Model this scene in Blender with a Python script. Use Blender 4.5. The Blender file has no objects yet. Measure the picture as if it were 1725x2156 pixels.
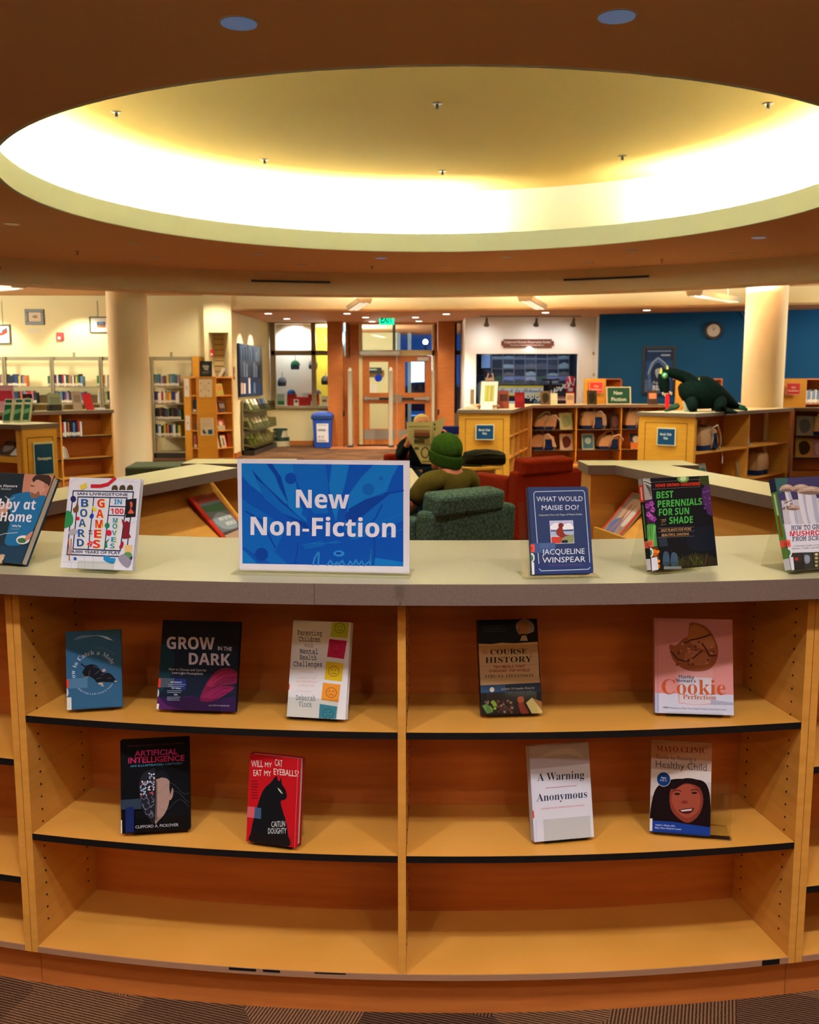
import bpy, bmesh, math, random
import numpy as np
from mathutils import Vector, Matrix
random.seed(7)
SC = bpy.context.scene
COL = SC.collection
PI = math.pi
R = math.radians

# ------------------------------------------------------------------ camera
cam_d = bpy.data.cameras.new('camera'); cam = bpy.data.objects.new('camera', cam_d); COL.objects.link(cam)
cam_d.sensor_fit = 'VERTICAL'; cam_d.sensor_height = 24.0; cam_d.lens = 24.0 * 2020 / 2156
cam.location = (0, 0, 1.5); cam.rotation_euler = (R(90 - 7.86), 0, 0)
cam_d.clip_end = 200; cam_d.clip_start = .05
cam_d.dof.use_dof = True; cam_d.dof.focus_distance = 2.25; cam_d.dof.aperture_fstop = 5.6
SC.camera = cam
# ------------------------------------------------------------------ view
SC.view_settings.view_transform = 'Standard'; SC.view_settings.look = 'None'
SC.view_settings.gamma = 1; SC.view_settings.exposure = 1.12; SC.view_settings.use_curve_mapping = False
# ------------------------------------------------------------------ world (dusk outside the entrance)
wd = bpy.data.worlds.new('dusk'); SC.world = wd; wd.use_nodes = True
bgn = wd.node_tree.nodes['Background']; bgn.inputs[0].default_value = (.10, .28, .62, 1); bgn.inputs[1].default_value = .9
# ------------------------------------------------------------------ lights
WARM = (1.0, .80, .52); NEUT = (1.0, .93, .78)
def light(kind, name, loc, power, col=WARM, size=.1, size_y=None, aim=None, spot=None, blend=.5, rot=None):
    d = bpy.data.lights.new(name, kind); d.energy = power; d.color = col
    if kind == 'AREA':
        d.size = size
        if size_y: d.shape = 'RECTANGLE'; d.size_y = size_y
        else: d.shape = 'DISK'
    else: d.shadow_soft_size = size
    if spot: d.spot_size = R(spot); d.spot_blend = blend
    o = bpy.data.objects.new(name, d); COL.objects.link(o); o.location = loc
    if aim is not None:
        o.rotation_euler = (Vector(aim) - Vector(loc)).to_track_quat('-Z', 'Y').to_euler()
    if rot: o.rotation_euler = rot
    return o
DC = (.24, 8.83); DR = 3.62; CEIL = 3.1; DOMEZ = 3.95; DR2 = 4.25; LIP = .22     # the round ceiling recess
COVE_W = 27.0; DOWN_W = 80.0
for k in range(22):                       # cove tubes lying on the ledge behind the lip
    a = 2 * PI * (k + .5) / 22
    if 55 < math.degrees(a) < 78: continue  # one tube is out
    r = DR + .22
    p = Vector((DC[0] + r * math.cos(a), DC[1] + r * math.sin(a), CEIL + LIP - .03))
    out = Vector((math.cos(a), math.sin(a), 1.1))
    o = light('AREA', 'cove_tube_light', p, COVE_W, (.87, 1.0, .98), .92, .05, aim=p + out)
    q = o.rotation_euler.to_matrix(); xax = q @ Vector((1, 0, 0)); tang = Vector((-math.sin(a), math.cos(a), 0))
    if abs(xax.dot(tang)) < .7: o.data.size, o.data.size_y = .05, .92
for (x, y, w) in ((-1.05, .6, .75), (1.05, .6, .75), (0, .4, .75), (-2.6, .9, .3), (2.6, .9, .3), (-.9, -.55, .62), (.9, -.55, .62)):   # downlights over and behind the viewer
    light('SPOT', 'downlight_lamp', (x, y, CEIL - .02), DOWN_W * w, (.97, 1.0, 1.08), .07, aim=(x, y + .35, 0), spot=115, blend=.8)
for (x, y, w) in ((-3.8, 12.0, 1), (-1.7, 13.2, 1), (.6, 13.4, 1), (2.8, 12.6, 1), (4.6, 11.2, 1), (-4.9, 10.2, 1), (-2.9, 12.2, .8), (1.6, 12.4, .8), (3.4, 11.8, .8), (-6.0, 8.2, 1), (5.6, 8.2, 1)):   # added spots without fixtures, brightening the seating area and its panels
    light('SPOT', 'seating_fill_spot', (x, y, CEIL - .03), 110 * w, (1, 1, .86), .07, aim=(x, y, 0), spot=128, blend=.9)
for (x, y) in ((-.79, 4.62), (.97, 4.52)):    # the two downlights over the near rim of the recess
    light('SPOT', 'rim_downlight_lamp', (x, y, CEIL - .012), 70, (1, .98, .84), .06, aim=(x, y, 0), spot=128, blend=.7)
# ------------------------------------------------------------------ materials
MATS = {}
def lin(h):
    c = [int(h[i:i + 2], 16) / 255 for i in (0, 2, 4)]
    return tuple(x / 12.92 if x <= .04045 else ((x + .055) / 1.055) ** 2.4 for x in c) + (1,)
def mat(name, hx, rough=.6, spec=.35, metal=0, kind=None, hx2=None, scale=10, emis=None, estr=0, stretch=(1, 1, 1), bump=0, coat=0):
    if name in MATS: return MATS[name]
    m = bpy.data.materials.new(name); m.use_nodes = True; MATS[name] = m
    nt = m.node_tree; n = nt.nodes; L = nt.links; b = n['Principled BSDF']
    b.inputs['Base Color'].default_value = lin(hx); b.inputs['Roughness'].default_value = rough
    b.inputs['Specular IOR Level'].default_value = spec; b.inputs['Metallic'].default_value = metal
    if coat: b.inputs['Coat Weight'].default_value = coat; b.inputs['Coat Roughness'].default_value = .08
    if emis: b.inputs['Emission Color'].default_value = lin(emis); b.inputs['Emission Strength'].default_value = estr
    if kind:
        tc = n.new('ShaderNodeTexCoord'); mp = n.new('ShaderNodeMapping'); mp.inputs['Scale'].default_value = stretch
        L.new(tc.outputs['Object'], mp.inputs['Vector'])
        if kind == 'voronoi':
            t = n.new('ShaderNodeTexVoronoi'); t.feature = 'DISTANCE_TO_EDGE'; t.inputs['Scale'].default_value = scale; out = t.outputs['Distance']
        else:
            t = n.new('ShaderNodeTexNoise'); t.inputs['Scale'].default_value = scale; t.inputs['Detail'].default_value = 5; out = t.outputs['Fac']
        L.new(mp.outputs['Vector'], t.inputs['Vector'])
        rp = n.new('ShaderNodeValToRGB'); rp.color_ramp.elements[0].color = lin(hx); rp.color_ramp.elements[1].color = lin(hx2 or hx)
        lo, hi = (.0, .12) if kind == 'voronoi' else (.3, .7)
        rp.color_ramp.elements[0].position = lo; rp.color_ramp.elements[1].position = hi
        L.new(out, rp.inputs['Fac']); L.new(rp.outputs['Color'], b.inputs['Base Color'])
        if bump:
            bp = n.new('ShaderNodeBump'); bp.inputs['Strength'].default_value = bump; bp.inputs['Distance'].default_value = .002
            L.new(out, bp.inputs['Height']); L.new(bp.outputs['Normal'], b.inputs['Normal'])
    return m
def flat(hx, rough=.55): return mat('print_' + hx + ('' if rough == .55 else '_%d' % int(rough * 100)), hx, rough, .1)
def clear(name, tint='f2f5ee', refl=.12):
    if name in MATS: return MATS[name]
    m = bpy.data.materials.new(name); m.use_nodes = True; MATS[name] = m; nt = m.node_tree; n = nt.nodes; n.clear()
    o = n.new('ShaderNodeOutputMaterial'); t = n.new('ShaderNodeBsdfTransparent'); g = n.new('ShaderNodeBsdfGlossy'); mx = n.new('ShaderNodeMixShader')
    f0 = n.new('ShaderNodeLayerWeight'); f0.inputs['Blend'].default_value = .5; f1 = n.new('ShaderNodeMath'); f1.operation = 'POWER'; f1.inputs[1].default_value = 3.5; f = n.new('ShaderNodeMath'); f.operation = 'MULTIPLY_ADD'; f.inputs[1].default_value = .28; f.inputs[2].default_value = .025; nt.links.new(f0.outputs['Facing'], f1.inputs[0]); nt.links.new(f1.outputs[0], f.inputs[0])
    t.inputs[0].default_value = lin(tint); g.inputs['Roughness'].default_value = refl
    nt.links.new(f.outputs[0], mx.inputs[0]); nt.links.new(t.outputs[0], mx.inputs[1]); nt.links.new(g.outputs[0], mx.inputs[2]); nt.links.new(mx.outputs[0], o.inputs[0])
    return m
def wood(name, a, b, rough=.38, stretch=(3, 3, 40), scale=1.2): return mat(name, a, rough, .35, 0, 'noise', b, scale, stretch=stretch)

# ------------------------------------------------------------------ mesh builder (everything in world coordinates, parents handled on linking)
WM = {}
USED = {}
class MB:
    def __init__(s, M=None): s.v = []; s.f = []; s.mi = []; s.ms = []; s.M = M or Matrix()
    def mid(s, m):
        if m not in s.ms: s.ms.append(m)
        return s.ms.index(m)
    def add(s, vs, fs, m):
        k = len(s.v); i = s.mid(m); M = s.M
        s.v += [M @ Vector(p) for p in vs]; s.f += [[k + q for q in f] for f in fs]; s.mi += [i] * len(fs); return s
    def box(s, a, b, m):
        (x0, y0, z0), (x1, y1, z1) = a, b
        x0, x1 = min(x0, x1), max(x0, x1); y0, y1 = min(y0, y1), max(y0, y1); z0, z1 = min(z0, z1), max(z0, z1)
        return s.add([(x0, y0, z0), (x1, y0, z0), (x1, y1, z0), (x0, y1, z0), (x0, y0, z1), (x1, y0, z1), (x1, y1, z1), (x0, y1, z1)],
                     [(3, 2, 1, 0), (4, 5, 6, 7), (0, 1, 5, 4), (1, 2, 6, 5), (2, 3, 7, 6), (3, 0, 4, 7)], m)
    def cbox(s, c, d, m): return s.box([c[i] - d[i] / 2 for i in range(3)], [c[i] + d[i] / 2 for i in range(3)], m)
    def prism(s, p, z0, z1, m):                      # polygon (counter-clockwise in plan) between two heights
        n = len(p); vs = [(x, y, z0) for x, y in p] + [(x, y, z1) for x, y in p]
        return s.add(vs, [list(range(n))[::-1], list(range(n, 2 * n))] + [(i, (i + 1) % n, n + (i + 1) % n, n + i) for i in range(n)], m)
    def hexa(s, lo, hi, m):                           # two quads of 3-D points
        return s.add(list(lo) + list(hi), [(3, 2, 1, 0), (4, 5, 6, 7), (0, 1, 5, 4), (1, 2, 6, 5), (2, 3, 7, 6), (3, 0, 4, 7)], m)
    def ring(s, c, ra, rb, a0, a1, z0, z1, m, n=32): # arc slab between two radii, angle measured from -y
        vs = []; fs = []
        for i in range(n + 1):
            a = a0 + (a1 - a0) * i / n
            for (r, z) in ((ra, z0), (rb, z0), (rb, z1), (ra, z1)): vs.append((c[0] + r * math.sin(a), c[1] - r * math.cos(a), z))
        for i in range(n):
            for j in range(4): fs.append((4 * i + j, 4 * i + (j + 1) % 4, 4 * i + 4 + (j + 1) % 4, 4 * i + 4 + j))
        fs += [(3, 2, 1, 0), (4 * n, 4 * n + 1, 4 * n + 2, 4 * n + 3)]
        return s.add(vs, fs, m)
    def loft(s, rings, m, cap=True):
        n = len(rings[0]); vs = [p for r in rings for p in r]
        fs = [(i * n + j, i * n + (j + 1) % n, (i + 1) * n + (j + 1) % n, (i + 1) * n + j) for i in range(len(rings) - 1) for j in range(n)]
        if cap: fs += [list(range(n))[::-1], list(range((len(rings) - 1) * n, len(rings) * n))]
        return s.add(vs, fs, m)
    def lathe(s, prof, c, m, n=24, sx=1, sy=1):
        return s.loft([[(c[0] + r * sx * math.cos(2 * PI * j / n), c[1] + r * sy * math.sin(2 * PI * j / n), c[2] + z) for j in range(n)] for r, z in prof], m)
    def cyl(s, a, b, r, m, n=16, r2=None): return s.tube([a, b], [r, r if r2 is None else r2], m, n)
    def tube(s, pts, r, m, n=8):
        pts = [Vector(p) for p in pts]; rs = r if isinstance(r, (list, tuple)) else [r] * len(pts); rings = []
        for i, p in enumerate(pts):
            d = (pts[min(i + 1, len(pts) - 1)] - pts[max(i - 1, 0)]).normalized()
            u = d.cross(Vector((0, 0, 1)) if abs(d.z) < .95 else Vector((1, 0, 0))).normalized(); w = d.cross(u)
            rings.append([p + (u * math.cos(2 * PI * j / n) + w * math.sin(2 * PI * j / n)) * rs[i] for j in range(n)])
        return s.loft(rings, m)
    def ell(s, c, r, m, n=16, k=10):
        rings = []
        for i in range(k + 1):
            t = PI * i / k - PI / 2; q = max(math.cos(t), .02)
            rings.append([(c[0] + r[0] * q * math.cos(2 * PI * j / n), c[1] + r[1] * q * math.sin(2 * PI * j / n), c[2] + r[2] * math.sin(t)) for j in range(n)])
        return s.loft(rings, m)
    def poly(s, pts, m): return s.add(pts, [list(range(len(pts)))], m)
    def obj(s, name, parent=None, bevel=0, segs=2, smooth=False, sub=0, clean=True):
        me = bpy.data.meshes.new(name); inv = WM[parent.name].inverted() if parent else Matrix()
        me.from_pydata([tuple(inv @ p) for p in s.v], [], s.f); me.update()
        for m in s.ms: me.materials.append(m)
        for p, i in zip(me.polygons, s.mi): p.material_index = i
        if clean or bevel or sub:
            bm = bmesh.new(); bm.from_mesh(me)
            if clean: bmesh.ops.recalc_face_normals(bm, faces=bm.faces)
            if bevel:
                es = [e for e in bm.edges if len(e.link_faces) == 2 and e.calc_face_angle(0) > .5]
                bmesh.ops.bevel(bm, geom=es, offset=bevel, segments=segs, profile=.5, affect='EDGES', clamp_overlap=True)
            bm.to_mesh(me); bm.free()
        if smooth:
            for p in me.polygons: p.use_smooth = True
            if smooth != 'all': me.set_sharp_from_angle(angle=R(40))
        o = bpy.data.objects.new(name, me); COL.objects.link(o)
        if parent: o.parent = parent; WM[o.name] = WM[parent.name]
        else: WM[o.name] = Matrix()
        if sub: md = o.modifiers.new('sub', 'SUBSURF'); md.levels = md.render_levels = sub
        return o
def tag(o, label=None, cat=None, group=None, kind=None):
    if label: o['label'] = label
    if cat: o['category'] = cat
    if group: o['group'] = group
    if kind: o['kind'] = kind
    return o
def thing(name, label, cat, M, group=None, kind=None):
    o = bpy.data.objects.new(name, None); COL.objects.link(o); o.empty_display_size = .05
    if not isinstance(M, Matrix): M = Matrix.Translation(Vector(M))
    o.matrix_world = M; WM[o.name] = M.copy()
    return tag(o, label, cat, group, kind)
def struct(o, label=None): o['kind'] = 'structure'; return tag(o, label)
def place(x, y, z, yaw=0, lean=0, roll=0):
    return Matrix.Translation((x, y, z)) @ Matrix.Rotation(yaw, 4, 'Z') @ Matrix.Rotation(-lean, 4, 'X') @ Matrix.Rotation(roll, 4, 'Y')
F_, TH = 2020., R(7.86)
def at(px, py, Y):                # the place on the upright plane Y metres ahead that the photo shows at a pixel
    x = (px - 862.5) / F_; y = (1078 - py) / F_; ry = math.cos(TH) + y * math.sin(TH); rz = -math.sin(TH) + y * math.cos(TH)
    t = Y / ry; return Vector((x * t, Y, 1.5 + rz * t))
def on(px, py, z):                # the place at height z that the photo shows at a pixel
    x = (px - 862.5) / F_; y = (1078 - py) / F_; ry = math.cos(TH) + y * math.sin(TH); rz = -math.sin(TH) + y * math.cos(TH)
    t = (z - 1.5) / rz; return Vector((x * t, ry * t, z))

def pix(p):
    z = p[2] - 1.5; d = p[1] * math.cos(TH) - z * math.sin(TH); u = p[1] * math.sin(TH) + z * math.cos(TH); return 862.5 + F_ * p[0] / d, 1078 - F_ * u / d
def shp(M, px, z):    # along a shelf front (local x), where the photo's column px meets it
    o = M.translation; u = M.to_3x3() @ Vector((1, 0, 0))
    return min((abs(pix(o + u * (k / 200) + Vector((0, 0, z)))[0] - px), k / 200) for k in range(0, 800))[1]
def cover_quad(M, w, h, ox, oy, k):   # a cover's corners in the coordinates its print was measured in
    return [tuple((a - b) * k for a, b in zip(pix(M @ Vector(q)), (ox, oy))) for q in ((-w / 2, 0, h), (w / 2, 0, h), (w / 2, 0, 0), (-w / 2, 0, 0))]
# ------------------------------------------------------------------ lettering and cover art
STY = {'n': (None, 0), 'b': (None, .022), 'l': (None, -.008), 'sans': ((0x1D5D4, 0x1D5EE), 0), 'serifb': ((0x1D400, 0x1D41A), 0), 'serif': ((0x1D400, 0x1D41A), -.004), 'ital': ((0x1D468, 0x1D482), -.012),
       'mono': ((0x1D670, 0x1D68A), 0), 'monob': ((0x1D670, 0x1D68A), .014), 'script': ((0x1D4D0, 0x1D4EA), 0), 'bi': ((0x1D63C, 0x1D656), 0), 'heavy': ((0x1D5D4, 0x1D5EE), .007)}
TC = {}
def glyphs(s, style):
    k = (s, style)
    if k in TC: return TC[k]
    rng, off = STY[style]
    if rng:
        dig = {'serifb': 0x1D7CE, 'serif': 0x1D7CE, 'sans': 0x1D7EC, 'heavy': 0x1D7EC, 'mono': 0x1D7F6, 'monob': 0x1D7F6}.get(style)
        s = ''.join(chr(rng[0] + ord(c) - 65) if 'A' <= c <= 'Z' else chr(rng[1] + ord(c) - 97) if 'a' <= c <= 'z' else chr(dig + ord(c) - 48) if c.isdigit() and dig else c for c in s)
    cu = bpy.data.curves.new('letters', 'FONT'); cu.body = s; cu.size = 1; cu.offset = off; cu.resolution_u = 2
    ob = bpy.data.objects.new('letters', cu); me = ob.to_mesh()
    vs = [tuple(v.co) for v in me.vertices]; fs = [list(p.vertices) for p in me.polygons]
    ob.to_mesh_clear(); bpy.data.objects.remove(ob); bpy.data.curves.remove(cu)
    if not vs: vs = [(0, 0, 0), (1, 0, 0), (1, 1, 0)]
    x0 = min(v[0] for v in vs); x1 = max(v[0] for v in vs)
    TC[k] = ([((v[0] - x0), v[1]) for v in vs], fs, x1 - x0)
    return TC[k]
def cap(style):
    g = glyphs('H', style); return max(v[1] for v in g[0])
class Art:
    """flat print on a face: local x to the right, z up, the face looking along -y; drawn in the coordinates of a quad (tl, tr, br, bl)"""
    def __init__(s, M, w, h, quad, y=0, eps=.000012):
        s.m = MB(M); s.w = w; s.h = h; s.k = 0; s.y = y; s.eps = eps
        A = []; B = []
        for (px, py), (u, v) in zip(quad, ((-w / 2, h), (w / 2, h), (w / 2, 0), (-w / 2, 0))):
            A.append([px, py, 1, 0, 0, 0, -u * px, -u * py]); B.append(u)
            A.append([0, 0, 0, px, py, 1, -v * px, -v * py]); B.append(v)
        s.H = np.linalg.solve(np.array(A, float), np.array(B, float))
    def P(s, x, y):
        H = s.H; d = H[6] * x + H[7] * y + 1; return ((H[0] * x + H[1] * y + H[2]) / d, (H[3] * x + H[4] * y + H[5]) / d)
    def up(s): s.k += 1; return s.y - s.eps * s.k
    def poly(s, pts, col, clip=True):
        y = s.up(); q = [s.P(*p) for p in pts]
        if clip: q = [(min(max(a, -s.w / 2), s.w / 2), min(max(b, 0), s.h)) for a, b in q]
        s.m.poly([(a, y, b) for a, b in q], flat(col)); return s
    def rect(s, x0, y0, x1, y1, col): return s.poly([(x0, y1), (x1, y1), (x1, y0), (x0, y0)], col)
    def ell(s, x, y, rx, ry, col, n=20, rot=0, a0=0, a1=360):
        c, d = math.cos(R(rot)), math.sin(R(rot)); pts = []
        for i in range(n):
            a = R(a0 + (a1 - a0) * i / (n - (a1 - a0 < 360))); e, g = rx * math.cos(a), -ry * math.sin(a); pts.append((x + e * c - g * d, y + e * d + g * c))
        return s.poly(pts, col)
    def blob(s, pts, col, sub=5):                      # smooth closed outline through the points
        n = len(pts); out = []
        for i in range(n):
            p0, p1, p2, p3 = pts[i - 1], pts[i], pts[(i + 1) % n], pts[(i + 2) % n]
            for k in range(sub):
                t = k / sub
                out.append(tuple(.5 * (2 * p1[j] + (p2[j] - p0[j]) * t + (2 * p0[j] - 5 * p1[j] + 4 * p2[j] - p3[j]) * t * t + (3 * p1[j] - p0[j] - 3 * p2[j] + p3[j]) * t ** 3) for j in (0, 1)))
        return s.poly(out, col)
    def line(s, pts, wd, col):
        y = s.up(); m = flat(col); q = [s.P(*p) for p in pts]; k = abs(s.P(pts[0][0] + wd, pts[0][1])[0] - q[0][0]) / 2
        for a, b in zip(q, q[1:]):
            dx, dz = b[0] - a[0], b[1] - a[1]; L = math.hypot(dx, dz) or 1; nx, nz = -dz / L * k, dx / L * k; ex, ez = dx / L * k * .6, dz / L * k * .6
            s.m.poly([(a[0] - nx - ex, y, a[1] - nz - ez), (b[0] - nx + ex, y, b[1] - nz + ez), (b[0] + nx + ex, y, b[1] + nz + ez), (a[0] + nx - ex, y, a[1] + nz - ez)], m)
        return s
    def frame(s, q, wd, col): return s.line(list(q) + [q[0]], wd, col)
    def txt(s, t, x0, y0, x1, y1, hp, col, style='n'):   # baseline from (x0,y0) to (x1,y1), capital height hp
        vs, fs, wd = glyphs(t, style); ch = cap(style); y = s.up()
        a = s.P(x0, y0); b = s.P(x1, y1); c = s.P(x0, y0 - hp); ux, uz = (b[0] - a[0]) / wd, (b[1] - a[1]) / wd; vx, vz = (c[0] - a[0]) / ch, (c[1] - a[1]) / ch
        s.m.add([(a[0] + ux * p + vx * q, y, a[1] + uz * p + vz * q) for p, q in vs], fs, flat(col)); return s
    def arc(s, t, cx, cy, r, a0, a1, hp, col, style='n', inside=False):   # letters round a circle, clockwise over the top (angles from straight up)
        ws = [glyphs(c, style)[2] if c != ' ' else .28 for c in t]; gap = .09; tot = sum(ws) + gap * (len(t) - 1); pos = 0; ch = cap(style); y = s.up(); c0 = s.P(cx, cy); k = kz = 1
        for c, w_ in zip(t, ws):
            am = R(a0 + (a1 - a0) * (pos + w_ / 2) / tot); sc = hp / ch
            if c != ' ':
                vs, fs, _ = glyphs(c, style); out = []
                for p, q in vs:
                    p = (p - w_ / 2) * sc; q = q * sc
                    if inside: rr = r - q; e = (rr * math.sin(am) - p * math.cos(am), rr * math.cos(am) + p * math.sin(am))
                    else: rr = r + q; e = (rr * math.sin(am) + p * math.cos(am), rr * math.cos(am) - p * math.sin(am))
                    out.append((c0[0] + e[0] * k, y, c0[1] + e[1] * kz))
                s.m.add(out, fs, flat(col))
            pos += w_ + gap
        return s
    def scribble(s, x0, y0, x1, y1, rows, col, wd=3): # lines of writing too small to read
        for i in range(rows):
            f = (i + .5) / rows; s.line([(x0, y0 + (y1 - y0) * f), (x0 + (x1 - x0) * random.uniform(.75, 1), y0 + (y1 - y0) * f)], wd, col)
        return s
    def obj(s, name, parent): return s.m.obj(name, parent, clean=False)
# ------------------------------------------------------------------ surface materials
CEILM = mat('ceiling_paint', 'd9a77c', .9, .1); LIPM = mat('recess_paint', 'cdd3c2', .9, .1); CREAM = mat('cream_paint', 'd9cda0', .85, .15)
WHITE = mat('white_paint', 'e6e2d8', .85, .15); BLUEW = mat('blue_paint', '064474', .8, .2); BEAMM = mat('beam_paint', 'e0c498', .9, .1); COLM = mat('column_paint', 'eadbb8', .85, .15)
OAK = wood('maple_shelf', 'c98c36', 'd69944'); OAKP = wood('maple_panel', 'c28a26', 'cd9530', .45); OAKR = wood('maple_red', 'b2642a', 'c07234', .4)
DOORW = wood('door_wood', 'a85f26', 'b86e34', .4); LAM_LIT = mat('laminate_lit', 'b0a880', .4, .4, kind='noise', hx2='b8b08a', scale=220); LAM_SHADED = mat('laminate_shaded', '6c5b52', .45, .3, kind='noise', hx2='78665c', scale=260)  # one counter laminate in two tones: lit on top, shaded on the edge
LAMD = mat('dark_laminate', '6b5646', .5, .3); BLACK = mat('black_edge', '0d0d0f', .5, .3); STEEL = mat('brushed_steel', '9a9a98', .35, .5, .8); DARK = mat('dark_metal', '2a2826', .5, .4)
GLASS = clear('window_glass', 'f6fafa', .02); ACR = clear('clear_acrylic', 'fafbf8', .05); SHELFM = mat('grey_enamel', '8b8468', .5, .3); FRAMEM = mat('window_frame_paint', '8d8264', .6, .3)
GROOVE_ = mat('panel_groove', '5a3410', .6, .2); PAGE = mat('page_edges', 'd9d3c4', .8, .1)
def carpet():
    m = bpy.data.materials.new('carpet_tiles'); m.use_nodes = True; nt = m.node_tree; n = nt.nodes; L = nt.links; b = n['Principled BSDF']; b.inputs['Roughness'].default_value = .95; b.inputs['Specular IOR Level'].default_value = .1
    tc = n.new('ShaderNodeTexCoord'); mp = n.new('ShaderNodeMapping'); mp.inputs['Rotation'].default_value = (0, 0, .32); mp.inputs['Location'].default_value = (.12, .33, 0)
    L.new(tc.outputs['Object'], mp.inputs['Vector'])
    ck = n.new('ShaderNodeTexVoronoi'); ck.feature = 'F1'; ck.distance = 'CHEBYCHEV'; ck.inputs['Scale'].default_value = 3.6; ck.inputs['Randomness'].default_value = .35; L.new(mp.outputs[0], ck.inputs['Vector'])
    wv = []
    for ax in ('X', 'Y'):
        w = n.new('ShaderNodeTexWave'); w.bands_direction = ax; w.inputs['Scale'].default_value = 38; w.inputs['Distortion'].default_value = 1.2; w.inputs['Detail'].default_value = 3; w.inputs['Detail Scale'].default_value = 3
        L.new(mp.outputs[0], w.inputs['Vector']); wv.append(w)
    sp = n.new('ShaderNodeSeparateColor'); L.new(ck.outputs['Color'], sp.inputs[0])
    gt = n.new('ShaderNodeMath'); gt.operation = 'GREATER_THAN'; gt.inputs[1].default_value = .5; L.new(sp.outputs[0], gt.inputs[0])
    mx = n.new('ShaderNodeMix'); mx.data_type = 'FLOAT'; L.new(gt.outputs[0], mx.inputs[0]); L.new(wv[0].outputs['Fac'], mx.inputs[2]); L.new(wv[1].outputs['Fac'], mx.inputs[3])
    c1 = n.new('ShaderNodeValToRGB'); c1.color_ramp.elements[0].color = lin('3e281c'); c1.color_ramp.elements[1].color = lin('8c6849'); c1.color_ramp.elements[0].position = .25; c1.color_ramp.elements[1].position = .9
    L.new(mx.outputs[0], c1.inputs[0])
    c2 = n.new('ShaderNodeMix'); c2.data_type = 'RGBA'; c2.blend_type = 'MULTIPLY'; c2.inputs[0].default_value = 1
    tn = n.new('ShaderNodeValToRGB'); tn.color_ramp.elements[0].color = (.42, .40, .42, 1); tn.color_ramp.elements[1].color = (1, .95, .85, 1); L.new(sp.outputs[1], tn.inputs[0])
    L.new(c1.outputs[0], c2.inputs[6]); L.new(tn.outputs[0], c2.inputs[7]); L.new(c2.outputs[2], b.inputs['Base Color'])
    return m
# ------------------------------------------------------------------ the room
struct(MB().box((-14, -7, -.1), (14, 40, 0), carpet()).obj('floor'))
TILE = mat('entrance_tile', 'a8643c', .35, .4, kind='noise', hx2='b8744a', scale=3)
struct(MB().box((-1.75, 20.9, 0), (1.2, 27, .004), TILE).obj('floor_entrance'))
struct(MB().ring(DC, DR, 23, 0, 2 * PI, CEIL, CEIL + .04, CEILM, 128).obj('ceiling', smooth=True))
struct(MB().ring(DC, DR - .004, DR + .03, 0, 2 * PI, CEIL - .001, CEIL + LIP, LIPM, 128).obj('ceiling_recess_lip', smooth=True))
struct(MB().ring(DC, DR2, DR2 + .05, 0, 2 * PI, CEIL + .04, DOMEZ, LIPM, 128).obj('ceiling_recess_wall', smooth=True))
struct(MB().lathe([(DR2 + .05, 0), (DR2 + .05, .05)], (DC[0], DC[1], DOMEZ), mat('recess_top_paint', 'd8b86c', .9, .1), 128).obj('ceiling_recess_top'))
BC = (-.236, 7.163)
struct(MB().ring(BC, 7.77, 8.3, R(108), R(252), 2.78, CEIL, BEAMM, 96).obj('beam', smooth=True))
def far_a(x): return PI - math.asin((x - BC[0]) / 7.77)
for i, (x0, x1) in enumerate(((-6.4, -5.4), (-2.36, -1.2), (2.28, 3.42))):
    o = MB().ring(BC, 7.745, 7.7685, far_a(x1), far_a(x0), 2.945, 2.972, BLACK, 10).obj('slot_diffuser')
    tag(o, ['black slot diffuser at the left end of the curved beam', 'black slot diffuser on the beam above the wall panels left of the EXIT sign', 'black slot diffuser on the beam between EXIT sign and the blue wall'][i], 'vent', 'slot diffusers on the curved beam')
for nm, px in (('column', 269), ('column', 1612)):
    p = at(px, 700, 14.85 if px < 800 else 15.35)
    struct(MB().lathe([(.30 if px < 800 else .315, 0), (.30 if px < 800 else .315, CEIL)], (p.x, p.y, 0), COLM, 48).obj(nm, smooth=True))
# outer walls
W = lambda n, a, b, m=CREAM: struct(MB().box(a, b, m).obj(n))
W('wall_back', (-14, -7.1, 0), (14, -7, CEIL)); W('wall_left', (-12.1, -7, 0), (-12, 19, CEIL)); W('wall_right', (12, -7, 0), (12.1, 24, CEIL), BLUEW)
W('wall_far_left', (-12, 18.85, 0), (-3.88, 18.97, CEIL))
# piece with the slat niche, then the wall that runs back to the entrance
m = MB(); m.box((-3.88, 18.4, 0), (-3.8, 18.97, CEIL), CREAM).box((-3.42, 18.4, 0), (-3.36, 18.97, CEIL), CREAM).box((-3.8, 18.4, 2.38), (-3.42, 18.97, CEIL), CREAM)
m.hexa([(-3.62, 18.93, 0), (-3.42, 18.45, 0), (-3.42, 18.97, 0), (-3.6, 18.97, 0)], [(-3.62, 18.93, 2.38), (-3.42, 18.45, 2.38), (-3.42, 18.97, 2.38), (-3.6, 18.97, 2.38)], CREAM)
struct(m.obj('wall_niche'))
SLAT = mat('slat_panel', 'd6b478', .6, .2); m = MB(); m.box((-3.8, 18.93, 0), (-3.6, 18.97, 2.38), GROOVE_)
for k in range(22): m.box((-3.8, 18.915, .1 + k * .104), (-3.6, 18.93, .192 + k * .104), SLAT)
struct(m.obj('wall_slat_panel'))
m = MB(); m.hexa([(-3.42, 18.97, 0), (-3.36, 18.97, 0), (-3.2, 22.2, 0), (-3.5, 22.2, 0)], [(-3.42, 18.97, CEIL), (-3.36, 18.97, CEIL), (-3.2, 22.2, CEIL), (-3.5, 22.2, CEIL)], CREAM)
struct(m.obj('wall_entrance_left'))
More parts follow.
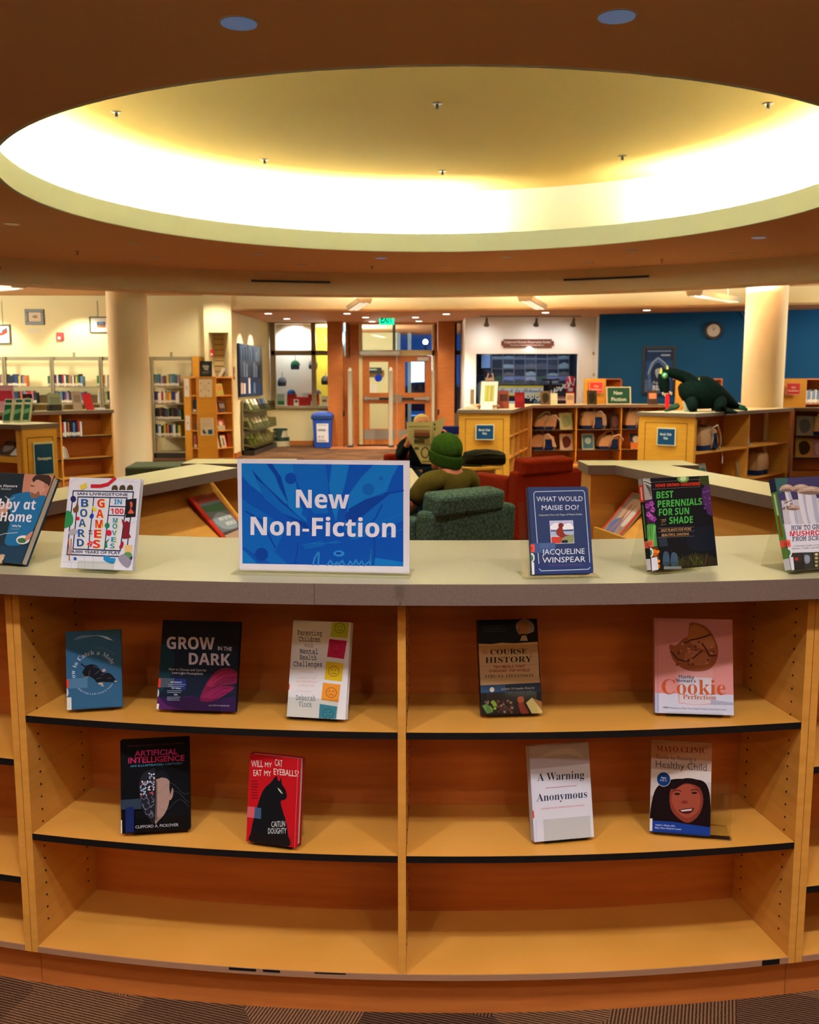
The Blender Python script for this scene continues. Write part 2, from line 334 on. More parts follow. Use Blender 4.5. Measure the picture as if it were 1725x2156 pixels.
m = MB(); m.box((-3.9, 18.38, 0), (-3.345, 18.4, .1), DOORW).box((-3.345, 18.4, 0), (-3.33, 18.97, .1), DOORW).box((-3.2, 22.18, 0), (-1.9, 22.2, .1), DOORW); struct(m.obj('baseboard_left'))
# bulkhead and the low ceiling over the entrance
BL = [(-3.4, 18.45), (.3, 18.6), (3.45, 18.0), (6, 17.2), (9.5, 16), (12, 15.2)]
m = MB()
for a, b in zip(BL, BL[1:]): m.prism([a, b, (b[0], b[1] + .1), (a[0], a[1] + .1)], 2.78, CEIL, CREAM)
struct(m.obj('wall_bulkhead'))
struct(MB().prism(BL + [(12, 28), (-3.4, 28)], 2.78, 2.82, CEILM).obj('ceiling_entrance'))
# blue wall, display wall and its returns
bw = [(3.78, 19.35), (6.45, 18.4), (7.64, 17.9), (12, 16.2)]; m = MB()
for a, b in zip(bw, bw[1:]): m.prism([a, b, (b[0], b[1] + .1), (a[0], a[1] + .1)], 0, 2.78, BLUEW)
struct(m.obj('wall_blue'))
dz0, dz1 = .84, at(1100, 745, 20.3).z; dx0, dx1 = at(1003, 745, 20.3).x, at(1218, 745, 20.3).x
m = MB(); m.box((1.16, 20.3, 0), (dx0, 20.42, 2.78), WHITE).box((dx1, 20.3, 0), (3.92, 20.42, 2.78), WHITE).box((dx0, 20.3, dz1), (dx1, 20.42, 2.78), WHITE).box((dx0, 20.3, 0), (dx1, 20.42, dz0), WHITE)
m.prism([(3.80, 19.35), (3.86, 19.35), (3.96, 20.42), (3.90, 20.42)], 0, 2.78, WHITE)
struct(m.obj('wall_display'))
struct(MB().box((1.16, 20.42, 0), (1.22, 22.2, 2.78), WHITE).obj('wall_display_return'))
# ------------------------------------------------------------------ entrance
Y = 22.2
def bx(m, px0, py0, px1, py1, y0, y1, mt):   # upright slab given by its outline in the photo on the plane y0, reaching back to y1
    a = at(px0, py1, y0); b = at(px1, py0, y0); return m.box((a.x, y0, a.z), (b.x, y1, b.z), mt)
zs = at(620, 855, Y).z
struct(MB().box((-3.2, Y, 0), (-1.6, Y + .12, zs), CREAM).obj('wall_under_window'))
w1 = thing('window_1', 'shop window left of the entrance doors with caps hanging behind it', None, (-2.6, Y, zs), kind='structure')
m = MB(); bx(m, 571, 676, 578, 860, Y - .05, Y + .07, FRAMEM); bx(m, 657, 676, 664, 858, Y - .05, Y + .07, FRAMEM); bx(m, 571, 675, 700, 681, Y - .05, Y + .07, FRAMEM); bx(m, 571, 738, 700, 748, Y - .05, Y + .07, FRAMEM); bx(m, 571, 855, 700, 860, Y - .09, Y + .07, FRAMEM)
m.obj('window_frame', w1)
m = MB(); bx(m, 578, 681, 690, 855, Y + .01, Y + .02, GLASS); m.obj('pane', w1)
# the shop behind it
SY = Y + .7
m = MB(); a = at(560, 855, SY); b = at(660, 676, SY); m.box((-3.9, SY, 0), (b.x, SY + .05, 2.78), WHITE); struct(m.obj('wall_shop_back'))
struct(MB().box((-3.9, 24.4, 0), (-1.5, 24.5, 2.78), mat('olive_paint', 'b9ad4a', .85, .1)).obj('wall_shop_olive'))
struct(MB().box((-1.62, 22.32, 0), (-1.56, 24.5, 2.78), mat('olive_paint', 'b9ad4a')).obj('wall_shop_side'))
light('SPOT', 'shop_lamp', (-2.75, Y + .3, 2.74), 38, (1, .97, .95), .04, aim=(-2.65, SY + .1, 1.9), spot=125, blend=.6)
light('POINT', 'shop_room_lamp', (-1.9, 23.6, 2.5), 45, (1, .98, .8), .1)
struct(MB().box((-3.2, Y + .12, zs - .04), (-1.6, Y + .66, zs), WHITE).obj('window_ledge'))
CAPS = [('1f5a3a', '1a2a3a', 622, 768, .34, 'green and navy cap hanging upper left of the shop window'), ('7a7d88', '1d2028', 659.5, 767, .34, 'grey cap with dark brim hanging high beside the window mullion'), ('6d6f7e', '1b2530', 594.5, 803, .34, 'grey cap hanging lowest at the left of the shop window'), ('8a93a6', '122a3c', 686, 800, .34, 'cap half hidden behind the wooden post beside the shop window')]
for c1, c2, px, py, sc, lb in CAPS:
    p = at(px, py, Y + .4); t = thing('cap', lb, 'cap', p, 'caps hung in the shop window')
    m = MB(Matrix.Translation(p)); m.lathe([(.03, .10), (.075, .075), (.105, .02), (.11, -.02)], (0, 0, 0), mat('cloth_' + c1, c1, .9), 20); m.obj('crown', t, smooth=True)
    m = MB(Matrix.Translation(p)); m.loft([[(.1 * math.cos(PI * j / 10) * s, -.06 - .07 * math.sin(PI * j / 10) * q, -.02 - d) for j in range(11)] for s, q, d in ((1, .5, 0), (1, .9, .06), (.85, .95, .09))], mat('cloth_' + c2, c2, .9), cap=True); m.obj('brim', t)
    m = MB(Matrix.Translation(p)); m.tube([(0, 0, .09), (0, .01, .16), (0, 0, .22)], .006, mat('cloth_' + c1, c1)); m.obj('hanging_loop', t); MB().cyl(p + Vector((0, 0, .22)), (p.x, p.y, 2.78), .0015, ACR, 6).obj('thread', t)
red = mat('red_cloth', 'a3141c', .9)
o = MB().box((-2.87 + .02, Y + .25, zs), (-2.12, Y + .55, zs + .20), red).box((-2.87 + .02, Y + .25, zs + .2), (-2.65, Y + .55, zs + .27), red).box((-2.36, Y + .25, zs + .2), (-2.12, Y + .55, zs + .27), red).obj('draped_display_block', bevel=.02); tag(o, 'red cloth covered display block on the shop window ledge', 'display block')
def small_box(nm, x0, x1, z0, z1, y, hx, lb, cat, d=.08, art=None, grp=None):
    t = thing(nm, lb, cat, ((x0 + x1) / 2, y, z0), grp); MB().box((x0, y, z0), (x1, y + d, z1), mat('card_' + hx, hx, .7)).obj('body', t, bevel=.006)
    if art:
        w, h = x1 - x0, z1 - z0; A = Art(Matrix.Translation(((x0 + x1) / 2, y, z0)), w, h, [(0, 0), (100, 0), (100, 100), (0, 100)], -.001, .0006)
        for q in art: A.rect(*q)
        A.obj('printed_front', t)
    return t
p0, p1 = at(582, 853, Y + .14), at(601, 828, Y + .14); small_box('framed_card', p0.x, p1.x, zs, p1.z, Y + .14, 'd8d6cc', 'pale card with a green landscape in the shop window, far left', 'card', .02, [(12, 8, 88, 60, '9fb4b0'), (12, 60, 88, 92, '2f6b52')])
p = at(613, 832, Y + .3); t = thing('folded_cap', 'bright blue cap lying on the red display block', 'cap', (p.x, Y + .38, zs + .272)); MB().lathe([(.10, 0), (.10, .03), (.075, .075), (.03, .095)], (p.x, Y + .38, zs + .272), mat('cloth_blue', '1c5a9a', .9), 18).obj('crown', t, smooth=True); MB().box((p.x - .07, Y + .25, zs + .272), (p.x + .07, Y + .33, zs + .282), mat('cloth_blue', '1c5a9a')).obj('brim', t, bevel=.004)
p = at(667, 832, Y + .3); t = thing('folded_cap', 'purple and white checked cap lying on the red display block', 'cap', (p.x, Y + .38, zs + .272)); MB().lathe([(.10, 0), (.10, .03), (.075, .075), (.03, .095)], (p.x, Y + .38, zs + .272), mat('cloth_purple', '6a5a86', .9), 18).obj('crown', t, smooth=True); MB().box((p.x - .07, Y + .25, zs + .272), (p.x + .07, Y + .33, zs + .282), mat('cloth_purple', '6a5a86')).obj('brim', t, bevel=.004)
small_box('boxed_gift', -2.68, -2.57, zs, zs + .15, Y + .14, 'd9c7b4', 'small pale box with a blue square before the red display block', 'box', .06, [(25, 15, 85, 45, '2d3f56')])
small_box('boxed_gift', -2.62 + .13, -2.33, zs + .202, zs + .30, Y + .28, 'c9dbe0', 'pale blue box on the red display block', 'box', .1)
small_box('boxed_gift', -2.28, -2.14, zs, zs + .11, Y + .14, 'd8b9b0', 'pinkish rounded box in front of the red display block', 'box', .06)
small_box('boxed_gift', -2.06, -1.92, zs, zs + .22, Y + .3, 'd6d0c6', 'white box with a brown band in the shop window by the post', 'box', .1, [(20, 35, 90, 60, '8a5a3a')])
# timber posts and panels
DY = 21.7
struct(MB().box((at(690, 800, DY).x, DY, 0), (at(722, 800, DY).x, Y + .12, 2.78), DOORW).obj('trim_1'))
struct(MB().box((at(735, 800, Y).x, Y, 0), (at(757, 800, Y).x, Y + .12, 2.78), DOORW).obj('trim_2'))
struct(MB().box((at(914, 800, Y).x, Y, 0), (at(924, 800, Y).x, Y + .12, 2.78), DOORW).obj('trim_3'))
struct(MB().box((at(922, 800, DY).x, DY, 0), (at(957, 800, DY).x, Y + .12, 2.78), DOORW).obj('trim_4'))
m = MB(); bx(m, 721, 750, 735, 940, Y, Y + .12, DOORW); bx(m, 728, 668, 736, 752, Y, Y + .12, DOORW); struct(m.obj('trim_5'))
m = MB(); bx(m, 719, 683, 729, 751, Y + .05, Y + .06, clear('frosted_glass', 'b9d3dc', .3)); struct(m.obj('window_2'))
for px, py, lb in ((724, 871, 'small black switch plate on the wooden post left of the entrance doors'), (923.5, 868, 'small black switch plate on the wooden post right of the entrance doors')):
    p = at(px, py, DY - .005 if px < 800 else DY - .005); t = thing('switch_plate', lb, 'switch', p); MB().box((p.x - .02, p.y, p.z - .06), (p.x + .02, p.y + .006, p.z + .06), BLACK).obj('plate', t); MB().box((p.x - .008, p.y - .006, p.z - .02), (p.x + .008, p.y, p.z + .02), DARK).obj('rocker', t)
# door frame, transom, doors
FR = mat('door_frame_cream', 'cfc38e', .5, .3)
m = MB(); bx(m, 757, 680, 762.5, 940, Y - .04, Y + .1, FR); bx(m, 909.5, 680, 915, 940, Y - .04, Y + .1, FR); bx(m, 757, 737, 915, 748.5, Y - .04, Y + .1, FR); bx(m, 735, 672, 922, 683, Y - .02, Y + .1, CEILM)
for px in (729, 828): pass
struct(m.obj('trim_6'))
m = MB(); bx(m, 762, 683, 910, 737.5, Y + .03, Y + .04, GLASS); bx(m, 827, 683, 833, 737.5, Y + .0, Y + .06, mat('steel_blue', '6f8ba0', .4, .4)); struct(m.obj('window_3'))
def door(n, px0, px1, gx0, gx1):
    d = thing('door_%d' % n, ['left leaf of the wooden entrance doors', 'right leaf of the wooden entrance doors'][n - 1], None, at((px0 + px1) / 2, 936, Y), kind='structure'); m = MB()
    for a in ((px0, 749, gx0, 937), (gx1, 749, px1, 937), (gx0, 749, gx1, 762), (gx0, 827, gx1, 850), (gx0, 903, gx1, 937)): bx(m, *a, Y, Y + .05, DOORW)
    m.obj('leaf', d)
    m = MB(); bx(m, gx0, 762, gx1, 827, Y + .02, Y + .03, GLASS); m.obj('upper_pane', d)
    m = MB(); bx(m, gx0, 850, gx1, 903, Y + .02, Y + .03, GLASS); m.obj('lower_pane', d)
    m = MB(); bx(m, px0 + 3, 905, px1 - 3, 921 + 4, Y - .008, Y, STEEL); m.obj('kick_plate', d)
    m = MB(); bx(m, px0 + 4, 837, px1 - 5, 842, Y - .07, Y - .03, STEEL); bx(m, px0 + 5, 835, px0 + 10, 845, Y - .03, Y, STEEL); bx(m, px1 - 12, 835, px1 - 7, 845, Y - .03, Y, STEEL); hb = m.obj('push_bar', d)
    c = (px0 + px1) / 2; m = MB(); bx(m, (c - 1 if n == 1 else px0 + 10), 837.4, (px1 - 10 if n == 1 else c - 1), 841.6, Y - .078, Y - .07, BLACK); m.obj('touch_pad', hb)
    hx = px1 - 6 if n == 1 else px0 + 3; m = MB(); bx(m, hx, 830, hx + 5, 848, Y - .05, Y, STEEL); m.obj('latch', d)
door(1, 763, 835.5, 778, 818); door(2, 836.5, 909.5, 853, 895)
m = MB(); bx(m, 757, 738, 843, 748, Y - .16, Y - .045, STEEL); tag(m.obj('door_operator', bevel=.012), 'long grey door operator housing above the left entrance door', 'door operator')
m = MB(); bx(m, 879, 752, 903, 760, Y - .06, Y - .002, mat('closer_grey', 'b5b0a4', .4, .4)); tag(m.obj('door_closer', bevel=.008), 'small grey door closer at the top of the right entrance door', 'door closer')
MATM = mat('entrance_mat', '2a1c14', .95, .05)
for px0, px1, lb in ((757, 822, 'dark brown mat before the left entrance door'), (836, 905, 'dark brown mat before the right entrance door')):
    a = on(px0, 932, .004); b = on(px1, 932, .004); tag(MB().box((a.x, 21.75, .004), (b.x, 22.14, .014), MATM).obj('door_mat'), lb, 'mat')
# security gates
GATE = mat('gate_grey', '9a917c', .5, .3)
for px, pw, top, bot, lb in ((737, 8, 774, 938, 'grey security gate pedestal left of the entrance doors'), (823, 8, 773, 938, 'grey security gate pedestal standing before the middle of the entrance doors'), (912.5, 5, 774, 905, 'slim grey security gate pedestal at the right edge of the doors')):
    yy = 21.5; c = at(px, top, yy); w = .045 if pw == 8 else .03; t = thing('security_gate', lb, 'security gate', (c.x, yy, 0), 'security gates at the entrance')
    m = MB(); n = 10; pts = [(c.x - w, .05), (c.x + w, .05)] + [(c.x + w * math.cos(PI * j / n), c.z - w + w * math.sin(PI * j / n)) for j in range(n + 1)]
    m.hexa([(c.x - w, yy - .12, .04), (c.x + w, yy - .12, .04), (c.x + w, yy + .3, .04), (c.x - w, yy + .3, .04)], [(c.x - w, yy - .12, c.z - .08), (c.x + w, yy - .12, c.z - .08), (c.x + w, yy + .3, c.z - .08), (c.x - w, yy + .3, c.z - .08)], GATE)
    m.hexa([(c.x - w, yy - .12, c.z - .08), (c.x + w, yy - .12, c.z - .08), (c.x + w, yy + .3, c.z - .08), (c.x - w, yy + .3, c.z - .08)], [(c.x - w * .5, yy - .05, c.z), (c.x + w * .5, yy - .05, c.z), (c.x + w * .5, yy + .22, c.z), (c.x - w * .5, yy + .22, c.z)], GATE); m.obj('panel', t, bevel=.012)
    MB().box((c.x - w * 1.3, yy - .14, .004), (c.x + w * 1.3, yy + .32, .045), DARK).obj('foot', t)
# exit sign hanging under the low ceiling
p = at(814.5, 684, 20.6); a = at(799, 684, 20.6); b = at(830, 659, 20.6); t = thing('exit_sign', 'green lit EXIT sign hanging above the entrance doors', 'exit sign', (p.x, 20.6, 2.78))
MB().box((a.x, 20.6, a.z), (b.x, 20.64, b.z), mat('exit_green', '0a6b4a', .4, .3, emis='14c98c', estr=1.1)).obj('lit_panel', t); MB().box(((a.x + b.x) / 2 - .03, 20.61, b.z), ((a.x + b.x) / 2 + .03, 20.63, 2.78), WHITE).obj('ceiling_mount', t)
A = Art(Matrix.Translation((p.x, 20.6, a.z)), b.x - a.x, b.z - a.z, [(0, 0), (100, 0), (100, 80), (0, 80)], -.001, .001); gl = mat('print_exitglow', '0b5a40', .5, .2, emis='0b7a55', estr=.0); MATS['print_0b5a40'] = gl
A.txt('EXIT', 10, 66, 90, 66, 52, '0b5a40', 'b'); A.obj('exit_lettering', t)
# narrow dark framed window between the right post and the display wall
m = MB(); DF = mat('dark_window_frame', '3a3128', .5, .3)
m2 = MB()
for q in ((957, 672, 962.5, 870), (973, 672, 979, 870), (957, 672, 979, 680), (957, 738, 979, 747)): bx(m2, *q, Y - .03, Y + .08, DF)
w4 = thing('window_4', 'narrow dark framed window between wooden post and white display wall', None, (at(968, 860, Y).x, Y, .8), kind='structure'); m2.obj('window_frame', w4); bx(m, 962.5, 680, 973, 870, Y + .02, Y + .03, GLASS); m.obj('pane', w4)
struct(MB().box((at(957, 862, Y).x, Y, 0), (1.2, Y + .1, at(968, 866, Y).z), CREAM).obj('wall_under_slim_window'))
# vestibule and the street behind
struct(MB().box((-1.5, 26.9, 0), (-.35, 27, 2.78), mat('vestibule_cream', 'd5d0a0', .85, .1)).obj('wall_vestibule'))
struct(MB().box((-1.56, 22.3, 0), (-1.5, 27, 2.78), mat('vestibule_cream', 'd5d0a0')).obj('wall_vestibule_side'))
struct(MB().box((-.35, 26.9, 0), (-.25, 27, 2.78), mat('steel_blue', '6f8ba0')).obj('trim_7'))
struct(MB().box((-.05, 26.9, 0), (.05, 27, 2.78), mat('steel_blue', '6f8ba0')).obj('trim_8'))
struct(MB().box((2.4, 22.3, 0), (2.5, 27, 2.78), mat('steel_blue', '6f8ba0')).obj('wall_vestibule_right'))
light('POINT', 'vestibule_lamp', (-1.33, 24.0, 2.5), 140, (1, 1, .9), .1)
p0, p1 = at(778, 810, 26.7), at(804, 774, 26.7); t = small_box('notice_board', p0.x - .3, p1.x, p0.z + .3, p1.z, 26.6, '14221f', 'dark notice board with white letters seen through the left door pane', 'notice board', .04)
A = Art(Matrix.Translation(((p0.x - .3 + p1.x) / 2, 26.59, p0.z + .3)), p1.x - p0.x + .3, p1.z - p0.z - .3, [(0, 0), (100, 0), (100, 60), (0, 60)], -.002, .001); A.txt('TION', 45, 26, 78, 26, 13, 'e8efe6', 'b'); A.obj('white_lettering', t)
p = at(797, 796, Y + .018); tag(MB().cyl((p.x, Y + .012, p.z), (p.x, Y + .018, p.z), .085, flat('1636b8'), 24).obj('door_sticker'), 'round blue sticker on the left door pane', 'sticker')
p = at(786, 818, Y + .018); tag(MB().box((p.x - .08, Y + .012, p.z - .1), (p.x + .08, Y + .016, p.z + .09), flat('dfe0cf')).obj('door_notice'), 'white paper notice low on the left door pane', 'notice')
BLD = mat('street_facade', '35597e', .8, .2)
struct(MB().box((-8, 44, -.1), (14, 45, 9), BLD).obj('street_facade'))
for i, (x0, x1, z0, z1, hx, s) in enumerate(((.0, .42, .7, 1.5, 'a8d0ff', 2.4), (.5, .98, .6, 1.6, 'cfe6ff', 3.0), (3.2, 3.8, .6, 2.2, '8fb8e8', 1.2))):
    tag(MB().box((x0 * 1.6, 43.9, z0 * 1.3), (x1 * 1.6, 43.98, z1 * 1.3 + .6), mat('lit_window_%d' % i, '223344', .4, .3, emis=hx, estr=s)).obj('lit_shop_window'), ['bright lit shop window across the street, left one through the right door', 'bright lit shop window across the street, wider one through the right door', 'pale lit window across the street behind the slim dark window'][i], 'lit window', 'lit windows across the street')
for x, z, r, lb in ((at(896, 720, 40).x, at(896, 720, 40).z, .10, 'round white street lamp seen through the glass above the right door'),):
    t = thing('street_lamp', lb, 'street lamp', (x, 40, 0)); MB().cyl((x, 40, 0), (x, 40, z), .05, DARK, 10).obj('pole', t); MB().ell((x, 40, z), (r, r, r), mat('lamp_globe', 'ffffff', .3, emis='e8f4ff', estr=12)).obj('globe', t, smooth='all')
p = at(724, 690, 22.3); t = thing('wall_lamp', 'bluish white globe lamp behind the slit beside the left wooden post', 'lamp', p); MB().ell((p.x, 22.32, p.z), (.07, .05, .09), mat('lamp_globe_blue', 'ffffff', .3, emis='bfeaff', estr=5)).obj('globe', t, smooth='all'); MB().box((p.x - .03, 22.36, p.z - .05), (p.x + .03, 22.42, p.z + .05), STEEL).obj('bracket', t)
t = thing('parked_car', 'dark car parked across the street behind the door panes', 'car', (1.1, 38, 0)); m = MB(); m.loft([[(x, 37.2, z), (x, 38.8, z), (x, 38.8, zz), (x, 37.2, zz)] for x, z, zz in ((-1, .35, .8), (-.6, .3, .95), (.1, .3, 1.4), (1.6, .3, 1.45), (2.4, .3, 1.0), (3.1, .35, .9))], mat('car_paint', '1a2233', .25, .6)); m.obj('body', t, bevel=.06)
for x in (-.3, 2.3): MB().cyl((x, 37.15, .33), (x, 37.35, .33), .33, BLACK, 20).obj('wheel', t)
# ------------------------------------------------------------------ the ring of low bookcases round the seating area
RC = (.113, 6.773); RF = 4.70; RB = 4.43; RT = 4.765
def pol(r, a): return (RC[0] + r * math.sin(R(a)), RC[1] - r * math.cos(R(a)))
EDGE = mat('bottom_edge_strip', '9a7458', .6, .25)
def ring_unit(label, a0, a1, divs, levels, M0):
    t = thing('bookcase', label, 'bookcase', (*pol(RF, (a0 + a1) / 2), 0), 'curved bookcases of the ring'); th = .22
    def panel(nm, a, w=th):
        b = MB().ring(RC, RB - .02, RF, R(a), R(a + w), .106 if nm == 'side_panel' else .123, 1.008, OAK, 2)
        for side in (a - .012, a + w + .012):
            for rr in (RF - .045, RB + .04):
                for k in range(26):
                    z = .17 + .032 * k; p = pol(rr, side); d = Vector((math.cos(R(side)), math.sin(R(side)), 0)); q = Vector((p[0], p[1], z)); b.cyl(q - d * .0006, q + d * .0006, .0026, BLACK, 6)
        o = b.obj(nm, t); MB().ring(RC, RB, RF - .002, R(a), R(a + w), 1.008, 1.02, BLACK, 2).obj('top_spacer', o); return o
    panel('side_panel', a0); panel('side_panel', a1 - th)
    es = [a0 + th] + [e for d in divs for e in (d - th / 2, d + th / 2)] + [a1 - th]
    for d in divs: panel('divider', d - th / 2)
    MB().ring(RC, RB - .02, RB, R(a0 + th), R(a1 - th), .1, 1.02, OAKR, 24).obj('back_panel', t)
    for k in range(0, len(es), 2):
        for z in levels:
            o = MB().ring(RC, RB + .001, RF - .0005, R(es[k]) + .0002, R(es[k + 1]) - .0002, z - .0165, z, OAK, 20).obj('shelf', t)
            MB().ring(RC, RF - .0005, RF + .0005, R(es[k]) + .0002, R(es[k + 1]) - .0002, z - .0165, z - .0005, BLACK, 20).obj('edge_band', o)
    o = MB().ring(RC, RB, RF, R(a0 + th), R(a1 - th), .106, .123, OAK, 32).obj('bottom_shelf', t)
    b = MB().ring(RC, RF, RF + .0025, R(a0 + th), R(a1 - th), .108, .1225, EDGE, 32)
    for (x0, x1, z) in ((-6.6, -5.8, .116), (-5.6, -5.1, .1165), (-4.1, -3.2, .119), (8.95, 9.5, .109)): b.ring(RC, RF + .0024, RF + .0028, R(x0), R(x1), z, .1226, BLACK, 4)
    if M0: b.obj('edge_strip', o)
    else: MB().ring(RC, RF, RF + .0025, R(a0 + th), R(a1 - th), .108, .1225, EDGE, 32).obj('edge_strip', o)
    MB().ring(RC, RF - .055, RF - .035, R(a0), R(a1), 0, .106, OAKR, 32).obj('kick_board', t)
    return t
A0, A1 = -12.58 - .22, 9.78 + .22
ring_unit('curved double bay maple bookcase showing face out books under the grey counter', A0, A1, [-1.59], (.416, .712), 1)
ring_unit('maple bookcase left of the double bay, only a slice of its bay in view', A0 - 10.4, A0 - .02, [], (.30, .60), 0)
ring_unit('maple bookcase right of the double bay, only a slice of its bay in view', A1 + .02, A1 + 10.4, [], (.30, .60), 0)
t = thing('countertop', 'curved grey laminate countertop carrying the sign and the face out books', 'countertop', (*pol(RT, -1.4), 1.02))
b = MB().ring(RC, 4.2, RT, R(-23.4), R(20.6), 1.02, 1.0662, LAM_SHADED, 64); p = on(661, 1250, 1.045); a = math.degrees(math.asin((p.x - RC[0]) / RT)); b.ring(RC, RT - .001, RT + .0004, R(a), R(a + .012), 1.02, 1.067, DARK, 1)
b.obj('slab', t); MB().ring(RC, 4.2, RT, R(-23.4), R(20.6), 1.0662, 1.067, LAM_LIT, 64).obj('lit_laminate_top', t)
# wings with a sloping magazine shelf inside
def wing(label, inn, out, cap, sgn):
    t = thing('magazine_bookcase', label, 'bookcase', (inn[1][0], inn[1][1], 0)); L = lambda a, b, k: (a[0] + (b[0] - a[0]) * k, a[1] + (b[1] - a[1]) * k)
    poly = [out[0], inn[0], inn[1], out[1]] if sgn < 0 else [inn[0], out[0], out[1], inn[1]]
    m = MB().prism(poly, 1.02, 1.0662, LAM_SHADED); m.box((cap[0], cap[1], 1.02), (cap[2], cap[3], 1.0662), LAM_SHADED); c = m.obj('countertop', t)
    m = MB().prism(poly, 1.0662, 1.067, LAM_LIT); m.box((cap[0], cap[1], 1.0662), (cap[2], cap[3], 1.067), LAM_LIT); m.obj('lit_laminate_top', c)
    MB().box((cap[0] + .02, cap[1] + .03, 0), (cap[2] - .02, cap[3] - .02, 1.02), OAK).obj('end_panel', t, bevel=.002)
    o0, o1 = L(out[0], inn[0], .12), L(out[1], inn[1], .12); q = [o0, o1]; d = .02 * sgn
    pp = [(o0[0], o0[1]), (o1[0], o1[1]), (o1[0] + d, o1[1]), (o0[0] + d, o0[1])]
    MB().prism(pp if sgn < 0 else pp[::-1], .1, 1.02, OAKP).obj('back_panel', t)
    f0, f1 = (inn[0][0] - sgn * .09, inn[0][1]), (inn[1][0] - sgn * .09, inn[1][1] - .02)
    b0, b1 = L(out[0], inn[0], .2), L(out[1], inn[1], .2); lo = [(b0[0], b0[1], 1.0), (f0[0], f0[1], .70), (f1[0], f1[1], .70), (b1[0], b1[1], 1.0)]
    MB().hexa(lo, [(x, y, z + .02) for x, y, z in lo], OAK).obj('sloping_shelf', t)
    e0, e1 = (f0[0] - sgn * .018, f0[1]), (f1[0] - sgn * .018, f1[1]); lo = [(*f0, .69), (*e0, .69), (*e1, .69), (*f1, .69)]
    MB().hexa(lo, [(x, y, .752) for x, y, z in lo], OAKP).obj('shelf_lip', t)
    MB().prism([o0, f0, f1, o1] if sgn < 0 else [f0, o0, o1, f1], 0, .69, OAKR).obj('base', t)
wing('magazine bookcase behind the counter running back toward the newspapers stand', [(-1.50, 2.72), (-.853, 4.74)], [(-1.66, 2.95), (-1.10, 4.98)], (-1.19, 4.98, -.62, 5.28), -1)
wing('magazine bookcase behind the counter running back toward the red armchair', [(1.555, 2.72), (1.05, 4.88)], [(1.80, 2.85), (1.33, 4.88)], (.912, 4.88, 1.478, 5.18), 1)
t = thing('clear_hook', 'small clear adhesive hook on the counter edge above the middle divider', 'hook', on(842, 1250, 1.045)); p = on(842, 1240, 1.057); y = p.y - .004
MB().box((p.x - .009, y - .002, 1.038), (p.x + .009, y + .004, 1.064), ACR).obj('plate', t, bevel=.001); MB().tube([(p.x - .006, y - .004, 1.05), (p.x - .007, y - .01, 1.038), (p.x, y - .012, 1.031), (p.x + .007, y - .01, 1.038), (p.x + .006, y - .004, 1.05)], .0014, ACR).obj('hook', t); MB().tube([(p.x, y - .008, 1.033), (p.x + .001, y - .006, 1.026), (p.x, y - .004, 1.022)], .0015, STEEL).obj('pin', t)

# ------------------------------------------------------------------ books
def book(nm, label, M, w, h, t, col, spine=None, group=None, pages='d9d3c4', hard=True, cat='book', rnd=0):
    o = thing(nm, label, cat, M, group); c = mat('cover_' + col, col, .4, .2); sp = mat('cover_' + (spine or col), spine or col, .4, .2); b = MB(M); k = .0022 if hard else .0006
    pw = .004 if hard else 0
    def plate(y0, y1):
        if rnd:
            n = 5; P = [(-w / 2, 0)] + [(w / 2 - rnd + rnd * math.sin(PI / 2 * j / n), rnd - rnd * math.cos(PI / 2 * j / n)) for j in range(n + 1)] + [(w / 2 - rnd + rnd * math.cos(PI / 2 * j / n), h - rnd + rnd * math.sin(PI / 2 * j / n)) for j in range(n + 1)] + [(-w / 2, h)]
            b.loft([[(x, y0, z) for x, z in P], [(x, y1, z) for x, z in P]], c)
        else: b.box((-w / 2, y0, 0), (w / 2, y1, h), c)
    plate(0, k); plate(t - k, t); b.box((-w / 2, 0, 0), (-w / 2 + k, t, h), sp); b.obj('cover', o)
    MB(M).box((-w / 2 + k, k, pw), (w / 2 - pw, t - k, h - pw), mat('pages_' + pages, pages, .85, .1)).obj('pages', o)
    return o
def stand(label, M, w, t, lip=.02, bw=.10, leg=.13, lean=.28):
    o = thing('book_stand', label, 'book stand', M, 'clear acrylic book stands'); m = MB(M); e = .0012; x = bw / 2
    m.box((-x, t + .001, -.004), (x, t + .001 + 2 * e, leg), ACR); m.box((-x, -.004, -.0045), (x, t + .003, -.0018), ACR); m.box((-x, -.0042, -.0045), (x, -.0018, lip), ACR); m.obj('easel', o)
    # rear leg drops from the top of the easel to the board below
    d = leg * math.cos(lean); back = t + .003 + leg * .75; b = M @ Vector((0, t + .004, leg)); f = M @ Vector((0, t + .02, 0)); z0 = (M @ Vector((0, 0, -.0045))).z - .0052
    n = (M.to_3x3() @ Vector((0, 1, 0))); n.z = 0; n.normalize(); u = M.to_3x3() @ Vector((1, 0, 0)); dz = b.z - z0; ft = b + n * dz * .32 - Vector((0, 0, dz - .001)); hw = x * .98
    q = [b - u * hw, b + u * hw, ft + u * hw, ft - u * hw]; MB().hexa([p for p in q], [p + n * .0024 for p in q], ACR).obj('rear_leg', o)
    fr = M @ Vector((0, .002, -.0045)); fr = Vector((fr.x, fr.y, z0 + .0015)); q = [fr - u * hw, fr + u * hw, ft + u * hw, ft - u * hw]
    MB().hexa([Vector((p.x, p.y, z0)) for p in q], [Vector((p.x, p.y, z0 + .0024)) for p in q], ACR).obj('foot', o)
    return o
FB = {}
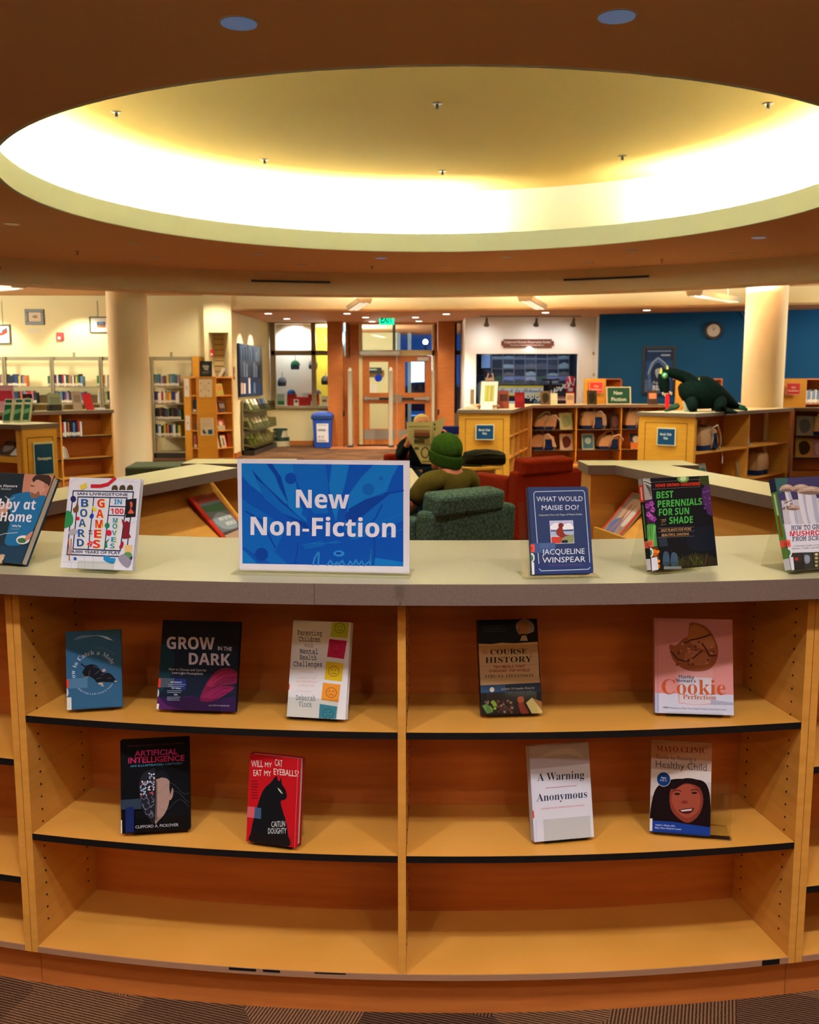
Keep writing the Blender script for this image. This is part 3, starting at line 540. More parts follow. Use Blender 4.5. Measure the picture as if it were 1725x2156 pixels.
def front(key, nm, label, q, z, t, col, slabel, quad, spine=None, hard=True, lip=.018, bw=.09, rnd=0, leg=.12, pages='d9d3c4', dx=0):
    x, y, yaw, w, h, l = q; M = place(x, y, z + .010, yaw, l); o = book(nm, label, M, w, h, t, col, spine, 'face out books of the front ring', pages, hard, rnd=rnd)
    if slabel: stand(slabel, M @ Matrix.Translation((dx, 0, 0)), w, t, lip, bw, leg, l)
    FB[key] = (o, M, w, h, t)
    if len(quad) == 3: quad = cover_quad(M, w, h, *quad)
    return o, Art(M, w, h, quad, -.0003)
def label_strip(A, o, corner=None): A.obj('front_print', o)
# ---- sign on the counter: acrylic holder with the printed card
M = place(-.1928, 2.1115, 1.073, -.1061, .0163); w, h = .3872, .2511
t = thing('counter_sign', 'blue New Non-Fiction sign in a clear holder on the front counter', 'sign', M)
MB(M).box((-w / 2, .001, 0), (w / 2, .0022, h), mat('card_white', 'd9d6dc', .35, .4)).obj('card', t)
m = MB(M); m.box((-w / 2 - .001, .0028, -.001), (w / 2 + .001, .005, h + .001), ACR).box((-w / 2 - .012, -.03, -.0058), (w / 2 + .004, .075, -.0028), ACR).box((-w / 2, -.004, -.003), (w / 2, -.0015, .004), ACR); m.obj('holder', t)
A = Art(M, w, h, [(80, 65), (1650, 78), (1648, 1105), (105, 1072)], .001)
A.poly([(120, 103), (1593, 118), (1593, 1040), (133, 1013)], '0a4fae')
S1, S2, S3 = '1173c0', '0d62b8', '0a3f98'
A.poly([(120, 103), (345, 105), (470, 280), (560, 480), (330, 400), (200, 300), (122, 215)], S1); A.poly([(390, 107), (580, 108), (600, 200), (640, 420), (720, 640), (560, 520), (500, 350), (440, 200)], S1)
A.poly([(940, 112), (1100, 114), (1060, 300), (1010, 480), (980, 640), (935, 480), (918, 300)], S1); A.poly([(1320, 116), (1550, 118), (1490, 230), (1440, 360), (1250, 430), (1080, 540), (1100, 380), (1210, 230)], S1)
A.poly([(215, 160), (330, 290), (520, 470), (700, 640), (800, 760), (560, 600), (330, 440), (290, 330)], S3); A.poly([(345, 107), (400, 108), (480, 230), (550, 470), (470, 330), (420, 200)], S3); A.poly([(250, 240), (360, 330), (480, 460), (700, 640), (500, 560), (330, 430)], S2)
A.poly([(580, 110), (880, 112), (910, 300), (905, 560), (780, 560), (690, 420), (610, 230)], S2); A.poly([(1080, 540), (1250, 440), (1440, 370), (1590, 350), (1592, 620), (1400, 720), (1150, 800), (1050, 700)], S2)
A.poly([(1090, 520), (1250, 430), (1480, 370), (1410, 430), (1250, 560), (1150, 640)], S3); A.line([(1592, 350), (1430, 380), (1240, 560)], 16, S3); A.line([(1400, 480), (1340, 600), (1240, 700)], 12, S3)
A.poly([(125, 420), (200, 480), (340, 560), (520, 700), (430, 900), (300, 800), (128, 640)], S2); A.poly([(131, 880), (270, 1014), (133, 1013)], S1); A.poly([(130, 640), (300, 760), (420, 900), (540, 1018), (400, 1016), (131, 860)], S2)
for (x, y, rx, c) in ((568, 240, 52, '0a46a4'), (1275, 338, 54, '0f5faf'), (1390, 240, 19, '0f5faf'), (700, 555, 32, '0c55b2'), (1110, 590, 50, S3), (305, 930, 60, S3), (1385, 1010, 20, S1)): A.ell(x, y, rx, rx, c)
A.line([(160, 540), (300, 620), (430, 870)], 14, S3); A.line([(640, 820), (610, 1018)], 10, S3); A.line([(1330, 780), (1335, 1030)], 12, S3); A.poly([(1335, 960), (1592, 1000), (1592, 1038), (1330, 1032)], S1)
for (a, b, c, d) in ((670, 850, 860, 810), (690, 862, 1000, 812), (700, 875, 880, 845), (740, 835, 1030, 822), (1360, 780, 1590, 700), (1380, 640, 1592, 560), (1110, 790, 1330, 745)): A.line([(a, b), (c, d)], 7, S1)
A.ell(1008, 922, 50, 28, '2c86cf'); A.ell(1005, 920, 26, 11, S3)
for pts in ([(770, 1026), (790, 960), (820, 910), (828, 920), (820, 1026)], [(900, 1028), (930, 985), (960, 1028), (990, 1000), (1000, 1028), (1040, 985), (1060, 1029)], [(1090, 1030), (1110, 990), (1140, 1030), (1160, 980), (1190, 1031), (1215, 985), (1235, 1032), (1290, 990), (1300, 890), (1292, 1032)]): A.line(pts, 15, '2c86cf')
A.txt('New', 617, 505, 1100, 513, 163, 'dedbe4', 'heavy'); A.txt('Non-Fiction', 205, 752, 1522, 774, 163, 'dedbe4', 'heavy'); A.obj('front_print', t)

# ---- counter row
LW = 'dedde4'
o, A = front('bobby', 'book', 'blue cookbook at the left end of the counter with a man in a blue shirt', (-.9924, 2.2256, -.4021, .2, .2285, .548), 1.067, .022, '16323f', 'clear stand under the blue cookbook at the left end of the counter', (0, 960, 5.39), leg=.10)
# (local print coordinates of that cover: right half in view)
A.poly([(-480, 180), (617, 215), (240, 1230), (-700, 1190)], '14303c'); A.poly([(280, 205), (617, 215), (520, 480), (330, 480), (240, 400)], 'b98068'); A.poly([(-480, 180), (275, 204), (250, 420), (-500, 420)], '1a2a33')
A.blob([(110, 480), (230, 420), (350, 410), (420, 450), (520, 460), (500, 600), (420, 760), (380, 830), (350, 900), (230, 1010), (60, 1000), (90, 850), (120, 700)], '176a9a'); A.poly([(-600, 1000), (320, 1020), (240, 1225), (-690, 1190)], '123a52')
A.blob([(370, 270), (450, 240), (530, 280), (520, 380), (450, 440), (390, 480), (345, 440), (352, 350)], 'c2917a'); A.blob([(380, 300), (370, 260), (420, 215), (520, 205), (580, 250), (570, 320), (545, 345), (500, 300), (430, 270), (400, 285)], '3a2a24'); A.poly([(350, 330), (395, 340), (390, 350), (350, 345)], '5a3528'); A.blob([(352, 410), (400, 430), (440, 400), (450, 450), (400, 480), (355, 470)], '8a5a48')
A.blob([(500, 330), (540, 320), (545, 360), (510, 370)], 'b07a62'); A.ell(262, 952, 78, 50, 'd9d8cf', rot=-5); A.blob([(200, 950), (250, 930), (300, 950), (280, 985), (220, 985)], '3d6b45'); A.blob([(290, 920), (360, 860), (375, 870), (340, 940), (300, 960)], 'c2846c'); A.line([(-100, 930), (60, 880), (200, 870)], 8, '9db4bd')
A.blob([(-100, 520), (40, 560), (110, 480), (90, 620), (-60, 700)], 'c2917a'); A.line([(60, 460), (110, 500), (170, 470)], 10, '8a9aa0')
A.txt('Bobby at', -190, 596, 415, 610, 108, LW, 'bi'); A.txt('Home', 0, 740, 365, 752, 108, LW, 'bi'); A.txt('Fearless Flavors', -160, 350, 200, 357, 26, LW, 'bi'); A.txt('from My Kitchen', -130, 383, 128, 387, 20, '9fb0b5', 'bi'); A.txt('Bobby Flay', 140, 802, 242, 806, 22, LW, 'b'); A.scribble(125, 820, 240, 840, 2, '6f8d98', 4); A.obj('front_print', o)

o, A = front('board', 'book', 'white book about board games with coloured letters, on the counter', (-.7063, 2.1229, -.2041, .1775, .2082, .2785), 1.067, .014, 'd6d6dc', 'clear stand under the white board games book', [(803, 240), (1590, 265), (1513, 1305), (675, 1265)], leg=.11)
A.poly([(803, 240), (1590, 265), (1513, 1305), (675, 1265)], 'd3d5dc')
for pts in ([(720, 1120), (960, 1130), (960, 1280)], [(690, 1200), (1180, 1210)], [(820, 1130), (800, 1270)], [(1060, 1140), (1055, 1285)], [(1400, 290), (1560, 300)], [(1500, 280), (1440, 380)], [(810, 300), (900, 250)], [(1380, 1250), (1490, 1180)], [(780, 560), (760, 640)], [(1500, 760), (1560, 720)]): A.line(pts, 5, 'b6bac6')
NB = '14203f'
A.frame([(840, 388), (1510, 405), (1440, 1140), (757, 1110)], 12, NB); A.frame([(893, 455), (1440, 470), (1370, 1070), (827, 1045)], 12, NB); A.line([(1070, 462), (1003, 1052)], 11, NB); A.line([(1252, 468), (1188, 1060)], 11, NB); A.line([(1248, 562), (1425, 568)], 11, NB); A.line([(1236, 662), (1418, 668)], 11, NB)
A.txt('IAN LIVINGSTONE', 890, 434, 1450, 450, 30, NB, 'b'); A.txt('8,000 YEARS OF PLAY', 812, 1090, 1375, 1112, 32, NB, 'b')
def stack(s, pts, c, hp, wd):
    for ch, (x, y) in zip(s, pts): A.txt(ch, x - wd / 2 + 10, y + hp / 2 + 6, x + wd / 2 + 10, y + hp / 2 + 8, hp, 'e3dc4a', 'heavy'); A.txt(ch, x - wd / 2, y + hp / 2, x + wd / 2, y + hp / 2 + 2, hp, c, 'heavy')
stack('BOARD', [(968, 522), (955, 633), (938, 745), (927, 862), (915, 972)], '1850a8', 88, 82); stack('GAMES', [(1150, 526), (1137, 642), (1128, 758), (1113, 870), (1100, 988)], 'd8282a', 92, 82); stack('MOVES', [(1313, 718), (1308, 785), (1302, 860), (1295, 938), (1282, 1012)], '1d86b8', 56, 54)
A.txt('IN', 1298, 538, 1385, 540, 54, '1d86b8', 'heavy'); A.txt('100', 1258, 645, 1405, 648, 60, 'd8282a', 'heavy')
A.ell(840, 478, 32, 36, '23285e'); A.poly([(910, 330), (990, 300), (1000, 350), (930, 385)], 'd6c24a'); A.line([(1048, 338), (1128, 340)], 38, 'c2222c'); A.line([(1150, 338), (1228, 320)], 38, 'c2222c'); A.line([(1240, 310), (1305, 258)], 36, 'c2222c')
A.blob([(750, 625), (800, 615), (835, 680), (825, 760), (760, 800), (735, 790)], '2a8a50'); A.blob([(880, 520), (900, 560), (890, 620), (850, 630), (835, 590), (865, 560)], '6a4a24'); A.blob([(1055, 560), (1085, 575), (1110, 590), (1085, 615), (1060, 605)], 'd9c92e'); A.blob([(1045, 640), (1072, 660), (1050, 700), (1020, 680)], '1f3c9a'); A.blob([(870, 680), (905, 680), (905, 712), (875, 712)], 'cf2233'); A.blob([(780, 850), (830, 810), (885, 835), (870, 870), (800, 885)], 'a9a2a8')
A.poly([(1425, 490), (1548, 476), (1540, 680), (1428, 690)], '1c1a1e'); A.blob([(1475, 520), (1500, 520), (1505, 560), (1490, 590), (1522, 640), (1455, 640), (1482, 590)], 'd25a3a'); A.ell(1222, 778, 30, 34, '1f7f5a', 8); A.ell(1240, 862, 34, 36, 'c41f3a', 8)
A.blob([(1385, 705), (1420, 740), (1440, 725), (1480, 760), (1470, 860), (1490, 915), (1395, 925), (1405, 820)], '7a1f2a'); A.blob([(1250, 928), (1220, 975), (1225, 1030), (1190, 1028), (1200, 970)], '1f7a50'); A.blob([(1395, 960), (1412, 990), (1390, 1045), (1360, 1030)], '9a2028'); A.poly([(1015, 945), (1060, 970), (1035, 1025), (990, 995)], 'c92a34')
for dx, dy in ((1012, 968), (1035, 980), (1020, 1002)): A.ell(dx, dy, 6, 6, 'eeeeee', 8)
A.poly([(1420, 1005), (1515, 1005), (1490, 1180), (1430, 1170)], 'd8b878'); A.ell(1460, 1150, 55, 48, '3a3a44', 16); A.ell(1460, 1120, 50, 36, '5a8a58', 16); A.blob([(1410, 1110), (1350, 1165), (1450, 1270), (1500, 1190)], '8d8a9a'); A.blob([(1180, 1150), (1220, 1120), (1260, 1150), (1320, 1160), (1290, 1220), (1200, 1190)], '2588c2'); A.ell(852, 1160, 19, 20, '1b5fa8')
for x0, x1 in ((780, 785), (810, 803)): A.line([(x0, 930), (x1, 1180 if x0 == 780 else 1110)], 12, 'a6623c')
for cx in (1305, 1390, 1475): A.blob([(cx - 35, 385), (cx - 25, 340), (cx + 10, 330), (cx + 30, 350), (cx + 28, 388), (cx, 378)], '4a3d2a')
for i in range(4): A.ell(1018 + 26 * (i % 2), 838 + 30 * (i // 2), 9, 9, '5a5a62', 10)
A.obj('front_print', o)

o, A = front('maisie', 'book', 'navy What Would Maisie Do book with rounded corners on the counter', (.3369, 2.0679, .0983, .1379, .1957, .3185), 1.067, .016, '18305e', None, [(370, 190), (1275, 170), (1372, 1490), (430, 1510)], rnd=.008)
FM = '18305e'
A.frame([(490, 255), (1200, 232), (1225, 260), (1318, 1395), (1290, 1425), (570, 1452), (540, 1420), (463, 285)], 10, 'b9cbd8'); A.txt('WHAT WOULD', 505, 402, 1197, 388, 72, 'd5dce4', 'n'); A.txt('MAISIE DO?', 582, 530, 1140, 518, 72, 'd5dce4', 'n'); A.txt('Inspiration from the Pages of Maisie Dobbs', 542, 616, 1190, 598, 26, 'c5cdb8', 'n')
A.poly([(697, 688), (1053, 678), (1075, 1026), (720, 1038)], 'c8ccd6'); A.poly([(706, 697), (1045, 687), (1056, 820), (714, 835)], 'b6b6d2'); A.blob([(720, 760), (800, 720), (900, 740), (1000, 720), (1045, 760), (1040, 810), (740, 820)], 'e8e6e6'); A.poly([(714, 830), (1056, 815), (1060, 880), (718, 895)], '3f5470'); A.poly([(718, 850), (1058, 842), (1062, 910), (722, 920)], 'a8b4c8'); A.poly([(724, 930), (900, 930), (870, 1026), (728, 1030)], 'c4412a'); A.poly([(900, 925), (1066, 890), (1068, 1018), (860, 1026)], '8a8f62'); A.poly([(880, 985), (970, 975), (975, 1022), (885, 1025)], '1f2430')
A.blob([(840, 790), (890, 790), (915, 870), (960, 900), (1020, 895), (930, 925), (890, 945), (810, 900), (800, 840)], '8c3428'); A.blob([(832, 740), (870, 718), (910, 740), (905, 770), (880, 800), (840, 795)], '7d2c26')
A.poly([(425, 1030), (780, 1020), (790, 1165), (432, 1180)], '3d5480'); A.poly([(545, 1026), (785, 1020), (788, 1100), (550, 1108)], '47608c'); A.txt('JACQUELINE', 585, 1203, 1232, 1186, 82, 'd5dce4', 'n'); A.txt('WINSPEAR', 588, 1328, 1245, 1308, 82, 'd5dce4', 'n'); A.poly([(432, 1345), (1330, 1320), (1368, 1485), (436, 1508)], '2a3868'); A.line([(540, 1420), (570, 1452), (1290, 1425), (1318, 1395)], 10, 'b9cbd8'); A.txt('THE MAISIE DOBBS SERIES', 690, 1378, 1195, 1362, 20, '6a4a7c', 'n')
A.poly([(404, 1048), (470, 1046), (474, 1160), (410, 1166)], 'e2503c'); A.txt('EW', 412, 1142, 446, 1140, 62, 'a81f1a', 'b'); A.ell(428, 1250, 42, 72, 'd6dcd8'); A.ell(424, 1255, 26, 48, '3f7a4a'); A.poly([(422, 1325), (462, 1323), (466, 1508), (430, 1510)], 'dcdad2'); A.obj('front_print', o)
t = thing('book_stand', 'taller clear stand with a wide ledge holding the navy rounded book', 'book stand', FB['maisie'][1], 'clear acrylic book stands'); Mm = FB['maisie'][1]
MB(Mm).box((-.087, .0175, -.004), (.073, .02, .165), ACR).obj('back_plate', t); MB(Mm).box((-.09, -.012, -.0085), (.088, .018, -.0045), ACR).obj('ledge', t, bevel=.0006); MB(place(.3369, 2.0679, 1.0673, .0983)).box((-.087, -.005, 0), (.083, .085, .0022), ACR).obj('foot', t)

o, A = front('perennials', 'book', 'black gardening book with green title and rounded corners on the counter', (.6236, 2.1318, .3852, .1827, .2082, .2213), 1.067, .016, '15161a', 'clear stand behind the black gardening book on the counter', [(215, 118), (778, 85), (860, 855), (292, 905)], rnd=.009, leg=.15, bw=.12, dx=-.02)
A.poly([(215, 118), (778, 85), (860, 855), (292, 905)], '16161b'); A.poly([(700, 92), (778, 88), (790, 190), (740, 170), (690, 140)], '3a4420'); A.blob([(740, 180), (775, 170), (800, 260), (810, 420), (770, 400), (740, 330), (720, 250)], '4a2a5c'); A.blob([(600, 560), (840, 520), (850, 700), (640, 720)], '161c28'); A.blob([(520, 800), (620, 760), (760, 760), (850, 800), (850, 850), (380, 890), (360, 850)], '2c2418')
for i in range(46):
    x = 480 + random.random() * 340; y = 860 - (x - 480) * .04; c = random.choice(['4a4a22', '5c5a2a', '2f4420', '3a3018']); A.line([(x, y), (x + random.uniform(-70, 40), y - random.uniform(30, 110))], 4, c)
for i in range(16): A.ell(720 + random.random() * 70, 180 + random.random() * 230, 8, 8, random.choice(['6a3a86', '55306e', '7d4a9a']), 7)
A.blob([(388, 850), (392, 750), (420, 735), (440, 770), (440, 850)], '3a5266'); A.blob([(455, 850), (460, 755), (490, 745), (512, 790), (512, 850)], '3d5468'); A.rect(395, 862, 545, 888, '8a8f96')
A.poly([(215, 118), (280, 110), (352, 880), (292, 905)], '2a2420')
A.poly([(215, 118), (278, 111), (296, 292), (233, 302)], '9a948a')
for i in range(9): A.line([(222 + i * 6, 130 + i * 12), (285, 150 + i * 14)], 7, random.choice(['5c5650', 'c2bdb2', '3f3a36']))
A.poly([(233, 304), (297, 294), (318, 490), (253, 500)], '3f1f40')
for (x, y) in ((255, 350), (290, 330), (262, 420), (300, 380), (285, 445), (310, 460)):
    for k in range(5): A.ell(x + 13 * math.cos(k * 1.256), y + 15 * math.sin(k * 1.256), 10, 10, random.choice(['a04aa0', 'b45cb2', '8a3a8c']), 8)
A.poly([(254, 504), (319, 498), (340, 690), (275, 700)], '3f8a3a')
for i in range(12): A.line([(262 + i * 5, 690), (258 + i * 6 + random.uniform(-10, 14), 515)], 5, random.choice(['6fc060', '2a6a28', '8ad07a']))
A.poly([(276, 702), (341, 694), (362, 880), (292, 905)], '5a3a14')
for i in range(14): A.ell(300 + random.random() * 50, 715 + random.random() * 160, 15, 14, random.choice(['e07a1c', 'f09428', 'c85a10']), 9)
A.line([(288, 150), (700, 118)], 2, '8a7a6a'); A.line([(296, 208), (706, 180)], 2, '8a7a6a'); A.txt('HOME GROWN GARDENING', 322, 190, 703, 168, 26, 'd83a24', 'heavy'); A.ell(556, 115, 52, 34, '5f8f3a'); A.ell(556, 115, 40, 26, '7aa84e'); A.blob([(530, 120), (545, 95), (556, 105), (568, 92), (582, 118), (556, 135)], 'c8dcae')
GR = '4fae4a'; A.txt('BEST', 330, 286, 474, 276, 58, GR, 'heavy'); A.txt('PERENNIALS', 340, 362, 716, 334, 58, GR, 'heavy'); A.txt('FOR SUN', 350, 432, 608, 416, 58, GR, 'heavy'); A.txt('SHADE', 438, 500, 640, 490, 58, GR, 'heavy'); A.txt('AND', 368, 500, 412, 480, 26, 'b89a5c', 'ital'); A.line([(362, 468), (410, 458)], 2, 'b89a5c'); A.line([(368, 512), (412, 502)], 2, 'b89a5c')
for y in (538, 572, 616): A.line([(340, y), (652, y - 12)], 2, '8a7a6a')
A.txt('EASY PLANTS FOR MORE', 370, 568, 625, 553, 22, 'd9a870', 'n'); A.txt('BEAUTIFUL GARDENS', 375, 608, 606, 596, 22, 'd9a870', 'n'); A.poly([(345, 620), (415, 615), (428, 690), (352, 698)], '2a3440')
A.poly([(243, 645), (298, 636), (303, 695), (250, 704)], 'e2604c'); A.txt('NEW', 248, 694, 290, 688, 34, 'a82822', 'b'); A.ell(278, 745, 26, 40, 'd6dcd8'); A.ell(276, 747, 17, 27, '3f7a4a'); A.poly([(283, 790), (335, 782), (347, 890), (290, 902)], 'd6d6de'); A.obj('front_print', o)
M_ = FB['perennials'][1]; w, h, t_ = .1827, .2082, .016; S = Art(M_ @ Matrix.Translation((-w / 2 - .0003, t_ / 2, 0)) @ Matrix.Rotation(-PI / 2, 4, 'Z'), t_, h, [(0, 0), (16, 0), (16, 208), (0, 208)])
S.rect(0, 0, 16, 14, '9a948a'); S.rect(0, 14, 16, 52, 'd8402c'); S.rect(0, 52, 16, 208, '1c1c16'); S.rect(0, 140, 16, 156, 'e2604c'); S.rect(0, 180, 16, 205, 'd6d6de'); S.line([(8, 60), (8, 132)], 4, '6a8a3a'); S.line([(8, 20), (8, 46)], 5, 'f0c8b8'); S.obj('spine_print', o)

o, A = front('mushrooms', 'book', 'mushroom growing book at the right end of the counter', (.9326, 2.1325, .3527, .17, .2124, .3304), 1.067, .02, 'c9cbd2', 'clear stand under the mushroom growing book', (1300, 980, 4.0588), spine='5c8a3a', leg=.14, bw=.12, dx=-.015)
A.poly([(1345, 110), (1990, 79), (2065, 470), (1410, 500)], '4a4a6a'); A.blob([(1345, 112), (1600, 98), (1900, 90), (1960, 200), (1800, 260), (1500, 300), (1385, 300)], '3f3a62'); A.blob([(1350, 112), (1450, 108), (1440, 180), (1380, 240)], '35605a')
A.poly([(1400, 300), (2030, 260), (2075, 500), (1430, 520)], 'b9b6bd')
for (cx, cy, cw, ch, sw, bx, by) in ((1450, 195, 62, 34, 44, 1520, 470), (1570, 195, 80, 36, 60, 1620, 480), (1650, 215, 112, 38, 80, 1690, 490), (1500, 362, 60, 24, 60, 1520, 500), (1860, 220, 90, 36, 70, 1880, 480)):
    A.blob([(cx - sw / 2, cy + ch * .5), (cx + sw / 2, cy + ch * .5), (bx + sw / 2, by), (bx - sw / 2, by)], 'cfd0d8'); A.blob([(cx + sw * .1, cy + ch * .6), (cx + sw / 2, cy + ch * .5), (bx + sw / 2, by), (bx + sw * .1, by)], 'a9adbf'); A.blob([(cx - cw, cy + ch * .5), (cx - cw * .7, cy - ch * .6), (cx, cy - ch), (cx + cw * .7, cy - ch * .6), (cx + cw, cy + ch * .5), (cx, cy + ch * .9)], 'b59a86'); A.blob([(cx - cw * .9, cy + ch * .5), (cx, cy + ch * .1), (cx + cw * .9, cy + ch * .5), (cx, cy + ch * .95)], '7d6658'); A.blob([(cx - cw * .6, cy - ch * .3), (cx, cy - ch * .8), (cx + cw * .4, cy - ch * .4), (cx, cy - ch * .3)], 'cdb8a6')
for i in range(20): A.ell(1400 + random.random() * 90, 290 + random.random() * 90, 9, 7, random.choice(['6a5648', '8d7868', 'd0c8c0']), 7)
A.poly([(1428, 505), (2075, 480), (2122, 720), (1466, 748)], 'd2d2da'); NV = '2f3b5c'; A.txt('HOW TO GROW', 1485, 555, 1785, 541, 40, NV, 'monob'); A.txt('MUSHROOMS', 1473, 606, 1865, 590, 44, 'c92433', 'heavy'); A.txt('FROM SCRATCH', 1492, 648, 1840, 632, 38, NV, 'monob'); A.txt('A Practical Guide to Cultivating Portobellos,', 1506, 696, 1895, 678, 13, '3f4658', 'serifb'); A.txt('Shiitakes, Truffles, and Other Edible Mushrooms', 1491, 718, 1900, 700, 13, '3f4658', 'serifb')
A.poly([(1466, 750), (2122, 722), (2150, 870), (1490, 900)], '2a241e'); A.poly([(1500, 752), (1570, 748), (1590, 890), (1520, 894)], '35302c'); A.ell(1530, 800, 16, 14, 'a02a2a'); A.poly([(1580, 750), (1660, 746), (1680, 885), (1600, 890)], '3a3c3a'); A.blob([(1600, 770), (1640, 775), (1640, 830), (1605, 835)], '8a94a0'); A.poly([(1670, 745), (1900, 735), (1910, 878), (1690, 886)], '4a4630')
for i in range(16): A.ell(1700 + (i % 5) * 36, 760 + (i // 5) * 32, 14, 11, random.choice(['b8a878', '8a8058', 'd0c49a']), 9)
A.poly([(1422, 640), (1475, 636), (1482, 695), (1430, 700)], 'e2604c'); A.txt('NEW', 1426, 692, 1470, 688, 36, 'a82822', 'b'); A.ell(1466, 745, 26, 42, 'd6dcd8'); A.ell(1462, 747, 17, 27, '3f7a4a'); A.poly([(1470, 785), (1500, 782), (1512, 890), (1488, 900)], 'd6d6de'); A.obj('front_print', o)
M_ = FB['mushrooms'][1]; w, h, t_ = .17, .2124, .02; S = Art(M_ @ Matrix.Translation((-w / 2 - .0003, t_ / 2, 0)) @ Matrix.Rotation(-PI / 2, 4, 'Z'), t_, h, [(0, 0), (20, 0), (20, 208), (0, 208)])
S.rect(0, 0, 20, 30, '28304a'); S.rect(0, 30, 20, 150, '5f9a3c'); S.rect(0, 138, 20, 154, 'e2604c'); S.rect(0, 180, 20, 205, 'd6d6de'); S.line([(10, 36), (10, 80)], 6, 'd8e0c8'); S.line([(10, 86), (10, 130)], 6, '9a4a24'); S.obj('spine_print', o)
# ---- upper shelf
o, A = front('mole', 'book', 'blue How to Catch a Mole book on the upper shelf', (-.752, 2.2064, .1979, .1268, .1844, .2004), .712, .018, '2c5878', 'low clear stand under the blue mole book', [(648, 708), (1187, 680), (1213, 1445), (660, 1473)], lip=.004)
A.poly([(648, 708), (1187, 680), (1213, 1445), (660, 1473)], '2f5d80'); A.poly([(720, 785), (770, 750), (960, 745), (1110, 785), (1050, 750), (980, 735), (800, 740)], '7fa3c4'); A.poly([(980, 740), (1060, 755), (1115, 790), (1050, 775)], 'b9cfe2')
A.blob([(800, 1010), (840, 1035), (900, 1020), (960, 1040), (1010, 1100), (1080, 1110), (1125, 1150), (1140, 1195), (1060, 1198), (1010, 1195), (955, 1200), (930, 1170), (880, 1140), (830, 1140), (812, 1100), (835, 1050), (805, 1025)], '14161d'); A.line([(803, 1012), (800, 1020), (830, 1040)], 9, '14161d')
for p in ([(920, 1040), (965, 1055)], [(935, 1120), (980, 1085)], [(990, 1130), (1030, 1115)], [(875, 1130), (885, 1080)], [(950, 1165), (1000, 1155)], [(1065, 1160), (1095, 1155)]): A.line(p, 4, '5c6470')
A.blob([(812, 1110), (830, 1140), (880, 1140), (840, 1150)], 'a8845e'); A.blob([(970, 1205), (1015, 1205), (1010, 1222), (980, 1222)], 'c2a074'); A.blob([(1005, 1080), (1030, 1065), (1045, 1085), (1015, 1098)], 'a98a88'); A.line([(1000, 1240), (1010, 1225), (1025, 1240)], 5, 'd2d2c4'); A.line([(1130, 1190), (1152, 1190)], 8, 'd2c8c0')
A.arc('How to Catch a Mole', 928, 1105, .0435, -116, 66, .0102, 'c2ccd6', 'serif'); A.arc('Wisdom from a Life Lived in Nature', 928, 1105, .052, 236, 124, .0042, '9fb2c2', 'serif', True); A.arc('MARC HAMER', 940, 1105, .058, 0, 48, .0045, '55799a', 'n')
A.poly([(652, 1165), (860, 1152), (864, 1252), (655, 1260)], '4a7494'); A.poly([(652, 1168), (676, 1166), (680, 1248), (655, 1252)], 'd23a30'); A.ell(660, 1298, 16, 40, 'b9c4cc'); A.poly([(656, 1348), (703, 1346), (706, 1470), (660, 1473)], 'd0d0c4'); A.obj('front_print', o)

C7 = [(617, 65), (1032, 73), (1003, 555), (583, 540)]
o, A = front('grow', 'book', 'dark Grow in the Dark houseplant book on the upper shelf', (-.5075, 2.1913, -.0948, .1918, .2118, .3103), .712, .016, '0e1626', 'clear stand with small front lip under the dark houseplant book', C7, lip=.03, bw=.12)
A.poly(C7, '0e1a2c'); A.poly([(617, 65), (1032, 73), (1020, 250), (900, 180), (606, 150)], '101426'); A.blob([(606, 200), (680, 260), (640, 400), (590, 440)], '10303a'); A.poly([(586, 480), (760, 470), (900, 490), (1008, 470), (1003, 555), (583, 540)], '2b1440'); A.blob([(590, 470), (640, 520), (720, 540), (600, 542)], '4a1c52')
A.blob([(815, 480), (850, 400), (900, 340), (960, 320), (1016, 345), (1010, 400), (930, 420), (870, 460), (830, 500)], '6b1838'); A.blob([(850, 410), (910, 350), (990, 340), (1012, 365), (930, 380), (880, 420)], '8a2046'); A.blob([(820, 490), (870, 440), (940, 420), (1000, 425), (940, 470), (870, 500)], '7a1848')
for y in (350, 372, 392, 430, 455): A.line([(880, y + 40), (940, y), (1005, y - 6)], 3, '4a1030')
GW = 'b9b3c6'; A.txt('GROW', 637, 219, 893, 222, 64, GW, 'heavy'); A.txt('IN THE', 910, 225, 985, 229, 20, GW, 'b'); A.txt('DARK', 755, 302, 977, 308, 62, GW, 'heavy'); A.txt('How to Choose and Care for', 649, 333, 850, 340, 13, 'c4c4cc', 'n'); A.txt('Low-Light Houseplants', 666, 352, 830, 358, 13, 'c4c4cc', 'n')
A.poly([(592, 374), (678, 376), (672, 424), (590, 424)], '44505e'); A.poly([(680, 378), (740, 380), (738, 440), (676, 425)], '1c2a6a'); A.poly([(590, 377), (606, 377), (604, 425), (589, 424)], 'd2392e'); A.ell(588, 452, 9, 22, 'b9c4cc')
A.txt('SPOTLIGHTS', 658, 400, 717, 402, 8, 'b9c2cc', 'b'); A.scribble(645, 404, 745, 424, 2, '7f8da0', 3); A.txt('DIY IDEAS', 664, 432, 712, 434, 8, 'b9c2cc', 'b'); A.scribble(640, 438, 730, 456, 2, '7f8da0', 3); A.txt('TIPS', 674, 467, 695, 468, 8, 'b9c2cc', 'b'); A.scribble(640, 472, 722, 496, 3, '7f8da0', 3); A.txt('Lisa Eldred Steinkopf', 862, 524, 972, 526, 8, 'a99ab0', 'n'); A.poly([(583, 510), (597, 512), (594, 541), (582, 540)], 'd0d0c8'); A.obj('front_print', o)

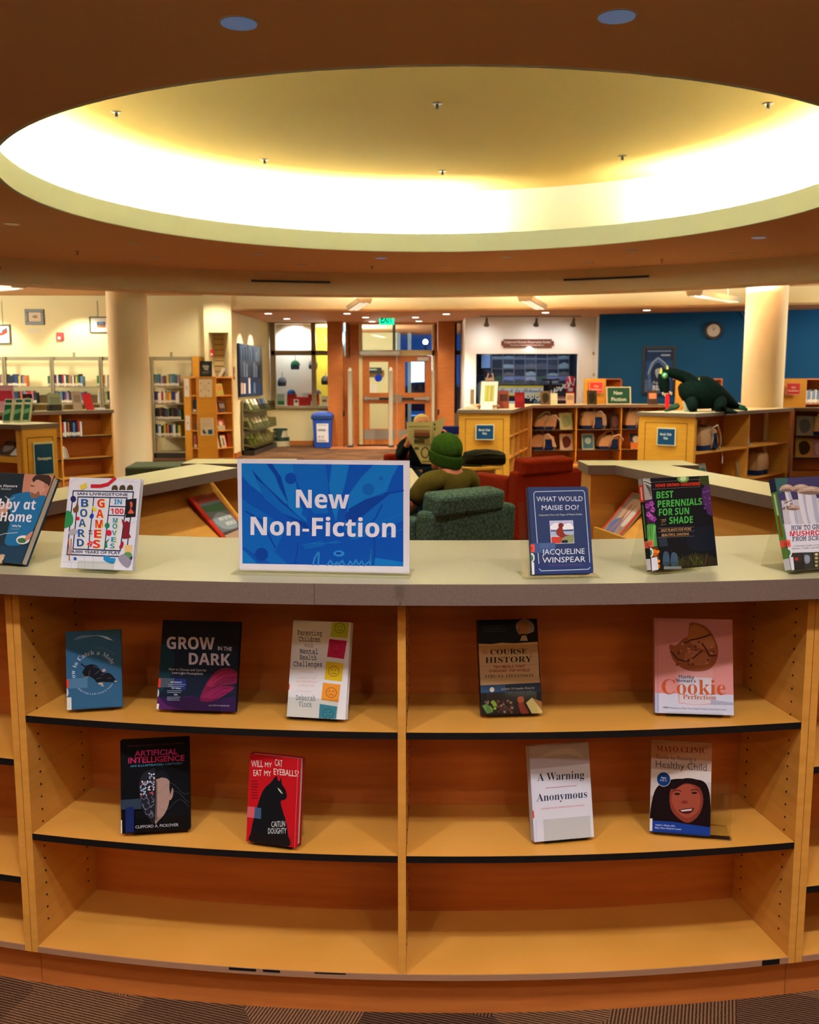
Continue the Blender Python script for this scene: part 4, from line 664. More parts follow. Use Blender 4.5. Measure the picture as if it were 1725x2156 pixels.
C8 = [(1312, 65), (1625, 78), (1590, 597), (1280, 580)]
o, A = front('parenting', 'book', 'white parenting book with five coloured faces on the upper shelf', (-.2171, 2.1394, -.1636, .1404, .2237, .3063), .712, .024, 'cfcdcc', 'clear stand with tall front lip under the white parenting book', C8, lip=.045, bw=.125, dx=-.012)
A.poly(C8, 'd0cfd0'); TB = '2f4558'
for s, x0, x1, y in (('Parenting', 1335, 1467, 148), ('Children', 1342, 1458, 182), ('with', 1373, 1420, 212), ('Mental', 1347, 1445, 248), ('Health', 1347, 1438, 281), ('Challenges', 1315, 1467, 316), ('Deborah', 1328, 1432, 496), ('Vlock', 1343, 1413, 530)): A.txt(s, x0, y - 2, x1, y + 2, 25 if s != 'with' else 18, TB, 'monob' if s not in ('with', 'Deborah', 'Vlock') else 'mono')
A.line([(1347, 344), (1420, 348)], 2, 'c9a890'); A.line([(1330, 446), (1412, 450)], 2, 'c9a890')
for s, x0, x1, y in (('A GUIDE TO LIFE', 1337, 1435, 382), ('WITH EMOTIONALLY', 1327, 1445, 402), ('COMPLEX KIDS', 1338, 1430, 422)): A.txt(s, x0, y, x1, y + 2, 11, 'd9a08a', 'n')
for q, c, lc, (cx, cy), md in (([(1522, 78), (1613, 82), (1605, 163), (1512, 155)], 'a9b82c', '4a5018', (1563, 108), 1), ([(1507, 168), (1601, 178), (1585, 276), (1494, 264)], 'b01c48', '6a1030', (1545, 220), 2), ([(1490, 288), (1583, 300), (1572, 397), (1480, 385)], 'd2b01c', '5a4c18', (1530, 342), 0), ([(1472, 402), (1566, 412), (1554, 506), (1463, 492)], 'd98a2c', '6a3c18', (1516, 455), -1), ([(1455, 514), (1548, 528), (1540, 592), (1450, 588)], '3a8098', '1c4050', (1498, 566), -1)):
    A.poly(q, c); A.line([(cx + 28 * math.cos(a * .524), cy + 27 * math.sin(a * .524)) for a in range(13)], 2.5, lc); A.ell(cx - 9, cy - 8, 3, 3.5, lc, 8); A.ell(cx + 10, cy - 7, 3, 3.5, lc, 8); A.line([(cx - 12, cy + 11 - 4 * md), (cx - 5, cy + 11 + 3 * md), (cx + 5, cy + 12 + 3 * md), (cx + 12, cy + 12 - 4 * md)], 2.5, lc)
A.poly([(1288, 410), (1296, 410), (1293, 440), (1286, 440)], 'd23a30'); A.obj('front_print', o)

C9 = [(120, 68), (463, 62), (490, 598), (150, 607)]
o, A = front('course', 'book', 'Course of History book with torn paper band on the upper shelf', (.2411, 2.1662, .0913, .1446, .2221, .3429), .712, .024, '1a1a1e', 'clear stand with front lip under the history book', C9, lip=.05, bw=.12)
A.poly(C9, '16202c'); A.blob([(340, 110), (360, 75), (400, 64), (440, 90), (445, 130), (425, 160), (370, 160)], '8a7a6a'); A.blob([(355, 90), (400, 80), (415, 110), (405, 150), (380, 165), (357, 140)], '9a6a4a'); A.poly([(340, 192), (370, 150), (410, 150), (466, 130), (468, 195)], '1a1512'); A.poly([(365, 190), (375, 160), (400, 158), (410, 190)], 'a89a86'); A.poly([(357, 118), (362, 118), (366, 140), (358, 138)], '7a4a34')
A.scribble(150, 100, 300, 140, 3, '3a4652', 3); A.poly([(124, 205), (200, 208), (260, 200), (330, 204), (466, 196), (474, 398), (380, 404), (300, 410), (200, 406), (132, 415)], 'b09068'); A.poly([(124, 205), (200, 208), (260, 200), (330, 204), (466, 196), (467, 210), (124, 218)], 'c8ac82'); A.poly([(133, 408), (475, 398), (478, 428), (380, 432), (250, 438), (134, 442)], 'a88a64')
for y in (250, 330, 400): A.line([(130, y + 6), (300, y), (470, y - 6)], 1.5, '8a6a48')
A.txt('The', 145, 268, 188, 262, 22, '9a5a3a', 'script'); A.txt('of', 415, 266, 440, 264, 20, '9a5a3a', 'script'); A.txt('COURSE', 195, 268, 405, 264, 30, '241c1c', 'serif'); A.txt('HISTORY', 167, 316, 434, 310, 32, '241c1c', 'serif'); A.txt('TEN MEALS THAT', 212, 346, 395, 342, 15, '7a2c1c', 'b'); A.txt('CHANGED THE WORLD', 188, 368, 422, 364, 15, '7a2c1c', 'b'); A.txt('STRUAN STEVENSON', 165, 400, 442, 395, 16, '3a2c24', 'serif')
A.poly([(133, 444), (284, 438), (286, 478), (136, 484)], '2f4a68'); A.poly([(288, 438), (478, 430), (480, 480), (290, 482)], '232c38'); A.txt('Includes 10 Complete Menus by', 258, 468, 446, 462, 11, 'b9a88a', 'ital'); A.txt('TONY SINGH, MBE', 278, 486, 436, 482, 11, '5c564e', 'n'); A.poly([(136, 490), (482, 484), (490, 598), (150, 607)], '1c1814')
for i in range(60): A.ell(170 + random.random() * 150, 530 + random.random() * 66, 8, 7, random.choice(['6a3a2c', '3f2420', '8a6a5a', '4a2a1c']), 7)
for i in range(10): A.ell(188 + random.random() * 38, 525 + random.random() * 60, 9, 9, '7a9a34', 8)
A.poly([(398, 540), (430, 512), (486, 560), (490, 598), (430, 600)], 'b8a060'); A.poly([(432, 512), (486, 535), (488, 585)], '8a5a2c'); A.blob([(352, 530), (370, 505), (386, 515), (388, 550), (412, 598), (372, 600)], '7a2a1c'); A.ell(368, 522, 20, 18, '9a4a2c'); A.ell(206, 466, 13, 14, 'd2c8b4'); A.poly([(150, 555), (180, 545), (215, 590), (180, 600)], '5a7a3c')
A.poly([(128, 425), (135, 425), (137, 478), (131, 478)], 'd23a30'); A.obj('front_print', o)

C10 = [(1130, 55), (1568, 68), (1580, 608), (1128, 597)]
o, A = front('cookie', 'book', 'pink cookie recipe book with a big bitten cookie on the upper shelf', (.6687, 2.1662, -.0957, .1809, .2226, .2607), .712, .024, 'b8798a', 'low clear stand under the pink cookie recipe book', C10, lip=.004, bw=.13)
A.poly(C10, 'bd7f8a'); A.poly([(1128, 220), (1320, 175), (1574, 150), (1577, 490), (1128, 482)], 'c98580'); A.poly([(1128, 482), (1577, 490), (1580, 608), (1128, 597)], 'bcbfd0'); A.poly([(1128, 482), (1150, 482), (1150, 597), (1128, 597)], '9fb0c8'); A.poly([(1450, 520), (1578, 535), (1578, 550), (1440, 548)], '9a9fb4'); A.line([(1146, 58), (1146, 590)], 3, 'a46a78')
A.poly([(1252, 330), (1462, 335), (1450, 545), (1360, 552), (1266, 540)], 'c98f8c'); A.poly([(1268, 388), (1455, 395), (1448, 540), (1360, 550), (1270, 536)], 'c4bcc4'); A.line([(1250, 308), (1462, 308)], 2, 'dcd0d0')
A.blob([(1336, 82), (1400, 95), (1445, 130), (1478, 190), (1490, 240), (1480, 300), (1440, 345), (1370, 358), (1300, 345), (1240, 300), (1215, 235), (1218, 205), (1250, 210), (1290, 175), (1318, 160), (1326, 110)], '8f4f30'); A.blob([(1340, 100), (1395, 108), (1450, 160), (1470, 220), (1400, 230), (1340, 200), (1320, 170)], 'a86a44'); A.blob([(1320, 240), (1400, 250), (1450, 280), (1420, 320), (1340, 320), (1300, 280)], 'a06040')
for q in ([(1340, 180), (1380, 172), (1420, 160), (1445, 150)], [(1400, 200), (1420, 230), (1440, 270), (1480, 268)], [(1290, 200), (1320, 190), (1340, 178)], [(1225, 245), (1260, 290), (1310, 300)], [(1310, 295), (1340, 290), (1400, 240)]): A.line(q, 8, '4a2418')
for i in range(26): A.ell(1240 + random.random() * 220, 180 + random.random() * 150, 9, 7, random.choice(['b87a54', '6a3620', 'b0704a', '7a442c']), 7)
A.txt('Martha', 1262, 397, 1353, 400, 20, '1f3350', 'serifb'); A.txt("Stewart's", 1250, 418, 1363, 421, 20, '1f3350', 'serifb'); A.txt('Cookie', 1168, 487, 1532, 491, 84, 'b8542c', 'serif'); A.txt('Perfection', 1290, 515, 1478, 519, 27, 'a8603c', 'serif'); A.txt('100+', 1175, 569, 1210, 570, 10, '3a3f50', 'b'); A.txt('Recipes to Take Your Sweet Treats to the Next Level', 1216, 571, 1535, 580, 10, '6a6f80', 'n'); A.obj('front_print', o)

# ---- middle shelf
C11 = [(105, 87), (633, 65), (650, 740), (130, 775)]
o, A = front('robots', 'book', 'black illustrated artificial intelligence book on the middle shelf', (-.6083, 2.1749, .137, .1614, .2195, .0816 + .1), .416, .022, '0b0d12', 'clear stand under the black artificial intelligence book', C11, lip=.035, bw=.13, dx=.01)
A.poly(C11, '0a0c10'); A.txt('FROM MEDIEVAL ROBOTS TO NEURAL NETWORKS', 160, 134, 600, 112, 13, '5a2c3c', 'n'); A.txt('ARTIFICIAL', 218, 204, 548, 188, 42, 'b02a6a', 'b'); A.txt('INTELLIGENCE', 170, 256, 600, 236, 42, 'b8285c', 'b'); A.txt('AN ILLUSTRATED HISTORY', 186, 284, 588, 262, 14, '4a86a8', 'b')
A.blob([(380, 380), (400, 335), (440, 315), (480, 350), (495, 420), (488, 540), (460, 620), (410, 678), (382, 680)], 'a08478'); A.blob([(375, 372), (400, 320), (440, 308), (480, 345), (492, 390), (470, 370), (430, 362), (400, 372)], '15171d'); A.blob([(488, 445), (515, 440), (517, 490), (498, 528), (485, 500)], 'a08478'); A.poly([(490, 380), (510, 440), (495, 490), (488, 440)], '101216'); A.poly([(380, 380), (384, 680), (400, 672), (396, 390)], '6a564e')
A.blob([(382, 320), (382, 680), (330, 655), (285, 580), (262, 470), (260, 390), (290, 330), (340, 305)], '20222c')
nd = [(270 + random.random() * 108, 325 + random.random() * 330) for _ in range(120)]; nd = [p for p in nd if ((p[0] - 385) / 125) ** 2 + ((p[1] - 490) / 185) ** 2 < 1]
for p in nd:
    for q in sorted(nd, key=lambda q: (q[0] - p[0]) ** 2 + (q[1] - p[1]) ** 2)[1:4]: A.line([p, q], 1.6, '8a8a9a')
for p in nd:
    if p[1] < 500: A.ell(p[0], p[1], 6, 6, random.choice(['c8c8d4', '7fa0c0', 'c24a4a', 'd8d8dc', '9fb0c0']), 8)
for k in range(3): A.line([(400 + 20 * i, 560 - k * 60 + 40 * math.sin(i * .55 + k)) for i in range(13)], 1.6, '5a5e68')
A.txt('CLIFFORD A. PICKOVER', 238, 732, 562, 712, 20, 'b8bcc4', 'n'); A.poly([(118, 524), (280, 512), (282, 590), (122, 596)], '2a3a4a'); A.poly([(160, 580), (225, 575), (228, 760), (165, 765)], '14245a'); A.poly([(120, 672), (135, 671), (139, 768), (124, 770)], 'd0d0c8'); A.obj('front_print', o)

C12 = [(1100, 165), (1487, 210), (1460, 880), (1073, 830)]
o, A = front('cat', 'book', 'red Will My Cat Eat My Eyeballs book with a black cat on the middle shelf', (-.3218, 2.1106, -.2614, .1284, .2052, .1552), .416, .024, '9c1018', 'low clear stand under the red book with the black cat', C12, lip=.022, bw=.10)
A.poly(C12, 'b3131b'); A.blob([(1112, 836), (1110, 760), (1130, 660), (1165, 540), (1205, 440), (1260, 385), (1300, 338), (1312, 365), (1325, 375), (1338, 350), (1345, 400), (1370, 440), (1381, 490), (1368, 515), (1335, 530), (1350, 600), (1375, 680), (1390, 780), (1388, 870)], '121317'); A.poly([(1310, 424), (1330, 440), (1352, 472), (1338, 468), (1320, 446)], 'b8c49a')
A.txt('WILL', 1112, 268, 1200, 268, 50, 'd8d0c4', 'n'); A.txt('MY', 1215, 268, 1268, 272, 36, 'd8d0c4', 'n'); A.txt('CAT', 1290, 258, 1348, 270, 50, 'd8d0c4', 'n'); A.txt('EAT', 1128, 336, 1190, 336, 46, 'd8d0c4', 'n'); A.txt('MY', 1210, 334, 1262, 340, 40, 'd8d0c4', 'n'); A.txt('EYEBALLS?', 1282, 326, 1470, 344, 46, 'd8d0c4', 'n')
A.scribble(1115, 365, 1165, 515, 7, '7a0c14', 9); A.txt('CAITLIN', 1265, 724, 1368, 718, 42, 'd2d4cc', 'n'); A.txt('DOUGHTY', 1240, 774, 1378, 772, 42, 'd2d4cc', 'n'); A.poly([(1080, 566), (1140, 572), (1135, 655), (1076, 648)], 'c25860'); A.poly([(1140, 572), (1188, 580), (1186, 662), (1134, 655)], '3a5478'); A.line([(1466, 210), (1440, 878)], 4, 'd05060'); A.obj('front_print', o)

C13 = [(125, 115), (570, 83), (617, 797), (160, 838)]
o, A = front('warning', 'book', 'white A Warning book on the middle shelf', (.3651, 2.1349, .1807, .1478, .2198, .2435), .416, .028, 'c9c8cc', 'clear stand with tall front lip under the white book', C13, spine='b9b9be', lip=.05, bw=.115, dx=.008)
A.poly(C13, 'c6c7d0'); A.poly([(125, 115), (570, 83), (578, 240), (400, 260), (135, 285)], 'aba2a8'); A.blob([(200, 200), (320, 140), (450, 130), (540, 200), (420, 170), (300, 180)], 'b9b0b4'); A.txt('A Warning', 186, 373, 540, 352, 58, '232a3a', 'serif'); A.line([(248, 426), (482, 406)], 4, 'b0505a'); A.txt('Anonymous', 180, 528, 562, 496, 58, '232a3a', 'serif'); A.txt('A SENIOR TRUMP ADMINISTRATION OFFICIAL', 206, 590, 545, 560, 12, 'c0606a', 'serifb')  # greyer top of the white cover is shade painted into the print
A.poly([(138, 598), (158, 596), (162, 652), (142, 655)], 'd8432e'); A.poly([(165, 665), (182, 664), (188, 825), (170, 828)], 'b4c2d4'); A.obj('front_print', o)

C14 = [(1057, 72), (1508, 100), (1495, 792), (1030, 757)]
o, A = front('child', 'book', 'guide to raising a healthy child with a smiling girl on the middle shelf', (.6451, 2.1634, -.1799, .1399, .2159, .1708), .416, .016, 'a9a4a4', 'wide clear stand reaching past the healthy child guide', C14, lip=.004, bw=.18, dx=.03, hard=False)
A.poly(C14, 'b0998a'); A.poly([(1057, 72), (1508, 100), (1505, 220), (1052, 200)], 'a87858'); A.poly([(1050, 280), (1502, 300), (1500, 380), (1044, 360)], 'c9c2bc'); A.poly([(1045, 360), (1500, 380), (1495, 500), (1040, 480)], 'bdb4ae')  # brownish upper band is shade and reflection painted into the cover
A.txt('MAYO CLINIC', 1093, 147, 1468, 164, 40, '7a2420', 'serif'); A.txt('Guide to Raising a', 1088, 202, 1388, 222, 31, '3a2c2c', 'l'); A.txt('Healthy Child', 1086, 268, 1468, 295, 50, '1c2438', 'l')
A.blob([(1090, 420), (1200, 360), (1330, 355), (1440, 370), (1485, 440), (1498, 560), (1497, 730), (1300, 720), (1100, 700), (1038, 690), (1045, 560)], '17090c'); A.blob([(1186, 480), (1220, 400), (1320, 365), (1400, 400), (1440, 480), (1436, 560), (1400, 640), (1330, 688), (1260, 660), (1200, 590)], '7d3626'); A.blob([(1200, 500), (1250, 420), (1330, 395), (1390, 430), (1420, 500), (1400, 600), (1320, 650), (1240, 600)], '954634'); A.blob([(1200, 420), (1300, 350), (1420, 370), (1450, 440), (1380, 400), (1300, 390), (1230, 430)], '1a0a0c')
A.ell(1245, 468, 22, 8, '1a0a0a'); A.ell(1375, 460, 22, 8, '1a0a0a'); A.line([(1215, 446), (1245, 438), (1275, 448)], 6, '2a1210'); A.line([(1350, 440), (1380, 432), (1405, 442)], 6, '2a1210'); A.ell(1300, 530, 26, 13, '7d3022'); A.blob([(1255, 590), (1310, 580), (1372, 575), (1350, 610), (1310, 620), (1275, 610)], '4a1418'); A.poly([(1268, 592), (1360, 580), (1350, 594), (1280, 602)], 'cfc4bc'); A.poly([(1045, 590), (1100, 590), (1170, 600), (1180, 680), (1040, 665)], '14090c')
A.ell(1143, 357, 53, 56, 'b8c4d2'); A.ell(1143, 357, 50, 52, '14346e'); A.txt('Ages', 1122, 350, 1162, 353, 14, 'b8cce0', 'b'); A.txt('3 to 11', 1116, 370, 1165, 373, 14, 'b8cce0', 'b'); A.poly([(1036, 672), (1200, 680), (1330, 700), (1497, 722), (1495, 792), (1030, 757)], '17388a'); A.txt('Angela C. Mattke, M.D.', 1074, 710, 1228, 720, 12, 'a8bce0', 'b'); A.txt("Mayo Clinic Children's Center", 1072, 732, 1275, 745, 12, 'a8bce0', 'b'); A.poly([(1033, 656), (1054, 657), (1050, 754), (1030, 752)], 'd0d0c8'); A.obj('front_print', o)
# magazines on the sloping shelves behind the counter
def leaning(label, M, w, h, t, col, nm='magazine', cat='magazine', group=None, draw=None):
    o = book(nm, label, M, w, h, t, col, None, group, hard=False); A = Art(M, w, h, [(0, 0), (100, 0), (100, 100), (0, 100)], -.0004, .00006)
    if draw: draw(A); A.obj('front_print', o)
    tag(o, cat=cat); return o
def d1(A):
    A.rect(0, 0, 14, 100, 'c8301c'); A.rect(14, 3, 96, 97, '6a7078'); A.rect(14, 78, 96, 100 - 3, '4a3a3c'); A.poly([(14, 22), (96, 22), (96, 40), (14, 34)], '3f6a4a'); A.rect(14, 3, 96, 16, '8a2a20'); A.blob([(20, 50), (60, 40), (90, 55), (80, 75), (30, 72)], '8d98a4'); A.txt('BEST OF THE', 40, 56, 90, 56, 6, 'd8dcda', 'heavy'); A.txt('WORLD', 50, 68, 90, 68, 7, 'd8dcda', 'heavy'); A.poly([(14, 84), (96, 80), (96, 96), (14, 96)], 'b0927c')
def d2(A):
    A.rect(0, 0, 100, 100, 'c8301c'); A.rect(8, 3, 92, 97, '8d7a6c'); A.blob([(30, 20), (60, 10), (90, 30), (80, 70), (50, 90), (25, 60)], 'b8967e'); A.blob([(20, 70), (60, 60), (70, 90), (25, 95)], '5a68a0'); A.blob([(55, 40), (88, 40), (85, 75), (60, 70)], 'c4b8b4'); A.line([(45, 30), (50, 60), (40, 92)], 8, 'a06a50'); A.line([(65, 30), (62, 70), (70, 96)], 8, 'b07a5c'); A.rect(8, 3, 92, 16, '7a6a48')
leaning('red bordered magazine leaning in the shelf left of the sign', place(-.818, 4.55, .735, R(72), R(43)), .24, .29, .012, 'b02a1c', draw=d1)
leaning('red bordered magazine with a beach picture leaning beside the navy rounded book', place(.995, 4.72, .735, R(-76), R(41)), .21, .27, .012, 'b02a1c', draw=d2)
# ------------------------------------------------------------------ shelving beyond the ring
def frame_of(a, b):
    a = Vector((a[0], a[1], 0)); b = Vector((b[0], b[1], 0)); u = (b - a).normalized(); n = Vector((-u.y, u.x, 0)); L = (b - a).length
    return Matrix(((u.x, n.x, 0, a.x), (u.y, n.y, 0, a.y), (0, 0, 1, 0), (0, 0, 0, 1))), L
def shelves(t, a, b, depth, z0, z1, divs, levels, mt, mb=None, th=.022, band=None, kick=True, back=True):
    M, L = frame_of(a, b); B = lambda *q: MB(M).box(*q); mb = mb or mt
    for nm, x in [('side_panel', 0), ('side_panel', L - th)] + [('divider', d - th / 2) for d in divs]: B((x, 0, 0), (x + th, depth, z1), mt).obj(nm, t)
    if back: B((th, depth - .02, z0), (L - th, depth - .002, z1), mb).obj('back_panel', t)
    es = [th] + [e for d in divs for e in (d - th / 2, d + th / 2)] + [L - th]
    for k in range(0, len(es), 2):
        for z in levels:
            o = B((es[k] + .0005, .004, z - .02), (es[k + 1] - .0005, depth - .02, z), mt).obj('shelf', t)
            if band: B((es[k] + .0005, .002, z - .02), (es[k + 1] - .0005, .0045, z), band).obj('edge_band', o)
    B((th, .01, z0), (L - th, depth - .02, z0 + .02), mt).obj('bottom_shelf', t)
    if kick and z0 > .03: B((th, .03, 0), (L - th, .05, z0), mb).obj('kick_board', t)
    return M, L
def sign_on(label, M, w, h, col, lines, fc='d8dcd4', nm='sign', cat='sign', rim='c9c6a8', th=.012, style='b', group=None, y=0):
    t = thing(nm, label, cat, M, group); MB(M).box((-w / 2, y - th, 0), (w / 2, y, h), mat('rim_' + rim, rim, .4, .4)).obj('holder', t)
    A = Art(M, w, h, [(0, 0), (100, 0), (100, 100), (0, 100)], y - th, .0012); A.rect(5, 6, 95, 94, col)
    for s, x0, x1, yy, hp in lines: A.txt(s, x0, yy, x1, yy, hp, fc, style)
    A.obj('printed_card', t); return t
# --- island with the book club kits, middle
K = .62
tA = thing('bookcase', 'low maple bookcase ending in the Book Club Kits panel beside the wooden posts', 'bookcase', (.7, 13.9, 0), 'low bookcases round the seating area')
a0, a1, a2, a3 = (.70, 13.95), (1.47, 13.9), (2.08, 16.5), (4.6, 16.95)
MB().prism([(.69, 13.93), (1.48, 13.88), (2.1, 16.46), (4.6, 16.9), (4.5, 17.4), (1.2, 17.3)], 1.02, 1.067, LAMD).obj('countertop', tA); MB().prism([(.69, 13.93), (1.48, 13.88), (2.1, 16.46), (4.6, 16.9), (4.5, 17.4), (1.2, 17.3)], 1.0665, 1.0675, LAM_LIT).obj('lit_laminate_top', tA)
MA, LA = frame_of((.72, 13.96), (1.45, 13.91)); MB(MA).box((0, 0, 0), (LA, .03, 1.02), OAKP).obj('end_panel', tA)
GROOVE = mat('panel_groove', '5a3410', .6, .2)
def groove(M, L, par, z1=.93, i=.12):
    m = MB(M)
    m.box((i * L, -.001, .1), (i * L + .008, .001, z1), GROOVE).box((L - i * L - .008, -.001, .1), (L - i * L, .001, z1), GROOVE).box((i * L, -.001, z1), (L - i * L, .001, z1 + .008), GROOVE); m.obj('panel_groove', par)
groove(MA, LA, tA.children[0] if False else tA)
shelves(tA, (1.45, 13.95), (2.03, 16.4), .36, .06, 1.02, [.62, 1.25, 1.88], [.36, .68], OAK, OAKR)
MR, LR = shelves(tA, (2.08, 16.5), (4.55, 16.93), .42, .06, 1.02, [.82, 1.64], [.283, .638], OAK, OAKR, band=BLACK)
MB(MR).box((.05, -.45, 0), (LR - .3, -.02, .055), OAK).obj('plinth', tA)
sign_on('blue Book Club Kits sign on the maple end panel beside the wooden post', place(*at(1021, 926, 13.93).xy, at(1021, 926, 13.93).z, R(-4)), .27, .225, '17466c', [('Book Club', 18, 78, 42, 13), ('Kits', 38, 60, 64, 13)], y=-.03)
# --- island with the dragon, right
tB = thing('bookcase', 'low maple bookcase ending in the Book Club Kits panel under the green dragon', 'bookcase', (3.4, 12.8, 0), 'low bookcases round the seating area')
PB = [(3.05, 12.97), (3.68, 12.38), (5.9, 14.82), (5.3, 15.3)]
MB().prism(PB, 1.02, 1.067, LAMD).obj('countertop', tB); MB().prism(PB, 1.0665, 1.0675, LAM_LIT).obj('lit_laminate_top', tB)
MBm, LB = frame_of((3.085, 12.955), (3.68, 12.42)); MB(MBm).box((0, 0, 0), (LB, .03, 1.02), OAKP).obj('end_panel', tB); groove(MBm, LB, tB)
MS, LS = shelves(tB, (3.713, 12.466), (5.86, 14.83), .40, .06, 1.02, [1.68], [.55], OAK, OAKR)
sign_on('blue Book Club Kits sign on the maple end panel under the dragon', MBm @ Matrix.Translation((LB * .52, -.002, .635)), .27, .235, '17466c', [('Book Club', 18, 78, 42, 13), ('Kits', 38, 60, 64, 13)])
# --- next run at the right edge
tE = thing('bookcase', 'low maple bookcase cut by the right edge of view, past the dragon', 'bookcase', (6.4, 15, 0), 'low bookcases round the seating area')
MB().prism([(5.93, 14.84), (8.4, 14.5), (8.4, 15.1), (5.93, 15.3)], 1.02, 1.067, LAMD).obj('countertop', tE); shelves(tE, (5.93, 14.88), (8.4, 14.55), .40, .06, 1.02, [1.2], [.30, .64], OAKR, OAKR, band=BLACK)
# --- newspapers stand, left edge
tC = thing('bookcase', 'low maple stand with the Newspapers panel at the left edge', 'bookcase', (-3.9, 9.7, 0), 'low bookcases round the seating area')
PC = [(-5.0, 9.98), (-3.75, 9.28), (-3.52, 9.66), (-4.7, 10.5)]; MB().prism(PC, 1.02, 1.067, LAMD).obj('countertop', tC); MB().prism(PC, 1.0665, 1.0675, LAM_LIT).obj('lit_laminate_top', tC)
MC, LC = frame_of((-3.75, 9.3), (-3.54, 9.64)); MB(MC).box((0, 0, 0), (LC, .03, 1.02), OAKP).obj('end_panel', tC); groove(MC, LC, tC)
MG, LG = frame_of((-4.98, 9.99), (-3.78, 9.32)); MB(MG).box((0, .02, 0), (.02, .4, 1.02), OAK).obj('side_panel', tC); MB(MG).box((LG - .06, 0, 0), (LG - .005, .38, 1.02), OAK).obj('side_panel', tC); MB(MG).box((.02, .36, .05), (LG - .06, .38, 1.02), OAKR).obj('back_panel', tC)
MB(MG).hexa([(.02, .02, .70), (LG - .06, .02, .70), (LG - .06, .36, .76), (.02, .36, .76)], [(.02, .02, .72), (LG - .06, .02, .72), (LG - .06, .36, .78), (.02, .36, .78)], OAK).obj('sloping_shelf', tC); MB(MG).box((.02, .0, .69), (LG - .06, .018, .75), OAKP).obj('shelf_lip', tC); MB(MG).box((.02, .01, .36), (LG - .06, .36, .38), OAK).obj('shelf', tC); MB(MG).box((.02, .05, 0), (LG - .06, .07, .36), OAKR).obj('kick_board', tC)
sign_on('blue Newspapers sign on the end panel at the left edge', MC @ Matrix.Translation((LC * .56, -.002, .55)), .235, .34, '17406a', [('Newspapers', 18, 86, 52, 9)])
leaning('magazine with a dark photograph lying on the newspapers stand, left one', MG @ place(LG - .36, .06, .757, 0, R(50)), .2, .22, .008, '3a2c2a', draw=lambda A: (A.rect(0, 0, 100, 100, '4a3632'), A.blob([(10, 30), (60, 20), (90, 60), (40, 80)], '8a7068'), A.rect(0, 0, 100, 14, 'a89080')))
leaning('pale newsletter on the newspapers stand beside its end panel', MG @ place(LG - .16, .06, .757, 0, R(50)), .16, .22, .006, 'cfc3a4', draw=lambda A: (A.rect(0, 0, 100, 100, 'cfc3a0'), A.rect(30, 4, 90, 10, '3a342c'), A.rect(30, 40, 50, 50, '5a4a2c'), A.rect(10, 62, 92, 98, 'd2d2d6'), A.txt('NEWSLETTER', 25, 80, 80, 80, 6, '4a4a4e', 'b')))
# --- bookcase in front of the left column
tD = thing('bookcase', 'low maple bookcase with one row of books in front of the left column', 'bookcase', (-4.9, 13.6, 0), 'low bookcases round the seating area')
d0, d1 = (-6.1, 12.2), (-4.32, 14.02); PD = [(-6.12, 12.17), (-4.29, 13.99), (-4.52, 14.30), (-6.4, 12.5)]
MB().prism(PD, 1.02, 1.067, LAMD).obj('countertop', tD); MB().prism(PD, 1.0665, 1.0675, LAM_LIT).obj('lit_laminate_top', tD)
MD, LD = shelves(tD, (-6.08, 12.24), (-4.32, 14.02), .36, .1, 1.02, [shp(frame_of((-6.08, 12.24), (-4.32, 14.02))[0], 129, .7)], [.385, .70], OAK, OAKR, band=BLACK)
# ------------------------------------------------------------------ rows of spines
PAL = {'navy': '14233f', 'black': '16161a', 'dark blue': '1b3a6a', 'red': 'a0242c', 'white': 'd2cfc8', 'grey': '7d7c7a', 'green': '1f6a3a', 'teal': '2f6a74', 'purple': '4a2c5c', 'orange': 'c2642a', 'yellow': 'c8a83a', 'pink': 'b0707c', 'brown': '5a3a28', 'sky blue': '5a86b0', 'lime green': '8aa83a'}
ORD = ['first', 'second', 'third', 'fourth', 'fifth', 'sixth', 'seventh', 'eighth', 'ninth', 'tenth', 'eleventh', 'twelfth', 'thirteenth', 'fourteenth', 'fifteenth', 'sixteenth', 'seventeenth', 'eighteenth', 'nineteenth', 'twentieth', 'twenty-first', 'twenty-second', 'twenty-third', 'twenty-fourth', 'twenty-fifth', 'twenty-sixth', 'twenty-seventh', 'twenty-eighth']
SPM = {}
def spine_mesh(c):
    if c in SPM: return SPM[c]
    m = MB(); cm = mat('spine_' + c.replace(' ', '_'), PAL[c], .5, .3); lb = flat('d2cebc'); m.box((-.5, 0, .28), (.5, 1, 1), cm).box((-.5, 0, 0), (.5, 1, .06), cm).box((-.5, .004, .06), (.5, 1, .28), cm).box((-.42, -.004, .06), (.42, .005, .28), lb)
    o = m.obj('book'); SPM[c] = o.data; bpy.data.objects.remove(o); return SPM[c]
def row(M, x0, x1, y, z, colours, where, group, hmin=.19, hmax=.235, d=.15, wmin=.024, wmax=.042, lean_last=False):
    rnd = random.Random(hash(where) % 1000 if False else sum(map(ord, where))); x = x0; k = 0; ws = []
    while x < x1 - .02:
        w = rnd.uniform(wmin, wmax); ws.append((x, w)); x += w + .0015
    for k, (x, w) in enumerate(ws):
        c = colours[k % len(colours)] if isinstance(colours, list) else colours; o = bpy.data.objects.new('book', spine_mesh(c)); COL.objects.link(o)
        o.matrix_world = M @ Matrix.Translation((x + w / 2, y + rnd.uniform(0, .008), z)) @ Matrix.Diagonal((w, d, rnd.uniform(hmin, hmax), 1))
        tag(o, '%s book, %s from the left %s' % (c, ORD[min(k, 27)], where), 'book', group)
